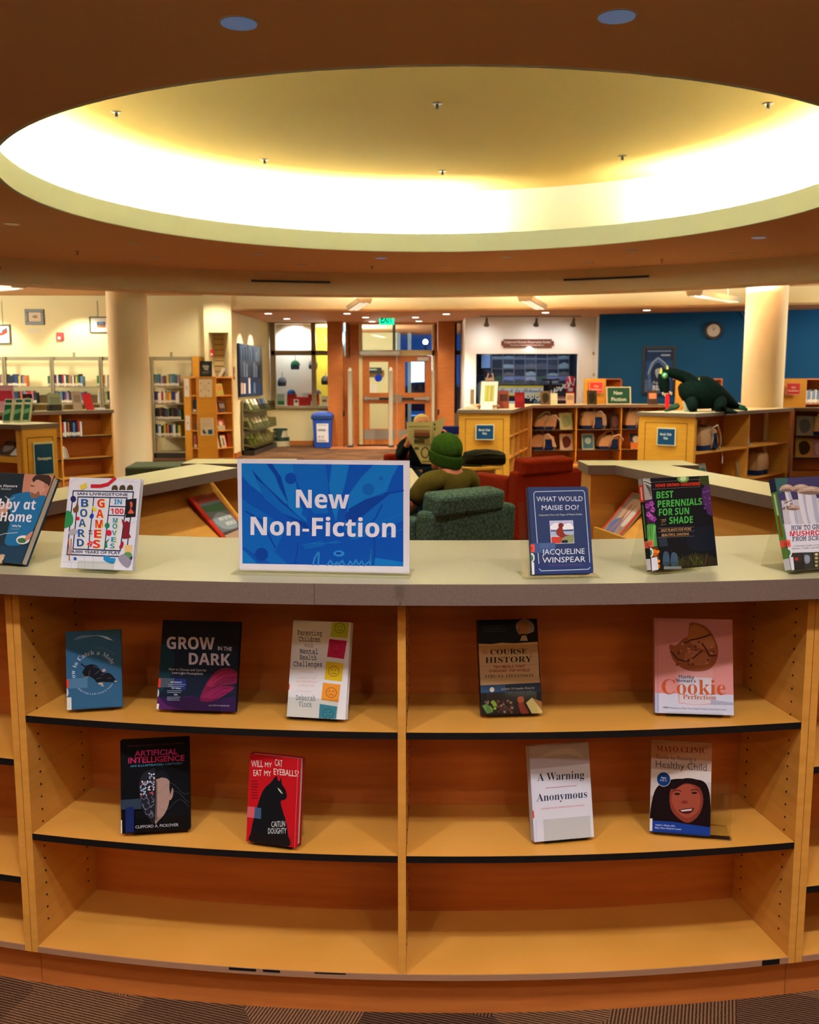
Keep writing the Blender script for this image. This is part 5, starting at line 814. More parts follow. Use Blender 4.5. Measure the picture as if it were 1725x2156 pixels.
# metal wall shelving
def wall_shelving(label, X0, X1, levels, ends, y0=18.42, d=.36):
    t = thing('metal_shelving', label, 'shelving', ((X0 + X1) / 2, y0, 0), 'grey metal wall shelving'); z1 = 1.93
    m = MB().box((X0, y0 + .05, z1 - .07), (X1, y0 + .1, z1), SHELFM); m.obj('top_rail', t)
    for x in ends: MB().box((x - .035, y0 + .0, 0), (x - .005, y0 + .06, z1), SHELFM).box((x + .005, y0 + .0, 0), (x + .035, y0 + .06, z1), SHELFM).obj('upright', t)
    for z in levels:
        for a, b in zip(ends, ends[1:]): MB().box((a + .036, y0, z - .025), (b - .036, y0 + d, z), SHELFM).obj('shelf', t, bevel=.004)
    MB().box((X0, y0, 0), (X1, y0 + d, .1), DARK).obj('base', t)
    return t
g = lambda px, py=800, y=18.42: at(px, py, y).x
LV = [1.37, 1.05, .735, .42, .125]
wall_shelving('long grey metal shelving on the far left wall, two rows of books in view', g(-220), g(232), LV, [g(-190), g(-90), g(9), g(109), g(212), g(300)][:5] + [g(262)])
wall_shelving('grey metal shelving bay between column and wooden display tower, four rows of books', g(318), g(412), LV, [g(319), g(408)])
MB_ = MB().box((g(407), 18.38, 0), (g(420), 18.8, at(407, 750, 18.38).z), OAKP); tag(MB_.obj('shelving_end_panel'), 'maple end panel closing the metal shelving bay behind the display tower', 'end panel')
I_ = Matrix.Translation((0, 18.45, 0)); GB = 'library books on the metal wall shelving'
row(I_, g(0) - .05, g(56), 0, 1.372, ['dark blue', 'grey', 'orange'] + ['navy'] * 6 + ['dark blue'] * 2 + ['yellow'], 'on the top metal shelf, far left', GB)
row(I_, g(99), g(173), 0, 1.372, ['green', 'navy', 'sky blue', 'red', 'purple', 'white', 'navy', 'navy', 'red', 'white', 'navy', 'green', 'orange', 'teal', 'white', 'navy', 'yellow'], 'on the top metal middle shelf', GB)
row(I_, g(203), g(226), 0, 1.372, ['green', 'orange', 'orange', 'yellow', 'white', 'black', 'white', 'green'], 'on the top metal shelf beside the column', GB)
row(I_, g(0) - .05, g(73), 0, 1.052, ['orange', 'purple', 'sky blue', 'pink', 'red', 'red', 'pink', 'navy', 'navy', 'dark blue', 'navy', 'black'], 'on the lower metal shelf, far left', GB)
row(I_, g(100), g(177), 0, 1.052, ['navy', 'white', 'black', 'grey', 'sky blue', 'teal', 'sky blue', 'navy', 'purple', 'sky blue', 'pink', 'navy', 'teal'], 'on the lower metal middle shelf', GB)
row(I_, g(203), g(228), 0, 1.052, ['white', 'sky blue', 'white', 'teal', 'white', 'lime green', 'navy'], 'on the lower metal shelf beside the column', GB)
row(I_, g(320), g(376), 0, 1.372, ['teal', 'grey', 'teal', 'teal', 'purple', 'grey', 'purple', 'brown', 'yellow'], 'on the top shelf right of the column', GB)
row(I_, g(318), g(376), 0, 1.052, ['purple', 'dark blue', 'purple', 'white', 'white', 'red', 'white', 'lime green', 'orange', 'yellow'], 'on the second shelf right of the column', GB)
row(I_, g(320), g(377), 0, .737, ['green', 'black', 'black', 'brown', 'black', 'black', 'purple'], 'on the third shelf right of the column', GB)
row(I_, g(320), g(376), 0, .422, ['navy', 'black', 'sky blue', 'white', 'black', 'green', 'yellow', 'brown', 'orange'], 'on the fourth shelf right of the column', GB)
row(MD, shp(MD, 133, .7), shp(MD, 174, .7), .01, .702, ['red', 'white', 'navy', 'orange', 'black', 'navy', 'sky blue', 'navy', 'black'], 'in the low case by the left column', 'books in the low bookcase by the left column', d=.2, wmin=.02, wmax=.03)
for k in range(3): tag(MB(MD @ place(shp(MD, 135, .39) + .01 + k * .035, .02, .387, 0, 0, R(-8 - 3 * k))).box((-.012, 0, .006 + k * .001), (.012, .16, .2 - k * .02), flat(['d6cfc0', 'c9bda8', 'a88f78'][k])).obj('book', bevel=.002), ['white book leaning at the panel', 'cream book leaning against the white one', 'tan book leaning at the end of three'][k] + ' on the lower shelf by the left column', 'book', 'leaning books in the low bookcase by the left column')
# ------------------------------------------------------------------ display tower
TZ = at(437, 793, 17.3).z; tT = thing('display_tower', 'tall maple display tower with paper notices and cubby shelves in front of the niche', 'display tower', (-3.66, 17.4, 0))
x_ = lambda px, y: at(px, 880, y).x
pA, pB, pC, pD = (x_(389, 17.75), 17.75), (x_(416, 17.3), 17.3), (x_(456, 17.3), 17.3), (x_(491, 17.75), 17.75); pmid = ((pA[0] + pD[0]) / 2, 18.2)
MB().prism([pB, pC, (pC[0] - .02, pC[1] + .03), (pB[0] + .02, pB[1] + .03)], 0, TZ - .025, OAKP).obj('front_panel', tT)
MB().prism([(pA[0] - .02, pA[1]), (pB[0] - .01, pB[1] - .02), (pC[0] + .01, pC[1] - .02), (pD[0] + .02, pD[1]), pmid], TZ - .025, TZ, OAK).obj('top_board', tT)
TL = [.27, .59, .905, 1.22]
ML_, LL_ = shelves(tT, pA, (pB[0], pB[1] + .001), .28, .05, TZ - .026, [.30], TL, OAK, OAKR, th=.018); MT, LT = shelves(tT, (pC[0], pC[1] + .001), pD, .28, .05, TZ - .026, [], TL, OAK, OAKR, th=.018)
MB(ML_).box((.0, -.004, 0), (.29, -.001, TZ - .03), OAKP).obj('side_face', tT)
def notice(label, M, w, h, draw, col='d2c9b0'):
    t = thing('paper_notice', label, 'notice', M); MB(M).box((-w / 2, -.003, 0), (w / 2, 0, h), flat(col)).obj('sheet', t); A = Art(M, w, h, [(0, 0), (100, 0), (100, 100), (0, 100)], -.0035, .0008); draw(A); A.obj('print', t)
def n1(A):
    for q in ((15, 25), (75, 25), (15, 65), (72, 65), (50, 92)): A.ell(q[0], q[1], 5, 4, '8a6a3a', 8)
    A.scribble(30, 30, 70, 62, 4, 'b0a488', 3)
def n2(A):
    A.txt('PLEASE', 18, 14, 80, 14, 7, 'b09070', 'n'); A.scribble(14, 22, 88, 48, 4, 'a89c84', 2); A.poly([(18, 62), (28, 70), (42, 88), (30, 92), (16, 82)], '14466a'); A.rect(56, 66, 88, 92, '1f5a86')
pz = lambda py: at(436, py, 17.29).z
notice('cream notice with small pictures in its corners on the upper display tower', place((pB[0] + pC[0]) / 2 - .01, 17.296, pz(836)), .24, pz(798) - pz(836), n1)
notice('cream notice with two blue shapes on the lower display tower', place((pB[0] + pC[0]) / 2, 17.296, pz(917)), .24, pz(880) - pz(917), n2)
notice('white notice on the angled left face of the display tower, upper one', ML_ @ place(.15, -.005, pz(836)), .2, .33, lambda A: A.ell(50, 50, 12, 10, '8a7a70'), 'd0ccc8'); notice('white notice on the angled left face of the display tower, lower one', ML_ @ place(.15, -.005, pz(908)), .2, .27, lambda A: A.ell(50, 50, 12, 8, '8a8a8a'), 'd0ccc8')
def mini(label, M, w, h, col, c2, shape=0, t=.02, grp='display copies', lean=R(12), cat='book'):
    def dr(A):
        A.rect(0, 0, 100, 100, col)
        if shape == 0: A.rect(12, 20, 88, 60, c2)
        elif shape == 1: A.blob([(20, 30), (60, 15), (85, 45), (70, 80), (30, 85)], c2)
        elif shape == 2: A.rect(8, 8, 92, 92, c2); A.ell(50, 45, 26, 20, col)
        elif shape == 3: A.rect(0, 55, 100, 100, c2); A.ell(50, 35, 28, 24, 'd2c6b4')
        elif shape == 4: A.rect(40, 25, 62, 80, c2); A.rect(30, 80, 70, 86, c2)
    return leaning(label, M @ place(0, 0, .002, 0, lean), w, h, t, col, 'book', 'book', grp, dr)
GT = 'books in the display tower cubbies'
mini('yellow green picture book in the top cubby of the display tower', MT @ place(.22, .06, TL[3]), .2, .21, 'a9ab52', 'c8825a', 0, grp=GT)
mini('dark book in the second cubby of the tower, left of the photo book', MT @ place(.09, .08, TL[2]), .1, .2, '3a3a28', '8a7a5a', 1, grp=GT); mini('grey photo covered book in the second cubby of the display tower', MT @ place(.28, .06, TL[2]), .19, .2, '4a3a38', '8a8078', 0, grp=GT)
mini('red covered book with a pale picture in the third cubby of the display tower', MT @ place(.23, .06, TL[1]), .22, .18, '9a3a3a', 'a8aa92', 3, grp=GT)
mini('white covered book with a dark figure in the bottom cubby, left one', MT @ place(.1, .06, TL[0]), .11, .22, 'd0c4ac', '2f4a3a', 4, grp=GT); mini('white covered book with a dark figure in the bottom cubby, right one', MT @ place(.29, .06, TL[0]), .15, .22, 'd0c4ac', '2f4a3a', 4, grp=GT); tag(MB(MT).box((.385, .05, TL[0]), (.42, .22, TL[0] + .24), flat('a01c22')).obj('book', bevel=.002), 'red spined book at the right of the bottom tower cubby', 'book', GT)
for k, (z, cs, w_) in enumerate(((TL[2], ['navy', 'black', 'navy', 'black'], 'in the tower cubby, second left one'), (TL[0], ['red', 'pink', 'brown', 'red', 'purple'], 'in the tower cubby at bottom left'))): row(ML_, .33, .46, .02, z + .001, cs, w_, 'spines in the tower cubbies', d=.14, wmin=.02, wmax=.03)
tag(MB(ML_).box((.42, .04, TL[1] + .001), (.44, .16, TL[1] + .16), flat('5a86b8')).obj('book', bevel=.002), 'small blue book alone in the third left cubby of the display tower', 'book')
M = place(at(433, 789, 17.4).x, 17.42, TZ + .002, R(4), R(10)); t = thing('tabletop_sign', 'black Read This sign standing on the display tower', 'sign', M); MB(M).box((-.11, 0, 0), (.11, .008, .28), mat('sign_black', '111d24', .4)).obj('panel', t); A = Art(M, .22, .28, [(0, 0), (100, 0), (100, 100), (0, 100)], -.001, .0008); A.txt('READ', 28, 42, 74, 42, 12, 'd8dcd8', 'heavy'); A.txt('THIS', 34, 58, 70, 58, 12, 'd8dcd8', 'heavy'); A.scribble(22, 24, 82, 28, 1, '8a9090', 3); A.scribble(20, 66, 84, 82, 2, '8a9090', 3); A.obj('print', t); MB(place(at(433, 789, 17.4).x, 17.42, TZ + .002, R(4))).hexa([(.105, .03, 0), (.11, .03, 0), (.16, .2, 0), (.155, .2, 0)], [(.095, .05, .26), (.1, .05, .26), (.105, .06, .26), (.1, .06, .26)], flat('cfc8b8')).obj('easel_back', t)
for k, px in enumerate((462, 469)): tag(MB(place(at(px, 790, 17.55).x, 17.55, TZ + .003, R(-60), R(28))).box((-.08, 0, 0), (.08, .012, .17), flat(['cfc6b4', 'b8a890'][k])).obj('brochure', bevel=.001), ['cream brochure leaning on the display tower next to the sign', 'tan brochure leaning behind the cream one on the display tower'][k], 'brochure')
# ------------------------------------------------------------------ ceiling fittings
TRIM = mat('downlight_trim', 'c9b59a', .5, .3); LENS = mat('downlight_lens', '7f9cc8', .4, .4, .2, emis='5c88c0', estr=.13); LENS2 = mat('downlight_lens_far', 'b9a08a', .3, .5, .3)
def fitting(nm, lb, cat, px, py, z, r, lens, grp, drop=.012):
    p = on(px, py, z); t = thing(nm, lb, cat, p, grp); MB().lathe([(r * 1.14, -.004), (r * 1.14, 0)], p, TRIM, 28).obj('trim_ring', t); MB().lathe([(r * .99, -.006), (r, -.003)], p, lens, 28).obj('lens', t)
for px, py, lb in ((503, 48, 'bluish downlight in the ceiling over the round recess, left one'), (1299, 34, 'bluish downlight in the ceiling over the round recess, right one')): fitting('downlight', lb, 'downlight', px, py, CEIL, .082, LENS, 'ceiling downlights')
for k, (px, py) in enumerate(((24, 471), (279, 512), (544, 534), (803, 543), (1066, 541), (1330, 527), (1598, 500))): fitting('downlight', 'dim ceiling downlight, %s from the left along the far recess rim' % ORD[k], 'downlight', px, py, CEIL, .075, LENS if k in (3, 6) else LENS2, 'ceiling downlights')
for k, (px, py) in enumerate(((328, 543), (635, 558), (936, 561), (1238, 553), (1549, 533))): fitting('downlight', 'dim ceiling downlight, %s from the left before the curved beam' % ORD[k], 'downlight', px, py, CEIL, .075, LENS2, 'ceiling downlights')
GLOW = mat('lit_lens', 'fff4e0', .4, .3, emis='fff0dc', estr=3)
for k, (px, py) in enumerate(((565, 658), (604, 671), (731, 658), (770, 668), (784, 677), (875, 668), (882, 676), (940, 659), (1149, 656), (1362, 651))): fitting('recessed_light', 'small lit recessed light over the entrance, %s from the left' % ORD[k], 'recessed light', px, min(py + 2, 677) if py < 660 else py, 2.78, .07, GLOW, 'recessed lights over the entrance')
def sprinkler(px, py, z, lb, r=.03):
    p = on(px, py, z); t = thing('sprinkler', lb, 'sprinkler', p, 'ceiling sprinklers'); MB().lathe([(r, -.006), (r * 1.3, 0)], p, mat('brass', '6a5a34', .4, .5, .6), 16).obj('escutcheon', t); MB().lathe([(r * .5, -.045), (r * .35, -.04), (r * .3, -.006)], p, DARK, 12).obj('head', t)
for k, (px, py) in enumerate(((245, 236), (557, 336), (921, 218), (932, 360), (1311, 328), (1618, 218))): sprinkler(px, py, DOMEZ, 'small dark sprinkler in the round recess ceiling, %s from the left' % ORD[k], .04)
for k, (px, py) in enumerate(((163, 529), (784, 561), (1394, 546))): sprinkler(px, py, CEIL, 'small dark sprinkler below the recess rim, %s from the left' % ORD[k], .02)
PEND = mat('pendant_diffuser', 'e8e4d0', .5, .3, emis='fff2d0', estr=.35)
def pendant(lb, a, b, w=.26, pw=36, dn=.7):
    a, b = Vector(a), Vector(b); t = thing('pendant_light', lb, 'pendant light', (a + b) / 2, 'linear pendants beyond the curved beam'); d = (b - a).normalized(); n = Vector((-d.y, d.x, 0)) * w / 2
    m = MB(); m.hexa([a - n * .8, a + n * .8, b + n * .8, b - n * .8], [p + Vector((0, 0, .07)) for p in (a - n, a + n, b + n, b - n)], mat('pendant_body', 'b8b096', .5, .3)); m.obj('housing', t)
    m = MB(); e = Vector((0, 0, -.012)); i = d * .05; m.hexa([a + i - n * .6 + e, a + i - n * .1 + e, b - i - n * .1 + e, b - i - n * .6 + e], [q + Vector((0, 0, .011)) for q in (a + i - n * .6 + e, a + i - n * .1 + e, b - i - n * .1 + e, b - i - n * .6 + e)], PEND)
    m.hexa([a + i + n * .1 + e, a + i + n * .6 + e, b - i + n * .6 + e, b - i + n * .1 + e], [q + Vector((0, 0, .011)) for q in (a + i + n * .1 + e, a + i + n * .6 + e, b - i + n * .6 + e, b - i + n * .1 + e)], PEND); m.obj('diffuser', t)
    for k in (.2, .8): p = a.lerp(b, k); MB().cyl(p + Vector((0, 0, .07)), (p.x, p.y, CEIL), .004, STEEL, 6).obj('suspension_rod', t)
    c = (a + b) / 2; L_ = (b - a).length * .9; yaw = math.atan2(d.y, d.x)
    up = light('AREA', 'pendant_lamp', c + Vector((0, 0, .08)), pw * 2.8, (1, 1, .88), L_, .18); up.rotation_euler = (PI, 0, -yaw)
    dl = light('AREA', 'pendant_down_lamp', c - Vector((0, 0, .02)), pw * dn * .5, (1, .98, .8), L_, .16); dl.rotation_euler = (0, 0, yaw)
for x, y in ((-2.2, -2.6), (2.2, -2.6), (-4.6, 1.5), (4.6, 1.5)): pendant('added unseen pendant uplight behind the viewer, brightening the ceiling', (x - .6, y, 2.62), (x + .6, y, 2.62), pw=18, dn=.01)  # out-of-view pendants added to light the ceiling
pz_ = lambda px, py, y: at(px, py, y)
pendant('slanting linear pendant light over the entrance, left of the EXIT sign', pz_(744, 653, 17.6), pz_(768, 637, 15.9))
pendant('slanting linear pendant light over the entrance, right of the EXIT sign', pz_(1138, 651, 17.4), pz_(1106, 633, 15.7))
pendant('long linear pendant light in front of the blue wall beside the right column', pz_(1548, 636, 16.4), pz_(1462, 622, 14.6))
pendant('linear pendant light cut by the left edge of view above the pictures', pz_(-20, 612, 15.4), pz_(40, 606, 14.4), pw=20)
for x in (-8.5, 8.8): light('POINT', 'side_fill_light', (x, 15.6, 2.7), 170, (1, .98, .78), .3)  # unseen points added as general fill for the far sides
# wall washers and entrance lamps
for px, py, y in ((140, 600, 18.0), (-70, 600, 18.0)): p = at(px, py, y); light('SPOT', 'wall_washer', (p.x, 18.1, 2.95), 58 if px != 380 else 26, (1, .97, .74), .05, aim=(p.x, 18.85, 1.2), spot=96, blend=.5)
for y in (19.2, 20.2): light('SPOT', 'niche_washer', (-2.9, y, 2.74), 26, (1, .97, .85), .03, aim=(-3.35, y, 1.3), spot=75, blend=.5)
light('SPOT', 'niche_front_lamp', (-3.62, 17.8, 2.95), 26, (1, .97, .8), .05, aim=(-3.65, 18.4, 1.6), spot=130, blend=.7)
for x, y, w in ((-1.0, 21.0, 35), (.2, 21.0, 35), (-1.9, 19.4, 170), (.4, 19.4, 170)): light('SPOT', 'entrance_downlight', (x, y, 2.75), w, (1, .94, .76), .05, aim=(x, y + .5, 0), spot=110, blend=.6)
# track spots before the display wall
t = thing('track_light', 'track with three grey spot heads above the white display wall', 'track light', (2.4, 19.75, 2.78)); 
MB().box((at(1010, 668, 19.75).x, 19.73, 2.755), (at(1225, 668, 19.75).x, 19.77, 2.78), STEEL).obj('track', t)
for px in (1025, 1130, 1208):
    p = at(px, 676, 19.75); m = MB(); m.cyl((p.x, 19.75, 2.755), (p.x, 19.75, 2.68), .012, STEEL, 10); q = Vector((p.x, 19.75, 2.67)); d = Vector((0, .55, -.8)).normalized(); m.tube([q - d * .06, q + d * .02, q + d * .08, q + d * .10], [.025, .03, .055, .06], mat('spot_head', '6a6252', .4, .4, .4), 14); m.obj('spot_head', t, smooth=True)
    light('SPOT', 'track_spot', q + d * .11, 7, (1, .99, 1), .03, aim=(p.x - (.4 if px == 1208 else 0), 20.35, 1.5), spot=172, blend=1)

# ------------------------------------------------------------------ left wall: pictures, alarm
def picture(lb, px0, py0, px1, py1, y, fr, draw, fw=.03, mat_='d6d2c8', cat='picture', nm='framed_picture', grp='framed pictures on the left wall'):
    a, b = at(px0, py1, y), at(px1, py0, y); w, h = b.x - a.x, b.z - a.z; M = place((a.x + b.x) / 2, y, a.z); t = thing(nm, lb, cat, M, grp); m = MB(M); F = mat('frame_' + fr, fr, .4, .4)
    for q in (((-w / 2, -.03, 0), (w / 2, 0, fw)), ((-w / 2, -.03, h - fw), (w / 2, 0, h)), ((-w / 2, -.03, fw), (-w / 2 + fw, 0, h - fw)), ((w / 2 - fw, -.03, fw), (w / 2, 0, h - fw))): m.box(*q, F)
    m.obj('frame', t, bevel=.004); MB(M).box((-w / 2 + fw, -.012, fw), (w / 2 - fw, -.004, h - fw), flat(mat_)).obj('mount', t); A = Art(M @ Matrix.Translation((0, 0, fw)), w - 2 * fw, h - 2 * fw, [(0, 0), (100, 0), (100, 100), (0, 100)], -.0125, .001); draw(A); A.obj('print', t); return t
WY = 18.848
picture('picture with a red shape over pale blue at the left edge of the wall', -22, 683, 22, 725, WY, '3f3a30', lambda A: (A.rect(8, 8, 92, 92, 'a9c4c8'), A.poly([(8, 45), (60, 40), (90, 15), (92, 40), (70, 55), (8, 65)], 'b03a2a'), A.poly([(60, 30), (88, 10), (88, 18), (64, 40)], '2a4a5a')))
picture('small picture in a thick dark frame on the left wall', 54.5, 651, 92.5, 684, WY, '2e1f14', lambda A: (A.rect(0, 0, 100, 100, 'c8b49a'), A.blob([(30, 50), (50, 30), (75, 40), (60, 65)], '8a7a6a')), fw=.06)
picture('white mounted picture with a small blue scene beside the left column', 190, 667, 240, 701, WY, '3a3a2c', lambda A: (A.rect(28, 28, 66, 70, '2c4a7a'), A.rect(28, 50, 66, 70, '9a6a4a'), A.rect(34, 32, 60, 44, '6a8ab4')), fw=.02)
p = at(128, 709, WY); t = thing('fire_alarm', 'red fire alarm with a white square on the left wall', 'fire alarm', p); a, b = at(121, 717, WY), at(135, 700, WY); MB().box((a.x, WY - .05, a.z), (b.x, WY, b.z), mat('alarm_red', 'b01822', .4, .4)).obj('body', t, bevel=.01); MB().box((a.x + .03, WY - .056, a.z + .02), (a.x + .08, WY - .05, a.z + .07), flat('d8d2c8')).obj('strobe', t)
tag(MB().box((at(60, 700, WY).x, WY - .004, at(60, 700, WY).z), (at(86, 690, WY).x, WY, at(60, 692, WY).z), flat('cfc9b4')).obj('caption_card'), 'pale caption card under the thick framed picture', 'card')
for px, py0, py1, lb in ((206, 620, 667, 'white'), (6, 640, 683, 'red shape')): p, q = at(px, py1, WY), at(px, py0, WY); tag(MB().cyl((p.x, WY - .01, p.z), (p.x, WY - .006, 3.0), .004, STEEL, 6).obj('hanging_wire'), 'thin wire the %s picture hangs from' % lb, 'wire')
for px in (156, 361): p = at(px, 752, 18.6); tag(MB().box((p.x - .02, 18.58, 1.93), (p.x + .02, 18.62, 2.02), SHELFM).obj('sign_bracket'), ['small bracket on the long metal shelving rail', 'small bracket on the rail of the bay by the display tower'][px > 300], 'bracket')
p0, p1 = at(444, 752, 18.39), at(450, 736, 18.39); t = thing('fire_strobe', 'red fire strobe at the corner beside the slat niche', 'fire alarm', p0); MB().box((p0.x, 18.34, p0.z), (p1.x, 18.4, p1.z), mat('alarm_red', 'b01822')).obj('body', t, bevel=.008); MB().box((p0.x + .012, 18.335, p0.z + .03), (p1.x - .012, 18.34, p0.z + .07), flat('d8c8c0')).obj('strobe', t)
t = thing('wall_plate', 'small brownish notice plate at the corner before the blue board', 'plate', (-3.36, 18.6, 1.55)); MB().box((-3.36, 18.45, 1.5), (-3.345, 18.6, 1.74), flat('9a7058')).obj('plate', t); MB().box((-3.345, 18.48, 1.55), (-3.342, 18.57, 1.62), flat('c8b8a4')).obj('label', t)
# ------------------------------------------------------------------ noticeboard and brochure rack on the wall that runs back
WM_, WL = frame_of((-3.366, 18.75), (-3.224, 21.6)); WS = WM_ @ Matrix.Rotation(0, 4, 'Z')
t = thing('notice_board', 'dark blue notice board crowded with papers on the entrance wall', 'notice board', WM_ @ place(1.3, 0, 1.2)); 
def wside(m, x0, x1, z0, z1, y0, y1, mt): return m.box((x0, y0, z0), (x1, y1, z1), mt)
wside(MB(WM_), .15, 2.35, 1.16, 2.2, -.05, -.005, mat('board_blue', '14264a', .6, .3)).obj('panel', t, bevel=.006)
rr = random.Random(3)
for k in range(26):
    x = .2 + (k % 9) * .235; z = 1.22 + (k // 9) * .33; c = ['1a3a6a', '1d4a8a', '2a3044', '24386a', '3a4a6a', '20263a', '5a6a84', '16305a', '1a2a50'][rr.randrange(9)]
    if k in (0, 1, 3): c = 'cdb8a6'
    tag(MB(WM_).box((x, -.056, z), (x + rr.uniform(.14, .2), -.051, z + rr.uniform(.2, .31)), flat(c)).obj('flyer'), 'flyer %s along the %s row of the blue notice board' % (ORD[k % 9], ['bottom', 'middle', 'top'][k // 9]), 'flyer', 'flyers on the blue notice board')
t = thing('brochure_rack', 'three tier clear plastic brochure rack below the blue notice board', 'rack', WM_ @ place(1.3, -.2, 0)); RK = clear('rack_plastic', 'c6c9b4', .15)
MB(WM_).box((.35, -.26, 0), (2.75, -.05, .1), DARK).obj('base', t); MB(WM_).box((.35, -.05, .1), (2.75, -.02, 1.1), SHELFM).obj('back_panel', t)
for z, dp in ((.14, .27), (.48, .25), (.84, .23)):
    MB(WM_).hexa([(.35, -dp, z), (2.75, -dp, z), (2.75, -.06, z + .06), (.35, -.06, z + .06)], [(.35, -dp, z + .02), (2.75, -dp, z + .02), (2.75, -.06, z + .08), (.35, -.06, z + .08)], SHELFM).obj('tier', t); MB(WM_).box((.35, -dp - .01, z + .0), (2.75, -dp, z + .16), RK).obj('front_lip', t)
    for x in (.35, 2.735): MB(WM_).box((x, -dp, z), (x + .015, -.05, z + .2), RK).obj('end_cheek', t)
for k, (tier, z, n, cs) in enumerate((('top', .92, 6, ['c9c4b0', 'a8aa80', 'd4c9c0', '4a3a34', '2a4a7a', '8f8a6a']), ('middle', .56, 6, ['a8a880', '9a9a70', 'b8b090', 'c8c0a0', '8a8a64', 'a0a078']), ('lower', .22, 7, ['8a9a4a', '9aa858', '7a8a3c', 'a8a878', '8a8a58', '9a8f60', 'b0a880']))):
    for i in range(n):
        x = .45 + i * .36; M = WM_ @ place(x + .1, -.185, z - .035, 0, R(25)); tag(MB(M).box((-.09, 0, .01), (.09, .03, .24), flat(cs[i])).obj('brochure', bevel=.002), 'brochure %s from the front on the %s tier of the clear rack' % (ORD[i], tier), 'brochure', 'brochures in the clear rack')
# stool, recycling bin
c = on(597, 936, 0); t = thing('step_stool', 'round green and cream step stool by the shop window wall', 'step stool', (c.x, 21.9, 0)); C = (c.x, 21.85, 0); GS = mat('stool_green', '22382c', .6, .3); CS = mat('stool_cream', 'a89f80', .6, .3)
MB().lathe([(.215, 0), (.215, .03), (.20, .12)], C, CS, 28).obj('skirt', t, smooth=True); MB().lathe([(.205, .12), (.205, .20), (.19, .205)], C, GS, 28).obj('lower_step', t, smooth=True); MB().lathe([(.165, .205), (.15, .36)], C, CS, 28).obj('column', t, smooth=True); MB().lathe([(.16, .36), (.165, .375), (.165, .39), (.15, .40)], C, GS, 28).obj('top_step', t, smooth=True); MB().hexa([(C[0] - .06, C[1] - .175, .2), (C[0] + .04, C[1] - .175, .2), (C[0] + .04, C[1] - .165, .2), (C[0] - .06, C[1] - .165, .2)], [(C[0] - .08, C[1] - .165, .365), (C[0] + .08, C[1] - .165, .365), (C[0] + .08, C[1] - .15, .365), (C[0] - .08, C[1] - .15, .365)], GS).obj('grip_strip', t)
c = on(677, 941, 0); BL_ = mat('bin_blue', '123f9a', .5, .35); BD = mat('bin_rim', '0f2f6a', .5, .35); y = 21.2; x0, x1 = at(660, 900, y).x, at(697, 900, y).x; t = thing('recycling_bin', 'blue recycling bin with a white label beside the left wooden post', 'bin', ((x0 + x1) / 2, y + .2, 0)); xc, hw = (x0 + x1) / 2, (x1 - x0) / 2
MB().hexa([(xc - hw * .93, y, 0), (xc + hw * .93, y, 0), (xc + hw * .93, y + .36, 0), (xc - hw * .93, y + .36, 0)], [(xc - hw * 1.08, y - .03, .64), (xc + hw * 1.08, y - .03, .64), (xc + hw * 1.08, y + .39, .64), (xc - hw * 1.08, y + .39, .64)], BL_).obj('body', t, bevel=.015)
MB().box((xc - hw * 1.22, y - .05, .63), (xc + hw * 1.22, y + .41, .72), BD).obj('rim', t, bevel=.012); m = MB(); m.loft([[(xc + hw * 1.2 * s * sx, y + .18 + .23 * s * sy, z) for sx, sy in ((-1, -1), (1, -1), (1, 1), (-1, 1))] for s, z in ((1.0, .72), (.95, .745), (.6, .785), (.2, .8))], BL_); m.obj('lid', t, bevel=.01)
M = place(xc + .01, y - .012, .13, 0, R(-2.6)); MB(M).box((-.13, -.006, 0), (.13, -.002, .41), flat('c9c8cc')).obj('label_sheet', t); A = Art(M, .26, .41, [(0, 0), (100, 0), (100, 150), (0, 150)], -.0065, .0008); A.txt('RECYCLING', 12, 16, 86, 16, 8, '5a5a62', 'b'); A.scribble(12, 44, 84, 58, 3, '7a7a86', 5); A.ell(22, 105, 10, 9, 'b090a0'); A.ell(52, 105, 10, 9, '9a9ab0'); A.scribble(12, 130, 86, 140, 2, '8a8a92', 3); A.obj('print', t)
# bench
t = thing('bench', 'dark green upholstered bench beyond the left magazine bookcase', 'bench', (-3.0, 12.2, 0)); GB_ = mat('bench_green', '2f3322', .9, .1, kind='noise', hx2='474a34', scale=60)
MB().prism([(-3.53, 11.85), (-2.35, 12.0), (-2.45, 12.75), (-3.62, 12.6)], .12, .43, GB_).obj('cushion', t, bevel=.03, segs=3); MB().prism([(-3.47, 11.92), (-2.42, 12.05), (-2.5, 12.68), (-3.56, 12.54)], .0, .12, BLACK).obj('plinth', t)

# ------------------------------------------------------------------ display case in the white wall
PX = lambda x0, y0, x1, y1, y: (at(x0, y1, y), at(x1, y0, y))
m = MB(); m.box((dx0 - .05, 21.2, dz0 - .1), (dx1 + .05, 21.25, dz1 + .2), mat('case_back', '1c2434', .8, .1)).box((dx0 - .05, 20.42, dz0 - .1), (dx1 + .05, 21.2, dz0 - .02), mat('case_floor', '8a90a0', .5, .3)).box((dx0 - .06, 20.42, dz0 - .1), (dx0 - .04, 21.2, dz1 + .2), mat('case_back', '1c2434')).box((dx1 + .04, 20.42, dz0 - .1), (dx1 + .06, 21.2, dz1 + .2), mat('case_back', '1c2434')).box((dx0 - .05, 20.42, dz1 + .15), (dx1 + .05, 21.2, dz1 + .2), WHITE)
struct(m.obj('display_recess')); light('AREA', 'case_lamp', (2.55, 20.62, dz1 + .13), 6, (.75, .85, 1), 1.8, .08, aim=(2.55, 20.9, 0))
struct(MB().box((dx0, 20.36, dz0), (dx1, 20.366, dz1), GLASS).obj('window_5'))
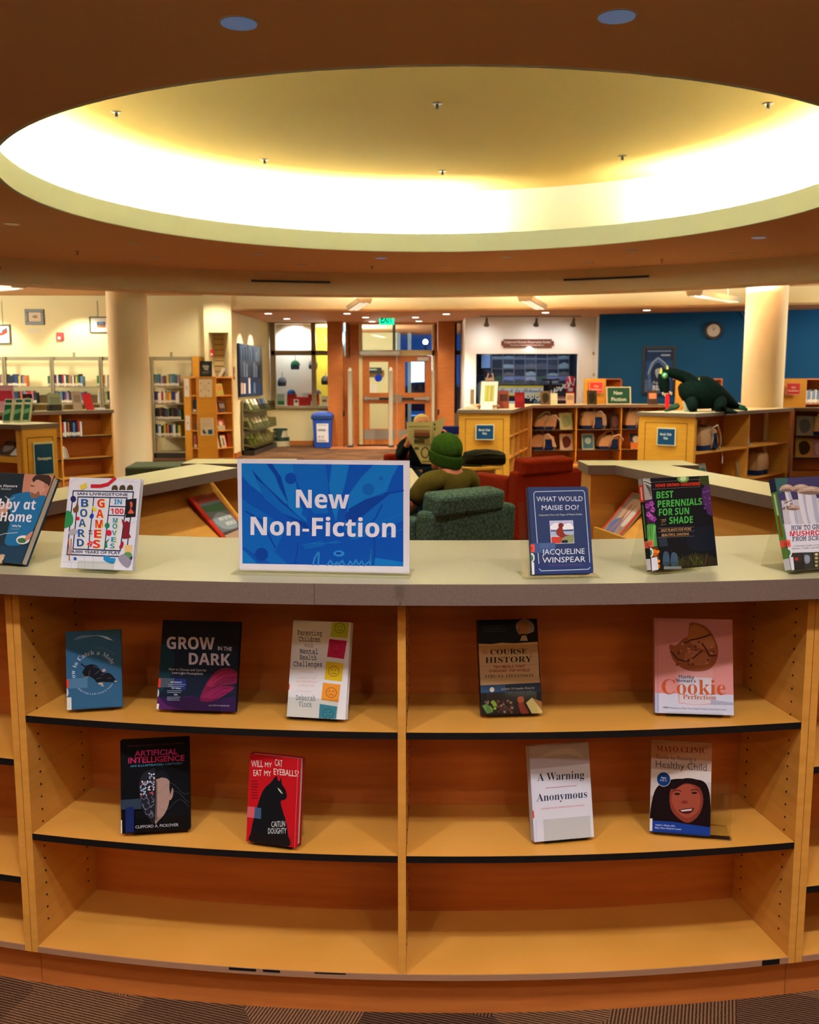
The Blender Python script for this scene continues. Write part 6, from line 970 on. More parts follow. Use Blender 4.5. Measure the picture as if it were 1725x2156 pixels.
t = thing('photo_panel', 'grey panel behind the old photographs in the display case', 'panel', (2.5, 21.1, 1.2)); a, b = PX(1034, 746, 1200, 810, 21.1); MB().box((a.x, 21.12, a.z), (b.x, 21.15, b.z), flat('6a7080')).obj('backing', t)
rr = random.Random(11)
for r, (y0, y1, cs) in enumerate(((746, 754, ['1d2433', '141a26']), (757, 775, ['2c3040', '3a3a48', '23283a', '3f3f4c']), (777, 791, ['16202e', '1a2634', '20283a']), (793, 807, ['3a5a4a', '6a78b0', '5a6a9a', '8a90a8']))):
    for c in range(7):
        a, b = PX(1037 + c * 23.3, y0, 1037 + c * 23.3 + 21.3, y1, 21.1); M = place((a.x + b.x) / 2, 21.112, a.z); t = thing('photograph', 'old photograph, %s from the left in the %s row of the display case' % (ORD[c], ['top', 'second', 'third', 'bottom'][r]), 'photograph', M, 'photographs in the display case'); w, h = b.x - a.x, b.z - a.z
        MB(M).box((-w / 2, -.006, 0), (w / 2, 0, h), flat(cs[c % len(cs)])).obj('print', t); A = Art(M, w, h, [(0, 0), (100, 0), (100, 100), (0, 100)], -.0065, .0008); q = rr.uniform(40, 60); A.poly([(0, 100), (0, q + rr.uniform(0, 20)), (30, q), (55, q + rr.uniform(-15, 15)), (100, q + 10), (100, 100)], ['4a4a58', '2a3040', '5a5a66', '7a8a98'][rr.randrange(4)]); A.obj('picture', t)
t = thing('uniform', 'blue and white uniform on a stand in the display case', 'uniform', at(1020, 855, 20.75)); p = at(1022, 812, 20.75); m = MB(); m.loft([[(p.x + rx * math.cos(2 * PI * j / 16), 20.75 + .09 * math.sin(2 * PI * j / 16), z) for j in range(16)] for z, rx in ((.86, .17), (1.05, .16), (1.3, .19), (1.42, .17), (1.48, .07))], mat('uniform_white', '9fb0c4', .8)); m.obj('jacket', t, smooth=True)
MB().box((p.x - .04, 20.655, .95), (p.x + .03, 20.665, 1.42), mat('uniform_blue', '2a4a9a', .8)).obj('stripe', t); m = MB(); m.lathe([(.20, 0), (.21, .02), (.10, .03), (.09, .12), (.05, .15)], (p.x + .02, 20.75, 1.56), mat('hat_navy', '141c30', .8), 20, sy=.8); m.obj('hat', t, smooth=True); MB().cyl((p.x, 20.75, .84), (p.x, 20.75, 1.57), .025, STEEL, 8).obj('stand_pole', t)
t = thing('paper_hanging', 'pale blue paper hanging at the left of the display case', 'paper', at(1020, 770, 21.0)); a, b = PX(1014, 746, 1033, 775, 21.05); MB().box((a.x, 21.05, a.z), (b.x, 21.06, b.z), flat('7f98cc')).obj('sheet', t); MB().box((a.x, 21.045, b.z - .02), (b.x, 21.065, b.z), STEEL).obj('hanger', t)
a, b = PX(1045, 812, 1145, 833, 20.6); M = place((a.x + b.x) / 2, 20.6, a.z, 0, R(6)); t = thing('banner', 'yellow edged Back to School banner in the display case', 'banner', M); w, h = b.x - a.x, b.z - a.z; MB(M).box((-w / 2, 0, 0), (w / 2, .006, h), flat('aab6c8')).obj('cloth', t); A = Art(M, w, h, [(0, 0), (100, 0), (100, 21), (0, 21)], -.001, .001); A.rect(0, 0, 100, 4, 'b8a83a'); A.rect(0, 17.5, 100, 21, 'c2b040'); A.txt('Back to School', 6, 14, 94, 14, 8, '3a4a6a', 'script'); A.obj('print', t)
for s, px, py in (('n', 1104, 833), ('o', 1112, 834), ('p', 1121, 835), ('q', 1131, 836), ('r', 1139, 838), ('u', 1164, 825), ('v', 1171, 821), ('w', 1178, 818), ('x', 1188, 813), ('y', 1198, 808)):
    p = at(px, py + 5, 20.5); A = Art(place(p.x, 20.5, p.z), .1, .1, [(0, 0), (100, 0), (100, 100), (0, 100)], 0); vs, fs, wd = glyphs(s, 'heavy'); m = MB(place(p.x, 20.5, p.z)); k = .16; n = len(vs)
    m.add([(q[0] * k - wd * k / 2, 0, q[1] * k) for q in vs] + [(q[0] * k - wd * k / 2, .01, q[1] * k) for q in vs], fs + [[i + n for i in f][::-1] for f in fs], flat('d2d8e0')); tag(m.obj('letter', clean=False), 'white cut out letter %s on the string in the display case' % s, 'letter', 'alphabet letters in the display case')
t = thing('jersey', 'red jersey with white trim hanging at the right of the display case', 'jersey', at(1202, 820, 20.7)); a, b = PX(1190, 792, 1215, 850, 20.7); xm = (a.x + b.x) / 2; m = MB(); m.loft([[(xm + rx * math.cos(2 * PI * j / 14) + o_, 20.7 + .05 * math.sin(2 * PI * j / 14), z) for j in range(14)] for z, rx, o_ in ((a.z, .12, .03), (a.z + .25, .11, .02), (b.z - .16, .12, 0), (b.z - .03, .10, 0), (b.z, .04, 0))], mat('jersey_red', 'b01a2a', .8)); m.obj('body', t, smooth=True)
MB().tube([(xm - .05, 20.66, b.z), (xm - .02, 20.645, b.z - .14), (xm + .04, 20.645, b.z - .2), (xm + .07, 20.65, b.z - .05)], .014, flat('d0d0d8')).obj('trim', t); MB().box((xm - .06, 20.637, b.z - .32), (xm + .03, 20.652, b.z - .25), flat('d0d0d8')).obj('badge', t)
t = thing('kitchen_scale', 'black balance scale with a flat pan in the display case', 'scale', at(1160, 850, 20.75)); p = at(1160, 800, 20.75); MB().lathe([(.03, .86 - p.z), (.03, -.02), (.18, -.01), (.2, .02), (.19, .03)], p, mat('scale_black', '17171a', .4), 20).obj('pan', t, smooth=True); MB().box((p.x - .14, 20.68, .84), (p.x + .1, 20.82, .98), mat('scale_black', '17171a')).obj('body', t, bevel=.01)
rr = random.Random(5)
for k, (px, w, hgt, c, lb) in enumerate(((1078, .16, .22, 'a8b4c4', 'pale blue lidded jar'), (1094, .22, .12, '1f3f8a', 'blue pencil case'), (1120, .3, .14, 'b07a64', 'tan lunch box'), (1130, .12, .24, '5a7a8a', 'slim blue box'), (1178, .34, .22, '16202c', 'black school bag'), (1182, .36, .1, '9a5a54', 'stack of reddish books'), (1195, .14, .16, '8a98a8', 'grey tin'))):
    p = at(px, 850, 20.6); z = dz0 - .02 + (.22 if lb.startswith('stack') else 0); t = thing('display_item', lb + ' on the floor of the display case', 'display item', (p.x, 20.55, z), 'things on the display case floor'); MB().box((p.x - w / 2, 20.5 + .03 * (k % 3), z), (p.x + w / 2, 20.66, z + hgt), flat(c)).obj('body', t, bevel=.012); MB().box((p.x - w * .35, 20.5 + .03 * (k % 3) - .003, z + hgt * .3), (p.x + w * .35, 20.5 + .03 * (k % 3), z + hgt * .55), flat('c8c4bc')).obj('label', t)
# plaque over the case
a, b = PX(1056, 714, 1166, 732, 20.29); w, h = b.x - a.x, b.z - a.z; M = place((a.x + b.x) / 2, 20.295, a.z); t = thing('wooden_plaque', 'brown wooden society plaque with notched corners above the display case', 'plaque', M); c_ = .04; m = MB(M); pts = [(-w / 2 + c_, 0), (w / 2 - c_, 0), (w / 2 - c_, c_), (w / 2, c_), (w / 2, h - c_), (w / 2 - c_, h - c_), (w / 2 - c_, h), (-w / 2 + c_, h), (-w / 2 + c_, h - c_), (-w / 2, h - c_), (-w / 2, c_), (-w / 2 + c_, c_)]
m.loft([[(x, -.025, z) for x, z in pts], [(x, 0, z) for x, z in pts]], wood('plaque_wood', '5a3022', '6a3a2a')); m.obj('board', t); A = Art(M, w, h, [(0, 0), (110, 0), (110, 18), (0, 18)], -.026, .001); A.txt('Englewood Historic Preservation Society', 6, 8.5, 104, 8.5, 4.6, 'cfc4be', 'serifb'); A.txt('Preserving Englewood Colorado History', 18, 14.2, 90, 14.2, 3, 'cfc4be', 'serifb'); A.obj('painted_lettering', t)
p = at(1115, 733, 20.2); t = thing('picture_lamp', 'small glowing white lamp just below the wooden plaque', 'lamp', p); MB().ell((p.x, 20.22, p.z), (.055, .03, .03), mat('lamp_white', 'ffffff', .4, emis='fffdf6', estr=4)).obj('shade', t, smooth='all'); MB().cyl((p.x, 20.22, p.z), (p.x, 20.3, p.z + .02), .008, STEEL, 8).obj('arm', t)
for px, py in ((1250, 744), (1250, 789)): p = at(px, py, 19.95); tag(MB().box((p.x - .02, 19.9, p.z - .03), (p.x + .02, 19.96, p.z + .03), flat('b0a070')).obj('wall_switch', bevel=.004), ['small switch on the end of the display wall, upper one', 'small switch on the end of the display wall, lower one'][py > 760], 'switch')
# ------------------------------------------------------------------ blue wall
def bwall(px, py, off=.004):
    best = None
    for a, b in zip(bw, bw[1:]):
        for k in range(401):
            q = (a[0] + (b[0] - a[0]) * k / 400, a[1] + (b[1] - a[1]) * k / 400); r_ = at(px, py, q[1] - off)
            if best is None or abs(r_.x - q[0]) < best[0]: best = (abs(r_.x - q[0]), r_, math.atan2(b[1] - a[1], b[0] - a[0]))
    return best[1], best[2]
p0, yw = bwall(1352, 832); p1, _ = bwall(1424, 729); w = math.hypot(p1.x - p0.x, p1.y - p0.y); h = p1.z - p0.z; M = place((p0.x + p1.x) / 2, (p0.y + p1.y) / 2, p0.z, yw); t = thing('framed_poster', 'dark blue framed poster of a hooded figure on the blue wall', 'poster', M); F = mat('poster_frame', '0b0e14', .4, .4); m = MB(M)
for q in (((-w / 2, -.03, 0), (w / 2, 0, .04)), ((-w / 2, -.03, h - .04), (w / 2, 0, h)), ((-w / 2, -.03, .04), (-w / 2 + .04, 0, h - .04)), ((w / 2 - .04, -.03, .04), (w / 2, 0, h - .04))): m.box(*q, F)
m.obj('frame', t); A = Art(M, w, h, [(0, 0), (72, 0), (72, 103), (0, 103)], -.006, .0015); A.rect(3, 3, 69, 100, '1c3f78'); A.rect(3, 3, 69, 30, '16305c'); A.blob([(12, 60), (14, 40), (24, 28), (34, 22), (48, 32), (58, 48), (60, 80), (50, 96), (20, 96)], '3a5a90'); A.blob([(18, 62), (22, 44), (34, 34), (48, 46), (54, 66), (48, 80), (24, 80)], '16284c'); A.blob([(28, 50), (36, 46), (44, 50), (42, 62), (36, 68), (30, 62)], '8a98b4'); A.line([(12, 58), (22, 34), (34, 24), (50, 36), (58, 56)], 2, '8aa0c4'); A.rect(10, 9, 62, 11, '7a90b8'); A.rect(40, 17, 60, 20, '9ab0d0'); A.txt('beyond', 24, 78, 50, 78, 6, 'c8d4e4', 'script'); A.txt('READ', 24, 92, 52, 92, 10, 'c8d4e4', 'heavy'); A.scribble(6, 70, 20, 96, 6, '5a7ab0', 2); A.obj('print', t)
p, yw = bwall(1503, 696); M = place(p.x, p.y, p.z, yw); t = thing('wall_clock', 'round clock with a dark rim high on the blue wall', 'clock', M); r = .165; m = MB(M); m.tube([(0, -.05, 0), (0, 0, 0)], r, BLACK, 32); m.obj('rim', t); MB(M).tube([(0, -.053, 0), (0, -.05, 0)], r * .72, flat('b8b4ae'), 32).obj('dial', t); m = MB(M)
for k in range(12): a = k * PI / 6; m.box((math.sin(a) * r * .6 - .004, -.055, math.cos(a) * r * .6 - .008), (math.sin(a) * r * .6 + .004, -.0535, math.cos(a) * r * .6 + .008), BLACK)
m.obj('hour_marks', t); MB(M).tube([(0, -.057, 0), (.03, -.057, .05)], .005, BLACK, 6).obj('hour_hand', t); MB(M).tube([(0, -.06, 0), (-.02, -.06, .09)], .0035, BLACK, 6).obj('minute_hand', t)
p, _ = bwall(1566, 655); q, _ = bwall(1568, 672); tag(MB().tube([(p.x - .05, p.y - .02, p.z), (p.x, p.y - .02, p.z - .08), (q.x, q.y - .02, q.z)], .006, flat('6a7a8a'), 6).obj('loose_cable'), 'thin loose cord on the blue wall beside the right column', 'cord')
def kids(lb, px0, pxm, px1, top, y, sgn, slb):
    a, m_, c = at(px0, top, y), at(pxm, top, y + .05), at(px1, top, y + .5); z = a.z; t = thing('childrens_bookcase', lb, 'bookcase', ((a.x + m_.x) / 2, y, 0), 'tall orange ended bookcases before the blue wall')
    MB().prism([(a.x, y), (m_.x, y + .05), (m_.x - .02, y + .08), (a.x, y + .03)], 0, z, OAKP).obj('end_panel', t); shelves(t, (m_.x, y + .06), (c.x, y + .5), .35, .06, z - .021, [.62], [.4, .75, 1.1], OAKR, OAKR); MB().prism([(m_.x, y + .06), (c.x, y + .5), (c.x - .2, y + .8), (m_.x - .25, y + .38)], z - .02, z, OAKR).obj('top_board', t)
    if sgn: 
        p = at(sgn[0], sgn[3], y - .01); q = at(sgn[2], sgn[1], y - .01); sign_on(slb, place((p.x + q.x) / 2, y + .02, p.z, R(5)), q.x - p.x, q.z - p.z, 'c23a34', [('Kids', 36, 66, 46, 17), ('Nonfiction' if px0 < 1300 else 'Nonfiction', 12, 88, 74, 17)], 'e0c0b4', rim='c9847a', y=-.03)
    return t, (m_.x, y + .06), (c.x, y + .5), z
k1 = kids('bookcase with a red Kids sign on its end, before the white wall corner', 1231, 1276, 1308, 797, 17.8, (1240, 804, 1270, 828), 'red Kids sign on the bookcase end before the white wall corner')
k2 = kids('bookcase half hidden behind the green dragon', 1424, 1458, 1522, 797, 17.0, None, '')
k3 = kids('bookcase with a red Kids sign right of the right column', 1640, 1699, 1750, 797, 16.2, (1654, 806, 1686, 831), 'red Kids sign on the bookcase end right of the column')
MK, LK = frame_of(k3[1], k3[2]); row(MK, .05, .5, .05, 1.102, ['grey', 'sky blue', 'grey', 'white', 'sky blue'], 'on the upper shelf past the right column', 'picture books right of the column', d=.2, wmin=.02, wmax=.03); row(MK, .05, .5, .05, .752, ['sky blue', 'grey', 'sky blue', 'grey', 'white'], 'on the lower shelf past the right column', 'picture books right of the column', d=.2, wmin=.02, wmax=.03)
MK, LK = frame_of(k2[1], k2[2]); row(MK, .1, .4, .05, 1.102, ['grey', 'white', 'sky blue'], 'on the shelf behind the green dragon', 'picture books behind the dragon', d=.2)
# ------------------------------------------------------------------ things on and in the low bookcases
TAN = mat('canvas_tan', 'b08a66', .9, .1, kind='noise', hx2='c09a74', scale=30); NAVY = mat('canvas_navy', '14285a', .85, .15); STRAP = mat('webbing_cream', 'cdb6a4', .85, .1)
TJ = random.Random(21)
def tote(lb, M, w=.36, h=.26, d=.16, flop=0, pocket=True, strap=True, tagc=False):
    t = thing('tote_bag', lb, 'bag', M, 'canvas book club totes'); f = flop
    def rg(z, s, dx): return [M @ Vector((w / 2 * s * cx_ * (q_ if z > h * .3 else 1) + dx, d / 2 + d / 2 * s * cy_ * (q_ if z > h * .3 else 1), z + (TJ.uniform(-.025, .02) if z > h * .6 else 0))) for cx_, cy_ in [(max(-1, min(1, 1.35 * math.cos(2 * PI * j / 20))), max(-1, min(1, 1.35 * math.sin(2 * PI * j / 20)))) for j in range(20)] for q_ in [TJ.uniform(.93, 1.05)]]
    MB().loft([rg(.0, .95, 0), rg(h * .22, 1.0, 0)], NAVY).obj('base', t, smooth=True); MB().loft([rg(h * .22, 1.0, 0), rg(h * .5, 1.02, f * .2), rg(h * .8, .92, f * .6), rg(h, .75 - abs(f), f), rg(h * .97, .6 - abs(f), f)], TAN).obj('body', t, smooth=True)
    if pocket: m = MB(M); m.hexa([(w * .02, -.012, .02), (w * .36, -.012, .02), (w * .36, .004, .02), (w * .02, .004, .02)], [(w * .04 + f * .3, -.004, h * .7), (w * .33 + f * .3, -.004, h * .7), (w * .33 + f * .3, .012, h * .7), (w * .04 + f * .3, .012, h * .7)], NAVY); m.obj('pocket', t, bevel=.006)
    if strap:
        MB(M).tube([(-w * .05, -.006, .02), (-w * .02, -.02, h * .5), (w * .0 + f, -.03, h * .95), (w * .22 + f, -.05, h * 1.05), (w * .42 + f, -.045, h * .7), (w * .46, -.03, h * .25), (w * .36, -.02, .0)], .011, STRAP, 6).obj('strap', t, smooth='all'); MB(M).tube([(-w * .3, d * .5, h * .9), (-w * .22 + f, d * .4, h * 1.22), (f, d * .35, h * 1.28), (w * .1 + f, d * .4, h * .95)], .010, STRAP, 6).obj('handle', t, smooth='all')
    if tagc: m = MB(M); m.tube([(w * .38, -.025, .01), (w * .4, -.06, -.03), (w * .4, -.07, -.1)], .004, STRAP, 5); m.box((w * .385, -.073, -.19), (w * .42, -.069, -.1), flat('cfc8bc')); m.obj('tag', t)
    return t
S1, S2 = .642, .287
tote('slumped tan canvas tote on the upper shelf left of the pale green book', MR @ place(shp(MR, 1151, S1), .06, S1), .37, .24, .2, .08, False); tote('tan and navy tote with a big pocket in the middle upper bay', MR @ place(shp(MR, 1254, S1), .06, S1), .44, .30, .2); tote('tan tote cut off by the dragon bookcase, upper shelf', MR @ place(shp(MR, 1345, S1), .06, S1), .4, .30, .2)
tote('tan and navy tote with hanging straps on the lower shelf, left bay', MR @ place(shp(MR, 1149, S2), .05, S2), .42, .27, .2, -.04, True, True); tote('tan tote with a bright blue base lying in the middle lower bay', MR @ place(shp(MR, 1287, S2), .05, S2), .40, .25, .2, .05)
tote('tan tote with a long strap and paper tag on the dragon bookcase shelf', MS @ place(shp(MS, 1510, .55), .08, .553), .52, .32, .24, -.06, True, True, True); tote('tan tote with navy base on the bottom of the dragon bookcase', MS @ place(shp(MS, 1620, .1), .08, .083), .40, .34, .22, .0, False, False)
GF = 'face out books in the low bookcases'
mini('pale green book face out between the two upper totes', MR @ place(shp(MR, 1195, S1), .06, S1), .23, .29, 'b2b48a', '8a9a70', 1, grp=GF); mini('dark book face out at the right of the middle upper bay', MR @ place(shp(MR, 1299, S1), .06, S1), .18, .27, '3a2a2a', '6a4a4a', 1, grp=GF); mini('white book with a dark red figure on the lower shelf, left bay', MR @ place(shp(MR, 1196, S2), .06, S2), .23, .28, 'c0b0a0', '5a2a24', 1, grp=GF)
mini('teal edged book with an orange shape on the lower shelf, middle bay', MR @ place(shp(MR, 1242, S2), .06, S2), .22, .28, '9aa8a8', '3a6a78', 2, grp=GF); mini('dark blue book with an orange hill beside the dragon panel', MR @ place(shp(MR, 1343, S2), .06, S2), .2, .27, '2c4668', 'c87a3a', 3, grp=GF)
mini('pale book with a round moon over blue water in the dragon bookcase', MS @ place(shp(MS, 1588, .55), .1, .553), .22, .29, 'b2a980', '4a7a98', 3, grp=GF); mini('white and blue book with a green square low in the dragon bookcase', MS @ place(shp(MS, 1496, .1), .08, .083), .24, .30, 'b4c8d0', '3a6a58', 0, grp=GF); mini('beige book with a small sketch low in the dragon bookcase', MS @ place(shp(MS, 1575, .1), .08, .083), .2, .28, 'b0a07a', '4a4a3a', 4, grp=GF)
ME, LE = frame_of((5.93, 14.88), (8.4, 14.55)); mini('grey book with a sailing picture in the bookcase at the right edge', ME @ place(shp(ME, 1697, .64), .06, .642), .25, .30, '8a8078', '5a5a60', 1, grp=GF); mini('ochre book with a dark oval in the bookcase at the right edge', ME @ place(shp(ME, 1696, .3), .06, .302), .26, .30, 'b08a4a', '3a2414', 1, grp=GF); mini('pinkish book cut by the right edge of view, lower shelf', ME @ place(shp(ME, 1728, .3), .06, .302), .2, .28, 'a8788a', 'c8a0a8', 1, grp=GF); tote('tote cut by the right edge of view, upper shelf', ME @ place(shp(ME, 1738, .64), .06, .642), .3, .28, .2)
mini('reddish book on the side shelf behind the Book Club Kits panel', frame_of((1.45, 13.95), (2.03, 16.4))[0] @ place(.45, .06, .362), .2, .27, 'b08a70', '8a4a3a', 1, grp=GF); mini('cream book low on the side shelf behind the Book Club Kits panel', frame_of((1.45, 13.95), (2.03, 16.4))[0] @ place(.4, .06, .083), .2, .25, 'c0ac90', '7a4a3a', 1, grp=GF)
ZT = 1.069
def topbook(px, y, w, h, c, c2, lb, s=0, yaw=0): p = at(px, 850, y); return mini(lb, place(p.x, y, ZT - .002, yaw), w, h, c, c2, s, grp='books on the far counter')
topbook(1061, 14.6, .16, .27, 'a04a34', '5a3024', 'brick red book behind the easel on the counter'); topbook(1095, 14.9, .15, .24, '9a1c22', 'a8282c', 'plain red book standing on the counter before the display case'); topbook(1149, 16.7, .17, .24, '5a4a34', '2a2418', 'brown patterned book on the counter before the display case', 1); topbook(1167, 16.8, .12, .2, 'b8c0a0', 'c8ccb4', 'pale green book on the counter before the display case'); topbook(1201, 16.8, .14, .2, 'a8907a', '8a7460', 'tan book on the counter before the display case'); topbook(1247, 16.8, .17, .25, '34301f', '1a1810', 'dark olive book on the counter left of the New Fiction sign', 1); topbook(1375, 16.9, .17, .25, '3a2c26', 'b07a5a', 'dark book with a pale top on the counter behind the dragon tongue', 0)
M = place(at(1303, 850, 16.75).x, 16.75, ZT, R(8), R(8)); sign_on('green New Fiction sign on the far counter before the blue wall', M, at(1330, 850, 16.75).x - at(1276, 850, 16.75).x, .31, '1c4a3a', [('New', 30, 66, 44, 20), ('Fiction', 20, 80, 80, 20)], 'd0dcd0', style='b')
# easel with framed art on the island end
p = at(1028, 857, 14.3); M = place(p.x, 14.25, ZT + .05, R(-14), R(16)); t = thing('table_easel', 'small wooden easel holding the corn picture on the counter', 'easel', place(p.x, 14.3, ZT, R(-14))); E_ = wood('easel_wood', '8a5a3a', '9a6a4a')
MB(M).box((-.17, -.03, -.02), (.17, .02, .0), E_).obj('ledge', t); m = MB(M)
for s in (-1, 1): m.hexa([(s * .14 - .01, .02, -.05), (s * .14 + .01, .02, -.05), (s * .14 + .01, .035, -.05), (s * .14 - .01, .035, -.05)], [(s * .03 - .01, .02, .5), (s * .03 + .01, .02, .5), (s * .03 + .01, .035, .5), (s * .03 - .01, .035, .5)], E_)
m.box((-.06, .0, .38), (.06, .04, .42), E_); m.obj('front_legs', t); a = M @ Vector((0, .03, .44)); MB().tube([a, (a.x + .08, a.y + .28, ZT + .005)], .011, E_, 6).obj('rear_leg', t)
t = thing('framed_picture', 'pale framed picture of yellow stripes standing on the easel', 'picture', M); MB(M).box((-.135, .0, .0), (.135, .018, .375), flat('3a3428')).obj('frame', t); A = Art(M, .27, .375, [(0, 0), (100, 0), (100, 140), (0, 140)], -.001, .001); A.rect(3, 3, 97, 137, 'd0ccb8'); A.rect(26, 26, 78, 116, 'a8b060')
for k in range(5): A.rect(30 + k * 10, 30, 36 + k * 10, 112, ['c8b048', 'b8a040', 'd0b858', 'b08a48', 'c0b050'][k])
A.obj('print', t)
M = place(p.x - .04, 14.08, ZT, R(-8), R(15)); tag(MB(M).box((-.085, 0, 0), (.085, .004, .09), flat('d8d0c8')).obj('caption_card'), 'white card in front of the easel', 'card'); 
tag(MB(place(at(992, 860, 14.2).x, 14.2, ZT)).box((-.05, 0, 0), (.06, .06, .035), flat('cfc6a8')).obj('card_box', bevel=.004), 'small cream box at the left end of the island counter', 'box')
t = thing('flyer_holder', 'clear holder with pale flyers at the end of the display wall', 'holder', (at(994, 850, 16).x, 16.9, ZT)); MB().box((at(990, 850, 16.9).x, 16.9, ZT), (at(999, 850, 16.9).x, 16.96, ZT + .28), ACR).obj('holder', t); MB().box((at(990.5, 850, 16.92).x, 16.915, ZT), (at(998.5, 850, 16.92).x, 16.94, ZT + .26), flat('b9a9a0')).obj('flyers', t)
# brochures etc. on the left counters
for k, (px, c) in enumerate(((12, '1c5a3a'), (34, '1c5a3a'), (52, '1f5a40'))):
    q = at(px, 890, 9.75 + .1 * k); M = place(q.x, 9.75 + .1 * k, ZT, R(-20), R(14)); t = thing('brochure_holder', ['green brochures in a clear holder at the left edge, first of three', 'green brochures in the middle clear holder of three', 'green brochures in the clear holder nearest the Newspapers panel'][k], 'holder', M, 'brochure holders on the newspapers stand'); MB(M).box((-.055, 0, 0), (.055, .05, .20), ACR).obj('holder', t); MB(M).box((-.05, .006, .004), (.05, .03, .245), flat('c9c6ac')).obj('brochures', t); A = Art(M, .1, .245, [(0, 0), (100, 0), (100, 245), (0, 245)], .005, .0008); A.rect(8, 8, 92, 38, '1f4a3a'); A.rect(8, 60, 92, 225, c); A.poly([(8, 120), (92, 100), (92, 140), (8, 170)], '6a9a70'); A.obj('print', t)
def dtop(px, w, h, c, c2, lb, s=0, lean=R(12)): x = shp(MD, px, ZT); return mini(lb, MD @ place(x, .14, ZT - .002), w, h, c, c2, s, grp='things on the counter by the left column', lean=lean)
dtop(26, .24, .36, 'b07a80', 'a02030', 'pink and red book display at the left edge behind the brochures'); dtop(72, .13, .24, '1c1412', '6a3024', 'black covered book on the counter by the left column', 1); dtop(128, .2, .24, '8f8f6a', '7a7a58', 'olive paper display on the counter by the left column'); dtop(175, .13, .27, 'a89078', '8a7460', 'tan book on the counter by the left column')
x = shp(MD, 195, ZT); M = MD @ place(x, .12, ZT, 0, R(6)); t = thing('folder', 'bright red folder standing askew on the counter by the left column', 'folder', M); m = MB(M); m.loft([[(-.03, 0, 0), (.09, 0, 0), (.07, 0, .12), (.05, 0, .24), (-.08, 0, .24), (-.07, 0, .12)], [(-.03, .012, 0), (.09, .012, 0), (.07, .012, .12), (.05, .012, .24), (-.08, .012, .24), (-.07, .012, .12)]], mat('folder_red', 'c01018', .5)); m.obj('cover', t)
x = shp(MD, 122, ZT); tag(MB(MD @ place(x, .06, ZT)).box((-.09, 0, 0), (.09, .1, .085), flat('3a3024')).obj('small_box', bevel=.01), 'small dark brown box before the olive paper display', 'box'); x = shp(MD, 98, ZT); tag(MB(MD @ place(x, .05, ZT)).box((-.2, 0, 0), (.12, .12, .1), ACR).obj('clear_tray'), 'clear tray on the counter by the left column', 'tray')
x = shp(MD, 222, ZT); tag(MB(MD @ place(x, .1, ZT)).box((-.08, 0, 0), (.05, .08, .025), flat('c8c8d0')).obj('note_pad', bevel=.003), 'white note pad at the right end of the counter by the left column', 'note pad')
# ------------------------------------------------------------------ plush dragon on the counter
FUR = mat('plush_dark', '07100c', .95, .05, kind='noise', hx2='10201a', scale=40, bump=.4); FURG = mat('plush_green', '0f4a34', .9, .1); YEL = mat('plush_yellow', 'b9b04a', .8, .1); TEETH = flat('d6cfb8'); TNG = mat('plush_tongue', 'c8141e', .6, .2)
Dd = 13.25; dp = lambda px, py, y=Dd: at(px, py, y)
t = thing('plush_dragon', 'dark green plush dragon with a red tongue on the counter by the right column', 'plush toy', (4.06, 13.3, 1.067))
def blobmesh(cs, m, name, parent, sub=1):       # soft body through round sections along a path: (point, radius side, radius up)
    mb = MB(); rings = []; P = [Vector(c[0]) for c in cs]
    for i, (p, ru, rv) in enumerate(cs):
        d = (P[min(i + 1, len(P) - 1)] - P[max(i - 1, 0)]).normalized(); w = Vector((0, 1, 0)); v = d.cross(w).normalized(); w = v.cross(d).normalized()
        rings.append([Vector(p) + w * ru * math.cos(2 * PI * j / 16) + v * rv * math.sin(2 * PI * j / 16) for j in range(16)])
    mb.loft(rings, m); return mb.obj(name, parent, smooth='all', sub=sub)
b = blobmesh([(dp(1558, 858), .05, .03), (dp(1540, 850), .13, .08), (dp(1515, 838), .22, .16), (dp(1485, 826), .26, .24), (dp(1455, 822), .25, .25), (dp(1448, 808), .17, .17), (dp(1455, 799), .11, .10), (dp(1440, 793), .085, .085), (dp(1422, 786), .075, .075), (dp(1408, 783), .07, .07), (dp(1397, 786), .075, .085), (dp(1397, 800), .08, .085), (dp(1399, 815), .075, .075), (dp(1401, 826), .06, .06), (dp(1402, 830), .03, .03)], FUR, 'body', t)
for k, (px, w) in enumerate(((1455, 1), (1520, -1))): blobmesh([(dp(px, 838, 13.1), .09, .09), (dp(px + 4 * w, 856, 12.98), .09, .08), (dp(px + 6 * w, 865, 12.95), .10, .04)], FUR, 'leg', t)
e = dp(1400, 791, Dd - .075); MB().ell(e, (.042, .02, .042), mat('eye_green', '2a9a50', .4, .4)).obj('eye', t, smooth='all'); MB().ell((e.x, e.y - .018, e.z), (.022, .01, .022), flat('cfd8b8')).obj('eye_centre', t.children[-1] if False else t, smooth='all'); MB().ell((e.x + .004, e.y - .027, e.z), (.010, .006, .012), BLACK).obj('pupil', t, smooth='all')
for px, py in ((1393, 782), (1406, 777)): p = dp(px, py, Dd - .03); MB().cyl((p.x, p.y, p.z - .03), (p.x - .005, p.y, p.z + .05), .028, YEL, 10, .006).obj('horn', t)
for k, (px, py) in enumerate(((1470, 801), (1478, 803), (1488, 806), (1497, 812), (1506, 819))): p = dp(px, py, Dd); MB().cyl((p.x, p.y, p.z - .03), (p.x + .02, p.y, p.z + .035), .035, FURG if k else YEL, 8, .005).obj('back_spike', t)
for k, (px, py) in enumerate(((1396, 826), (1400, 828), (1405, 828), (1411, 824), (1414, 826))): p = dp(px, py, Dd - .08); MB().cyl((p.x, p.y, p.z), (p.x + .004, p.y, p.z - .045), .014, TEETH, 8, .002).obj('tooth', t)
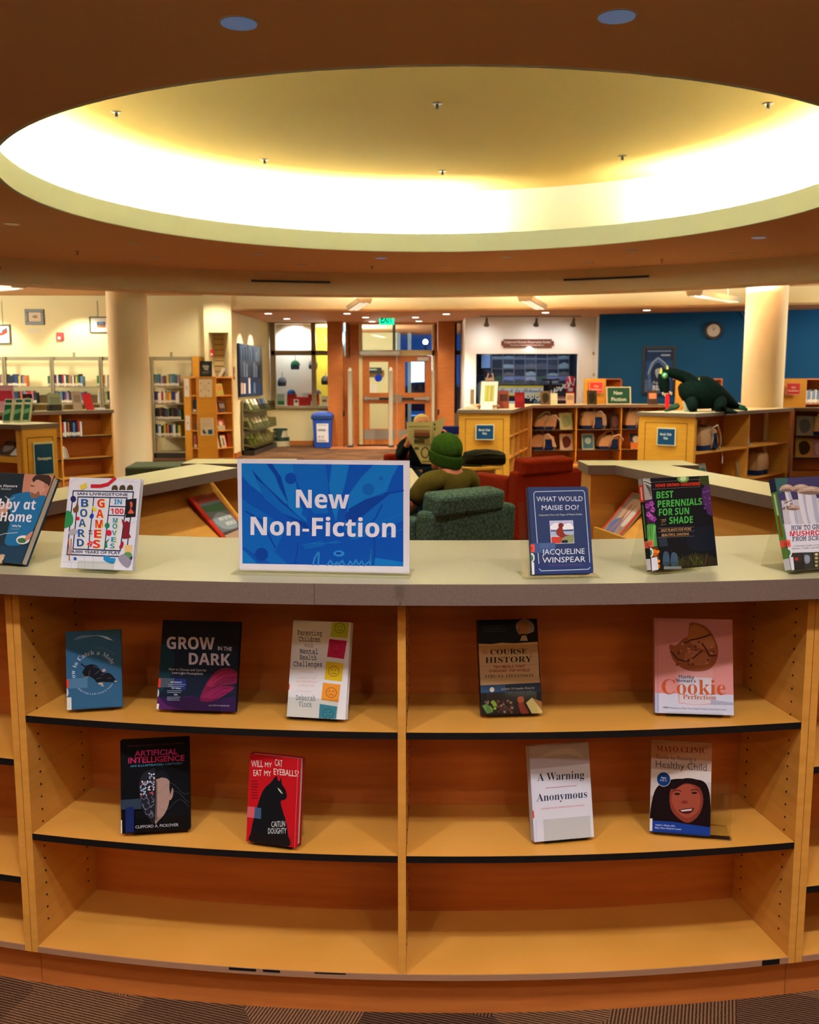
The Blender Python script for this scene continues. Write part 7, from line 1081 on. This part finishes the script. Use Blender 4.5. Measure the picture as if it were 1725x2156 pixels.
p = dp(1405, 828, Dd - .06); q = dp(1405, 863, 13.1); m = MB(); m.loft([[(p.x + w * a_, p.y - .03 + d, z) for a_, d in ((-1, 0), (1, 0), (1, .02), (-1, .02))] for w, z in ((.022, p.z), (.028, p.z - .09), (.024, p.z - .17), (.012, q.z))], TNG); m.obj('tongue', t)
for k, (pts, c) in enumerate((([(1505, 862), (1530, 864), (1550, 868)], FUR), ([(1525, 855), (1548, 853), (1568, 857)], FURG), ([(1530, 858), (1555, 860), (1572, 862)], FURG), ([(1528, 851), (1545, 850), (1560, 852)], flat('9ab0b8')), ([(1425, 855), (1415, 860), (1402, 864)], FURG))):
    P = [on(px, py, 1.085) for px, py in pts]; MB().tube(P, [.05, .045, .02], c, 8).obj('wing_feather' if k < 4 else 'claw', t, smooth='all')
p = on(1455, 866, 1.069); M = place(p.x, p.y, 1.069, R(25), R(15)); t = thing('table_card', 'pale card standing before the plush dragon', 'card', M); MB(M).box((-.115, 0, 0), (.115, .006, .15), flat('b8b89c')).obj('card', t); A = Art(M, .23, .15, [(0, 0), (100, 0), (100, 60), (0, 60)], -.001, .001); A.scribble(20, 18, 80, 26, 2, '8a8a74', 2); A.ell(50, 40, 8, 7, '9a9a84'); A.obj('print', t); MB(M).box((-.06, .006, .14), (.06, .03, .165), flat('5a4a34')).obj('clip', t)
p = on(1672, 852, 1.069); tag(MB().loft([[(p.x + x, 15.0 + y, 1.067 + z) for y, z in ((-.03, 0), (.03, 0), (.03, h), (-.03, h))] for x, h in ((-.13, .03), (.06, .03), (.1, .05), (.12, .1), (.14, .1))], BLACK).obj('book_end', bevel=.004), 'black metal book end lying on the counter right of the right column', 'book end')

# ------------------------------------------------------------------ armchairs, table
GFAB = mat('fabric_green', '283e3c', .9, .1, kind='voronoi', hx2='506a60', scale=34); RFAB = mat('fabric_red', '6e170e', .92, .08, kind='noise', hx2='8c2a18', scale=120)
def armchair(lb, x, y, yaw, fab, cush=True):
    M = place(x, y, 0, yaw); t = thing('armchair', lb, 'armchair', M, 'armchairs in the seating area'); w, d, h, k = .72, .70, .73, .13
    MB(M).hexa([(-w / 2, -d / 2, .12), (w / 2, -d / 2, .12), (w / 2, -d / 2 + k, .12), (-w / 2, -d / 2 + k, .12)], [(-w / 2, -d / 2 - .03, h), (w / 2, -d / 2 - .03, h), (w / 2, -d / 2 + k - .02, h), (-w / 2, -d / 2 + k - .02, h)], fab).obj('backrest', t, bevel=.035, segs=3)
    for s in (-1, 1): MB(M).box((s * w / 2, -d / 2 + k * .95, .12), (s * (w / 2 - k), d / 2, h - .06), fab).obj('armrest', t, bevel=.035, segs=3)
    MB(M).box((-w / 2 + k, -d / 2 + k, .14), (w / 2 - k, d / 2 - .02, .32), fab).obj('seat_base', t, bevel=.02); MB(M).box((-w / 2 + k + .004, -d / 2 + k, .322), (w / 2 - k - .004, d / 2, .44), fab).obj('seat_cushion', t, bevel=.04, segs=3)
    if cush: MB(M @ place(-.03, -d / 2 + .035, h - .03, R(2), R(-8))).box((-.29, -.08, 0), (.27, .08, .135), fab).obj('head_cushion', t, bevel=.03, segs=3)
    for sx in (-1, 1):
        for sy in (-1, 1): MB(M).cyl((sx * (w / 2 - .07), sy * (d / 2 - .07), 0), (sx * (w / 2 - .07), sy * (d / 2 - .07), .12), .022, DARK, 10, .03).obj('foot', t)
    return M
MCg = armchair('green patterned armchair with its back to the viewer, man in a beanie in it', .165, 6.07, R(38), GFAB); armchair('empty red armchair with its back to the viewer, right of the green one', 1.03, 8.55, R(30), RFAB)
MCr = armchair('red armchair of the newspaper reader, facing the viewer', .13, 9.78, R(188), RFAB, False)
tx, ty = .60, 9.35; TM = wood('table_maple', 'c89a4c', 'd4a858', .35); t = thing('side_table', 'round maple side table between the armchairs with a black bag on it', 'table', (tx, ty, 0))
MB().lathe([(.31, 0), (.32, .006), (.32, .026), (.31, .032)], (tx, ty, .645), TM, 40).obj('tabletop', t); m = MB().lathe([(.24, 0), (.24, .637)], (tx, ty, .004), TM, 32)
m.obj('drum', t); m = MB()
for z in (.2, .33, .46, .59): m.lathe([(.2412, 0), (.2412, .006)], (tx, ty, z), GROOVE, 32)
m.obj('groove', t)
bx_, bz_ = tx + .12, .679; M = place(bx_, ty - .04, bz_, R(8)); BAG = mat('bag_black', '0c1210', .8, .2); t = thing('shoulder_bag', 'black soft shoulder bag lying on the round maple table', 'bag', M)
m = MB(M); m.loft([[(x, .13 * s * math.cos(2 * PI * j / 14), .075 * q + (.075 * q) * math.sin(2 * PI * j / 14) * (1 if math.sin(2 * PI * j / 14) > 0 else 1)) for j in range(14)] for x, s, q in ((-.20, .5, .55), (-.185, .85, .85), (-.08, 1, 1.0), (.04, 1.05, 1.02), (.15, 1, .92), (.195, .9, .8), (.205, .6, .6))], BAG); m.obj('body', t, smooth=True)
MB(M).tube([(-.19, -.03, .07), (-.12, -.125, .1), (0, -.135, .12), (.12, -.125, .11), (.2, -.06, .1)], .008, mat('zip_black', '1c2420', .5), 6).obj('seam', t); MB(M).tube([(-.2, 0, .08), (-.26, -.05, .02), (-.2, -.15, .006), (-.05, -.18, .006)], .012, BAG, 6).obj('strap', t)
t = thing('saucer', 'small pale dish at the left edge of the round maple table', 'dish', (tx - .22, ty - .08, .678)); MB().lathe([(.03, 0), (.055, .012), (.06, .014), (.03, .004)], (tx - .22, ty - .08, .678), flat('c8c8a8'), 20).obj('dish', t); MB().lathe([(.022, .004), (.024, .012), (.0201, .012)], (tx - .22, ty - .08, .678), flat('8a6a3a'), 14).obj('contents', t)
p = at(955, 906, 15.5); t = thing('chair', 'dark blue chair back showing between reader and island end panel', 'chair', (p.x, 15.6, 0)); CB = mat('chair_blue', '101f6a', .6, .2); MB().box((p.x - .2, 15.6, .62), (p.x + .2, 15.64, at(955, 897, 15.6).z), CB).obj('backrest', t, bevel=.02); MB().box((p.x - .2, 15.62, .42), (p.x + .2, 16.05, .46), CB).obj('seat', t, bevel=.015)
for sx in (-.17, .17):
    for yy in (15.63, 16.0): MB().cyl((p.x + sx, yy, 0), (p.x + sx, yy, .62 if yy < 15.8 else .42), .012, STEEL, 8).obj('leg', t)

# ------------------------------------------------------------------ people
SKIN = mat('skin', 'b8705a', .6, .3); SKIN2 = mat('skin_pale', 'c8806a', .6, .3)
def skin(name, nodes, edges, root, m, parent, M, sub=2, extra=None):
    ks = list(nodes); me = bpy.data.meshes.new(name); inv = WM[parent.name].inverted() if parent else Matrix(); me.from_pydata([tuple(inv @ (M @ Vector(nodes[k][0]))) for k in ks], [(ks.index(a), ks.index(b)) for a, b in edges], [])
    o = bpy.data.objects.new(name, me); COL.objects.link(o); s = o.modifiers.new('skin', 'SKIN'); s.branch_smoothing = .4; s.use_smooth_shade = True
    for i, k in enumerate(ks):
        v = me.skin_vertices[0].data[i]; r = nodes[k][1]; v.radius = r if isinstance(r, tuple) else (r, r); v.use_root = (k == root)
    u = o.modifiers.new('sub', 'SUBSURF'); u.levels = u.render_levels = sub
    # freeze to a plain mesh
    bpy.context.view_layer.update(); dg = bpy.context.evaluated_depsgraph_get(); ev = o.evaluated_get(dg); nm = bpy.data.meshes.new_from_object(ev); o.modifiers.clear(); o.data = nm; nm.materials.clear(); nm.materials.append(m)
    for p in nm.polygons: p.use_smooth = True
    if parent: o.parent = parent; WM[o.name] = WM[parent.name]
    return o
def hand(nodes, edges, wrist, pre, w, f, side, palm, curl, s=1.0):     # palm node and five bent fingers; f forward, side across, palm = direction the palm faces
    w, f, side, palm = Vector(w), Vector(f).normalized(), Vector(side).normalized(), Vector(palm).normalized(); k = w + f * .07 * s; nodes[pre + 'palm'] = (tuple(w + f * .035 * s), (.030 * s, .02 * s)); nodes[pre + 'knuck'] = (tuple(k), (.034 * s, .016 * s)); edges += [(wrist, pre + 'palm'), (pre + 'palm', pre + 'knuck')]
    for i, (off, L) in enumerate(((-.030, .07), (-.010, .078), (.011, .073), (.030, .058))):
        prev = pre + 'knuck'; p = k + side * off * s + f * .012 * s; d = f.copy(); nodes[pre + 'f%d0' % i] = (tuple(p), .0095 * s); edges.append((prev, pre + 'f%d0' % i)); prev = pre + 'f%d0' % i
        for j in range(3):
            a = curl * (j + .6) / 3; d = f * math.cos(a) + palm * math.sin(a); p = p + d * L * s / 3 * 1.15; n = pre + 'f%d%d' % (i, j + 1); nodes[n] = (tuple(p), (.009 - .0008 * j) * s); edges.append((prev, n)); prev = n
    p = w + f * .03 * s - side * .03 * s; nodes[pre + 't0'] = (tuple(p), .012 * s); edges.append((pre + 'palm', pre + 't0')); q = p + (f * .6 - side * .5 + palm * .5) * .035 * s; nodes[pre + 't1'] = (tuple(q), .0105 * s); r = q + (f * .6 + palm * .6) * .03 * s; nodes[pre + 't2'] = (tuple(r), .009 * s); edges += [(pre + 't0', pre + 't1'), (pre + 't1', pre + 't2')]
def head(name, M, m, parent):      # face towards local +y, centre of the skull at the origin
    mb = MB(M); rings = []
    for z, rx, ry, oy in ((-.125, .030, .028, .055), (-.115, .045, .045, .045), (-.09, .058, .068, .025), (-.06, .066, .085, .008), (-.03, .071, .093, .0), (0, .075, .098, -.004), (.03, .077, .10, -.006), (.06, .072, .094, -.008), (.085, .058, .076, -.01), (.102, .036, .046, -.01), (.108, .01, .012, -.01)):
        rings.append([(rx * math.cos(2 * PI * j / 24), oy + ry * math.sin(2 * PI * j / 24), z) for j in range(24)])
    mb.loft(rings, m); o = mb.obj(name, parent, smooth='all', sub=1)
    f = MB(M); f.loft([[(x_ * w, .098 + d, z) for x_ in (-1, -.4, .4, 1)] + [(.5 * w, .07, z), (-.5 * w, .07, z)] for z, w, d in ((.02, .008, -.008), (-.01, .011, .004), (-.032, .017, .016), (-.042, .016, .004))], m); f.obj('nose', parent, smooth='all')
    for s in (-1, 1): MB(M).ell((s * .03, .086, .012), (.013, .01, .009), flat('d8d0c8'), 10, 6).obj('eye', parent, smooth='all'); MB(M).ell((s * .03, .0955, .012), (.005, .003, .005), BLACK, 8, 5).obj('pupil', parent); MB(M).ell((s * .075, -.012, -.012), (.012, .026, .034), m, 12, 8).obj('ear', parent, smooth='all'); MB(M).box((s * .03 - .018, .088, .028), (s * .03 + .018, .094, .033), flat('6a5a4a')).obj('eyebrow', parent)
    MB(M).ell((0, .088, -.068), (.024, .008, .007), flat('8a4a40'), 12, 6).obj('mouth', parent, smooth='all'); return o
# man in the beanie: local r = his right, f = the way he faces, z up
MM = MCg @ Matrix.Translation((.045, -.015, 0)); t = thing('person', 'man in a green beanie and olive shirt reading in the green armchair', 'person', MM)
N = {'pelvis': ((0, .02, .53), (.15, .11)), 'waist': ((0, -.04, .66), (.135, .10)), 'chest': ((0, -.08, .80), (.145, .10)), 'collar': ((0, -.085, .90), (.085, .06)), 'neck': ((0, -.065, .955), .055), 'skull': ((0, -.04, 1.03), .07), 'ls': ((-.165, -.07, .875), .062), 'rs': ((.165, -.07, .875), .062), 'le': ((-.255, .04, .70), .045), 're': ((.255, .04, .70), .045), 'lw': ((-.13, .25, .74), .028), 'rw': ((.14, .25, .74), .028),
     'lh': ((-.10, .06, .51), .088), 'rh': ((.10, .06, .51), .088), 'lk': ((-.12, .46, .53), .065), 'rk': ((.13, .46, .53), .065), 'la': ((-.12, .50, .10), .042), 'ra': ((.13, .52, .10), .042), 'lt': ((-.12, .66, .045), .038), 'rt': ((.14, .68, .045), .038)}
E = [('pelvis', 'waist'), ('waist', 'chest'), ('chest', 'collar'), ('collar', 'neck'), ('neck', 'skull'), ('collar', 'ls'), ('collar', 'rs'), ('ls', 'le'), ('rs', 're'), ('le', 'lw'), ('re', 'rw'), ('pelvis', 'lh'), ('pelvis', 'rh'), ('lh', 'lk'), ('rh', 'rk'), ('lk', 'la'), ('rk', 'ra'), ('la', 'lt'), ('ra', 'rt')]
NB_, EB = dict(N), list(E); hand(NB_, EB, 'lw', 'l', N['lw'][0], (.25, .9, .15), (.1, -.1, -1), (1, -.2, 0), 1.2); hand(NB_, EB, 'rw', 'r', N['rw'][0], (-.25, .9, .15), (-.1, -.1, -1), (-1, -.2, 0), 1.2)
skin('body', NB_, EB, 'pelvis', SKIN, t, MM); MH = MM @ place(0, -.03, 1.045, R(6), R(-8)); head('head', MH, SKIN, t)
def grow(keys, ex, ren=None): return {k: (N[k][0], tuple(q + ex for q in (N[k][1] if isinstance(N[k][1], tuple) else (N[k][1], N[k][1])))) for k in keys}
S_ = grow(['pelvis', 'waist', 'chest', 'collar', 'ls', 'rs'], .022); S_['collar'] = ((0, -.085, .895), (.10, .075)); S_['le2'] = ((-.232, .012, .745), .062); S_['re2'] = ((.232, .012, .745), .062); S_['ls'] = ((-.17, -.075, .868), .082); S_['rs'] = ((.17, -.075, .868), .082)
OLIVE = mat('shirt_olive', '4d4418', .9, .1, kind='noise', hx2='5c5220', scale=14); DKSL = mat('sleeve_dark', '0c161c', .9, .1); JEAN = mat('jeans_blue', '12223a', .9, .1)
skin('shirt', S_, [('pelvis', 'waist'), ('waist', 'chest'), ('chest', 'collar'), ('collar', 'ls'), ('collar', 'rs'), ('ls', 'le2'), ('rs', 're2')], 'pelvis', OLIVE, t, MM)
for s in 'lr': skin('long_sleeve', {'a': (tuple(Vector(N[s + 's'][0]).lerp(Vector(N[s + 'e'][0]), .55)), .056), 'b': (N[s + 'e'][0], .058), 'c': (tuple(Vector(N[s + 'e'][0]).lerp(Vector(N[s + 'w'][0]), .9)), .038)}, [('a', 'b'), ('b', 'c')], 'b', DKSL, t, MM)
skin('trousers', dict(grow(['pelvis', 'lh', 'rh', 'lk', 'rk'], .018), la=((-.12, .5, .12), .06), ra=((.13, .52, .12), .06)), [('pelvis', 'lh'), ('pelvis', 'rh'), ('lh', 'lk'), ('rh', 'rk'), ('lk', 'la'), ('rk', 'ra')], 'pelvis', JEAN, t, MM)
for s in 'lr': skin('shoe', {'a': ((N[s + 'a'][0][0], N[s + 'a'][0][1] - .03, .05), .05), 'b': (N[s + 't'][0], (.048, .042)), 'c': ((N[s + 't'][0][0], N[s + 't'][0][1] + .06, .035), (.04, .03))}, [('a', 'b'), ('b', 'c')], 'a', DARK, t, MM)
BEAN = mat('beanie_green', '2c4a16', .95, .05, kind='noise', hx2='3a5a1e', scale=50, bump=.5); BEANd = mat('beanie_fold', '24400f', .95, .05, kind='noise', hx2='2e4a18', scale=50, bump=.5)
m = MB(MH); m.loft([[(rx * 1.0 * math.cos(2 * PI * j / 28), -.008 + rx * 1.2 * math.sin(2 * PI * j / 28), z) for j in range(28)] for z, rx in ((-.03, .090), (.02, .094), (.06, .090), (.09, .074), (.112, .05), (.124, .022), (.127, .004))], BEAN); m.obj('beanie', t, smooth='all', sub=1)
m = MB(MH); m.loft([[(rx * math.cos(2 * PI * j / 28), -.008 + rx * 1.19 * math.sin(2 * PI * j / 28), z + .014 * math.sin(2 * PI * j / 28)) for j in range(28)] for z, rx in ((-.075, .086), (-.078, .094), (-.06, .099), (-.02, .10), (.0, .098), (.003, .09))], BEANd); m.obj('beanie_cuff', t, smooth='all', sub=1)
M = MM @ place(.03, .33, .755, R(8), R(48)); t = thing('book', 'open book held in the lap of the man in the beanie', 'book', M); m = MB(M)
for s in (-1, 1): m.loft([[(s * x, y_, z) for y_, z in ((-.002 + b_, 0), (.012 + b_, 0), (.012 + b_, .22), (-.002 + b_, .22))] for x, b_ in ((.002, .006), (.04, -.006), (.09, -.004), (.15, .01))], PAGE)
m.obj('pages', t); MB(M).box((-.155, .022, -.004), (.155, .026, .224), flat('3a4a5a')).obj('cover', t)
# newspaper reader
MQ = MCr @ Matrix.Translation((0, -.04, 0)); t = thing('person', 'white haired person reading a newspaper in the red armchair', 'person', MQ)
N = {'pelvis': ((0, .02, .53), (.15, .11)), 'waist': ((0, -.03, .67), (.13, .10)), 'chest': ((0, -.06, .82), (.145, .10)), 'collar': ((0, -.06, .93), (.08, .06)), 'neck': ((0, -.03, .965), .052), 'skull': ((0, .0, 1.025), .07), 'ls': ((-.165, -.05, .90), .06), 'rs': ((.165, -.05, .90), .06), 'le': ((-.235, .10, .72), .045), 're': ((.235, .10, .72), .045), 'lw': ((-.20, .34, .885), .03), 'rw': ((.185, .34, .885), .03),
     'lh': ((-.10, .06, .51), .088), 'rh': ((.10, .06, .51), .088), 'lk': ((-.2, .44, .60), .065), 'rk': ((.10, .47, .53), .065), 'la': ((.10, .56, .48), .042), 'ra': ((.12, .50, .10), .042), 'lt': ((.16, .68, .50), .036), 'rt': ((.12, .66, .045), .038)}
NB_, EB = dict(N), list(E); hand(NB_, EB, 'lw', 'l', N['lw'][0], (.1, .25, .95), (0, -1, .1), (1, 0, 0), 1.9, 1.05); hand(NB_, EB, 'rw', 'r', N['rw'][0], (-.1, .25, .95), (0, -1, .1), (-1, 0, 0), 1.9, 1.05)
skin('body', NB_, EB, 'pelvis', SKIN2, t, MQ); MH = MQ @ place(0, .02, 1.035, 0, R(-10)); head('head', MH, SKIN2, t)
m = MB(MH); m.loft([[(rx * math.cos(2 * PI * j / 24), -.018 + rx * 1.18 * math.sin(2 * PI * j / 24) - (.03 if math.sin(2 * PI * j / 24) > .3 and z < .07 else 0), z + (.045 * max(0, math.sin(2 * PI * j / 24)) if z < .05 else 0)) for j in range(24)] for z, rx in ((-.04, .070), (-.02, .081), (.03, .085), (.07, .083), (.10, .066), (.118, .038), (.123, .006))], mat('hair_white', 'd8c49a', .8, .2)); m.obj('hair', t, smooth='all', sub=1)
DJ = mat('jacket_dark', '0e1a22', .9, .1); S_ = grow(['pelvis', 'waist', 'chest', 'collar', 'ls', 'rs'], .02); S_['le'] = (N['le'][0], .062); S_['re'] = (N['re'][0], .062)
for s in 'lr': S_[s + 'w2'] = (tuple(Vector(N[s + 'e'][0]).lerp(Vector(N[s + 'w'][0]), .88)), .042)
skin('jacket', S_, [('pelvis', 'waist'), ('waist', 'chest'), ('chest', 'collar'), ('collar', 'ls'), ('collar', 'rs'), ('ls', 'le'), ('rs', 're'), ('le', 'lw2'), ('re', 'rw2')], 'pelvis', DJ, t, MQ)
skin('jeans', dict(grow(['pelvis', 'lh', 'rh', 'lk', 'rk'], .018), la=((.06, .54, .49), .058), ra=((.12, .5, .12), .06)), [('pelvis', 'lh'), ('pelvis', 'rh'), ('lh', 'lk'), ('rh', 'rk'), ('lk', 'la'), ('rk', 'ra')], 'pelvis', mat('jeans_blue', '12223a'), t, MQ)
for s in 'lr': skin('shoe', {'a': (N[s + 'a'][0], .05), 'b': (N[s + 't'][0], (.046, .042))}, [('a', 'b')], 'a', DARK, t, MQ)
# the newspaper, opened towards the viewer
NY = 9.30; NP = mat('newsprint', 'b9b08c', .9, .1); q = lambda px, py, y: at(px, py, y)
t = thing('newspaper', 'open newspaper held up by the white haired reader', 'newspaper', q(910, 930, NY)); m = MB()
L_ = [q(856, 888, NY - .05), q(910, 888, NY), q(909, 977, NY - .02), q(888, 976, NY - .05), q(858, 920, NY - .06)]; th_ = Vector((0, .004, 0)); m.loft([L_, [p + th_ for p in L_]], NP); m.obj('left_page', t)
m = MB(); R_ = [q(910, 888, NY), q(939, 878, NY - .16), q(934, 892, NY - .15), q(922, 935, NY - .10), q(922, 960, NY - .08), q(909, 977, NY - .02)]; m.loft([R_, [p + th_ for p in R_]], NP); m.obj('right_page', t)
A = Art(place(L_[1].x - .125, NY - .056, L_[2].z), .25, .41, [(855, 887), (910, 887), (910, 977), (855, 977)], -.004, .001)
A.line([(861, 897), (905, 897)], 1.6, '6a6248'); A.rect(872, 904, 905, 921, '7a4a3c'); A.rect(872, 904, 905, 910, '9a7060'); A.rect(872, 917, 905, 921, '3a3426'); A.rect(872, 924, 894, 932, '4a4434'); A.rect(896, 924, 905, 932, '9a9070'); A.line([(856, 934), (908, 934)], 1, '8a8262'); A.line([(895 + 8 * math.cos(k * .524), 952 + 11 * math.sin(k * .524)) for k in range(13)], 2.2, '3a3626'); A.rect(872, 940, 882, 946, '5a543e'); A.line([(888, 971), (904, 971)], 2, '4a4632'); A.scribble(861, 905, 870, 931, 6, '8a8262', .8); A.obj('left_print', t)
A = Art(place(q(917, 930, NY).x, NY - .085, q(917, 930, NY).z, R(-38)), .05, .2, [(0, 0), (100, 0), (100, 400), (0, 400)], -.004, .001); A.ell(30, 60, 22, 26, '1a4a7a'); A.rect(15, 120, 60, 170, '5a543e'); A.rect(15, 300, 60, 360, '2f4a34'); A.obj('right_print', t)
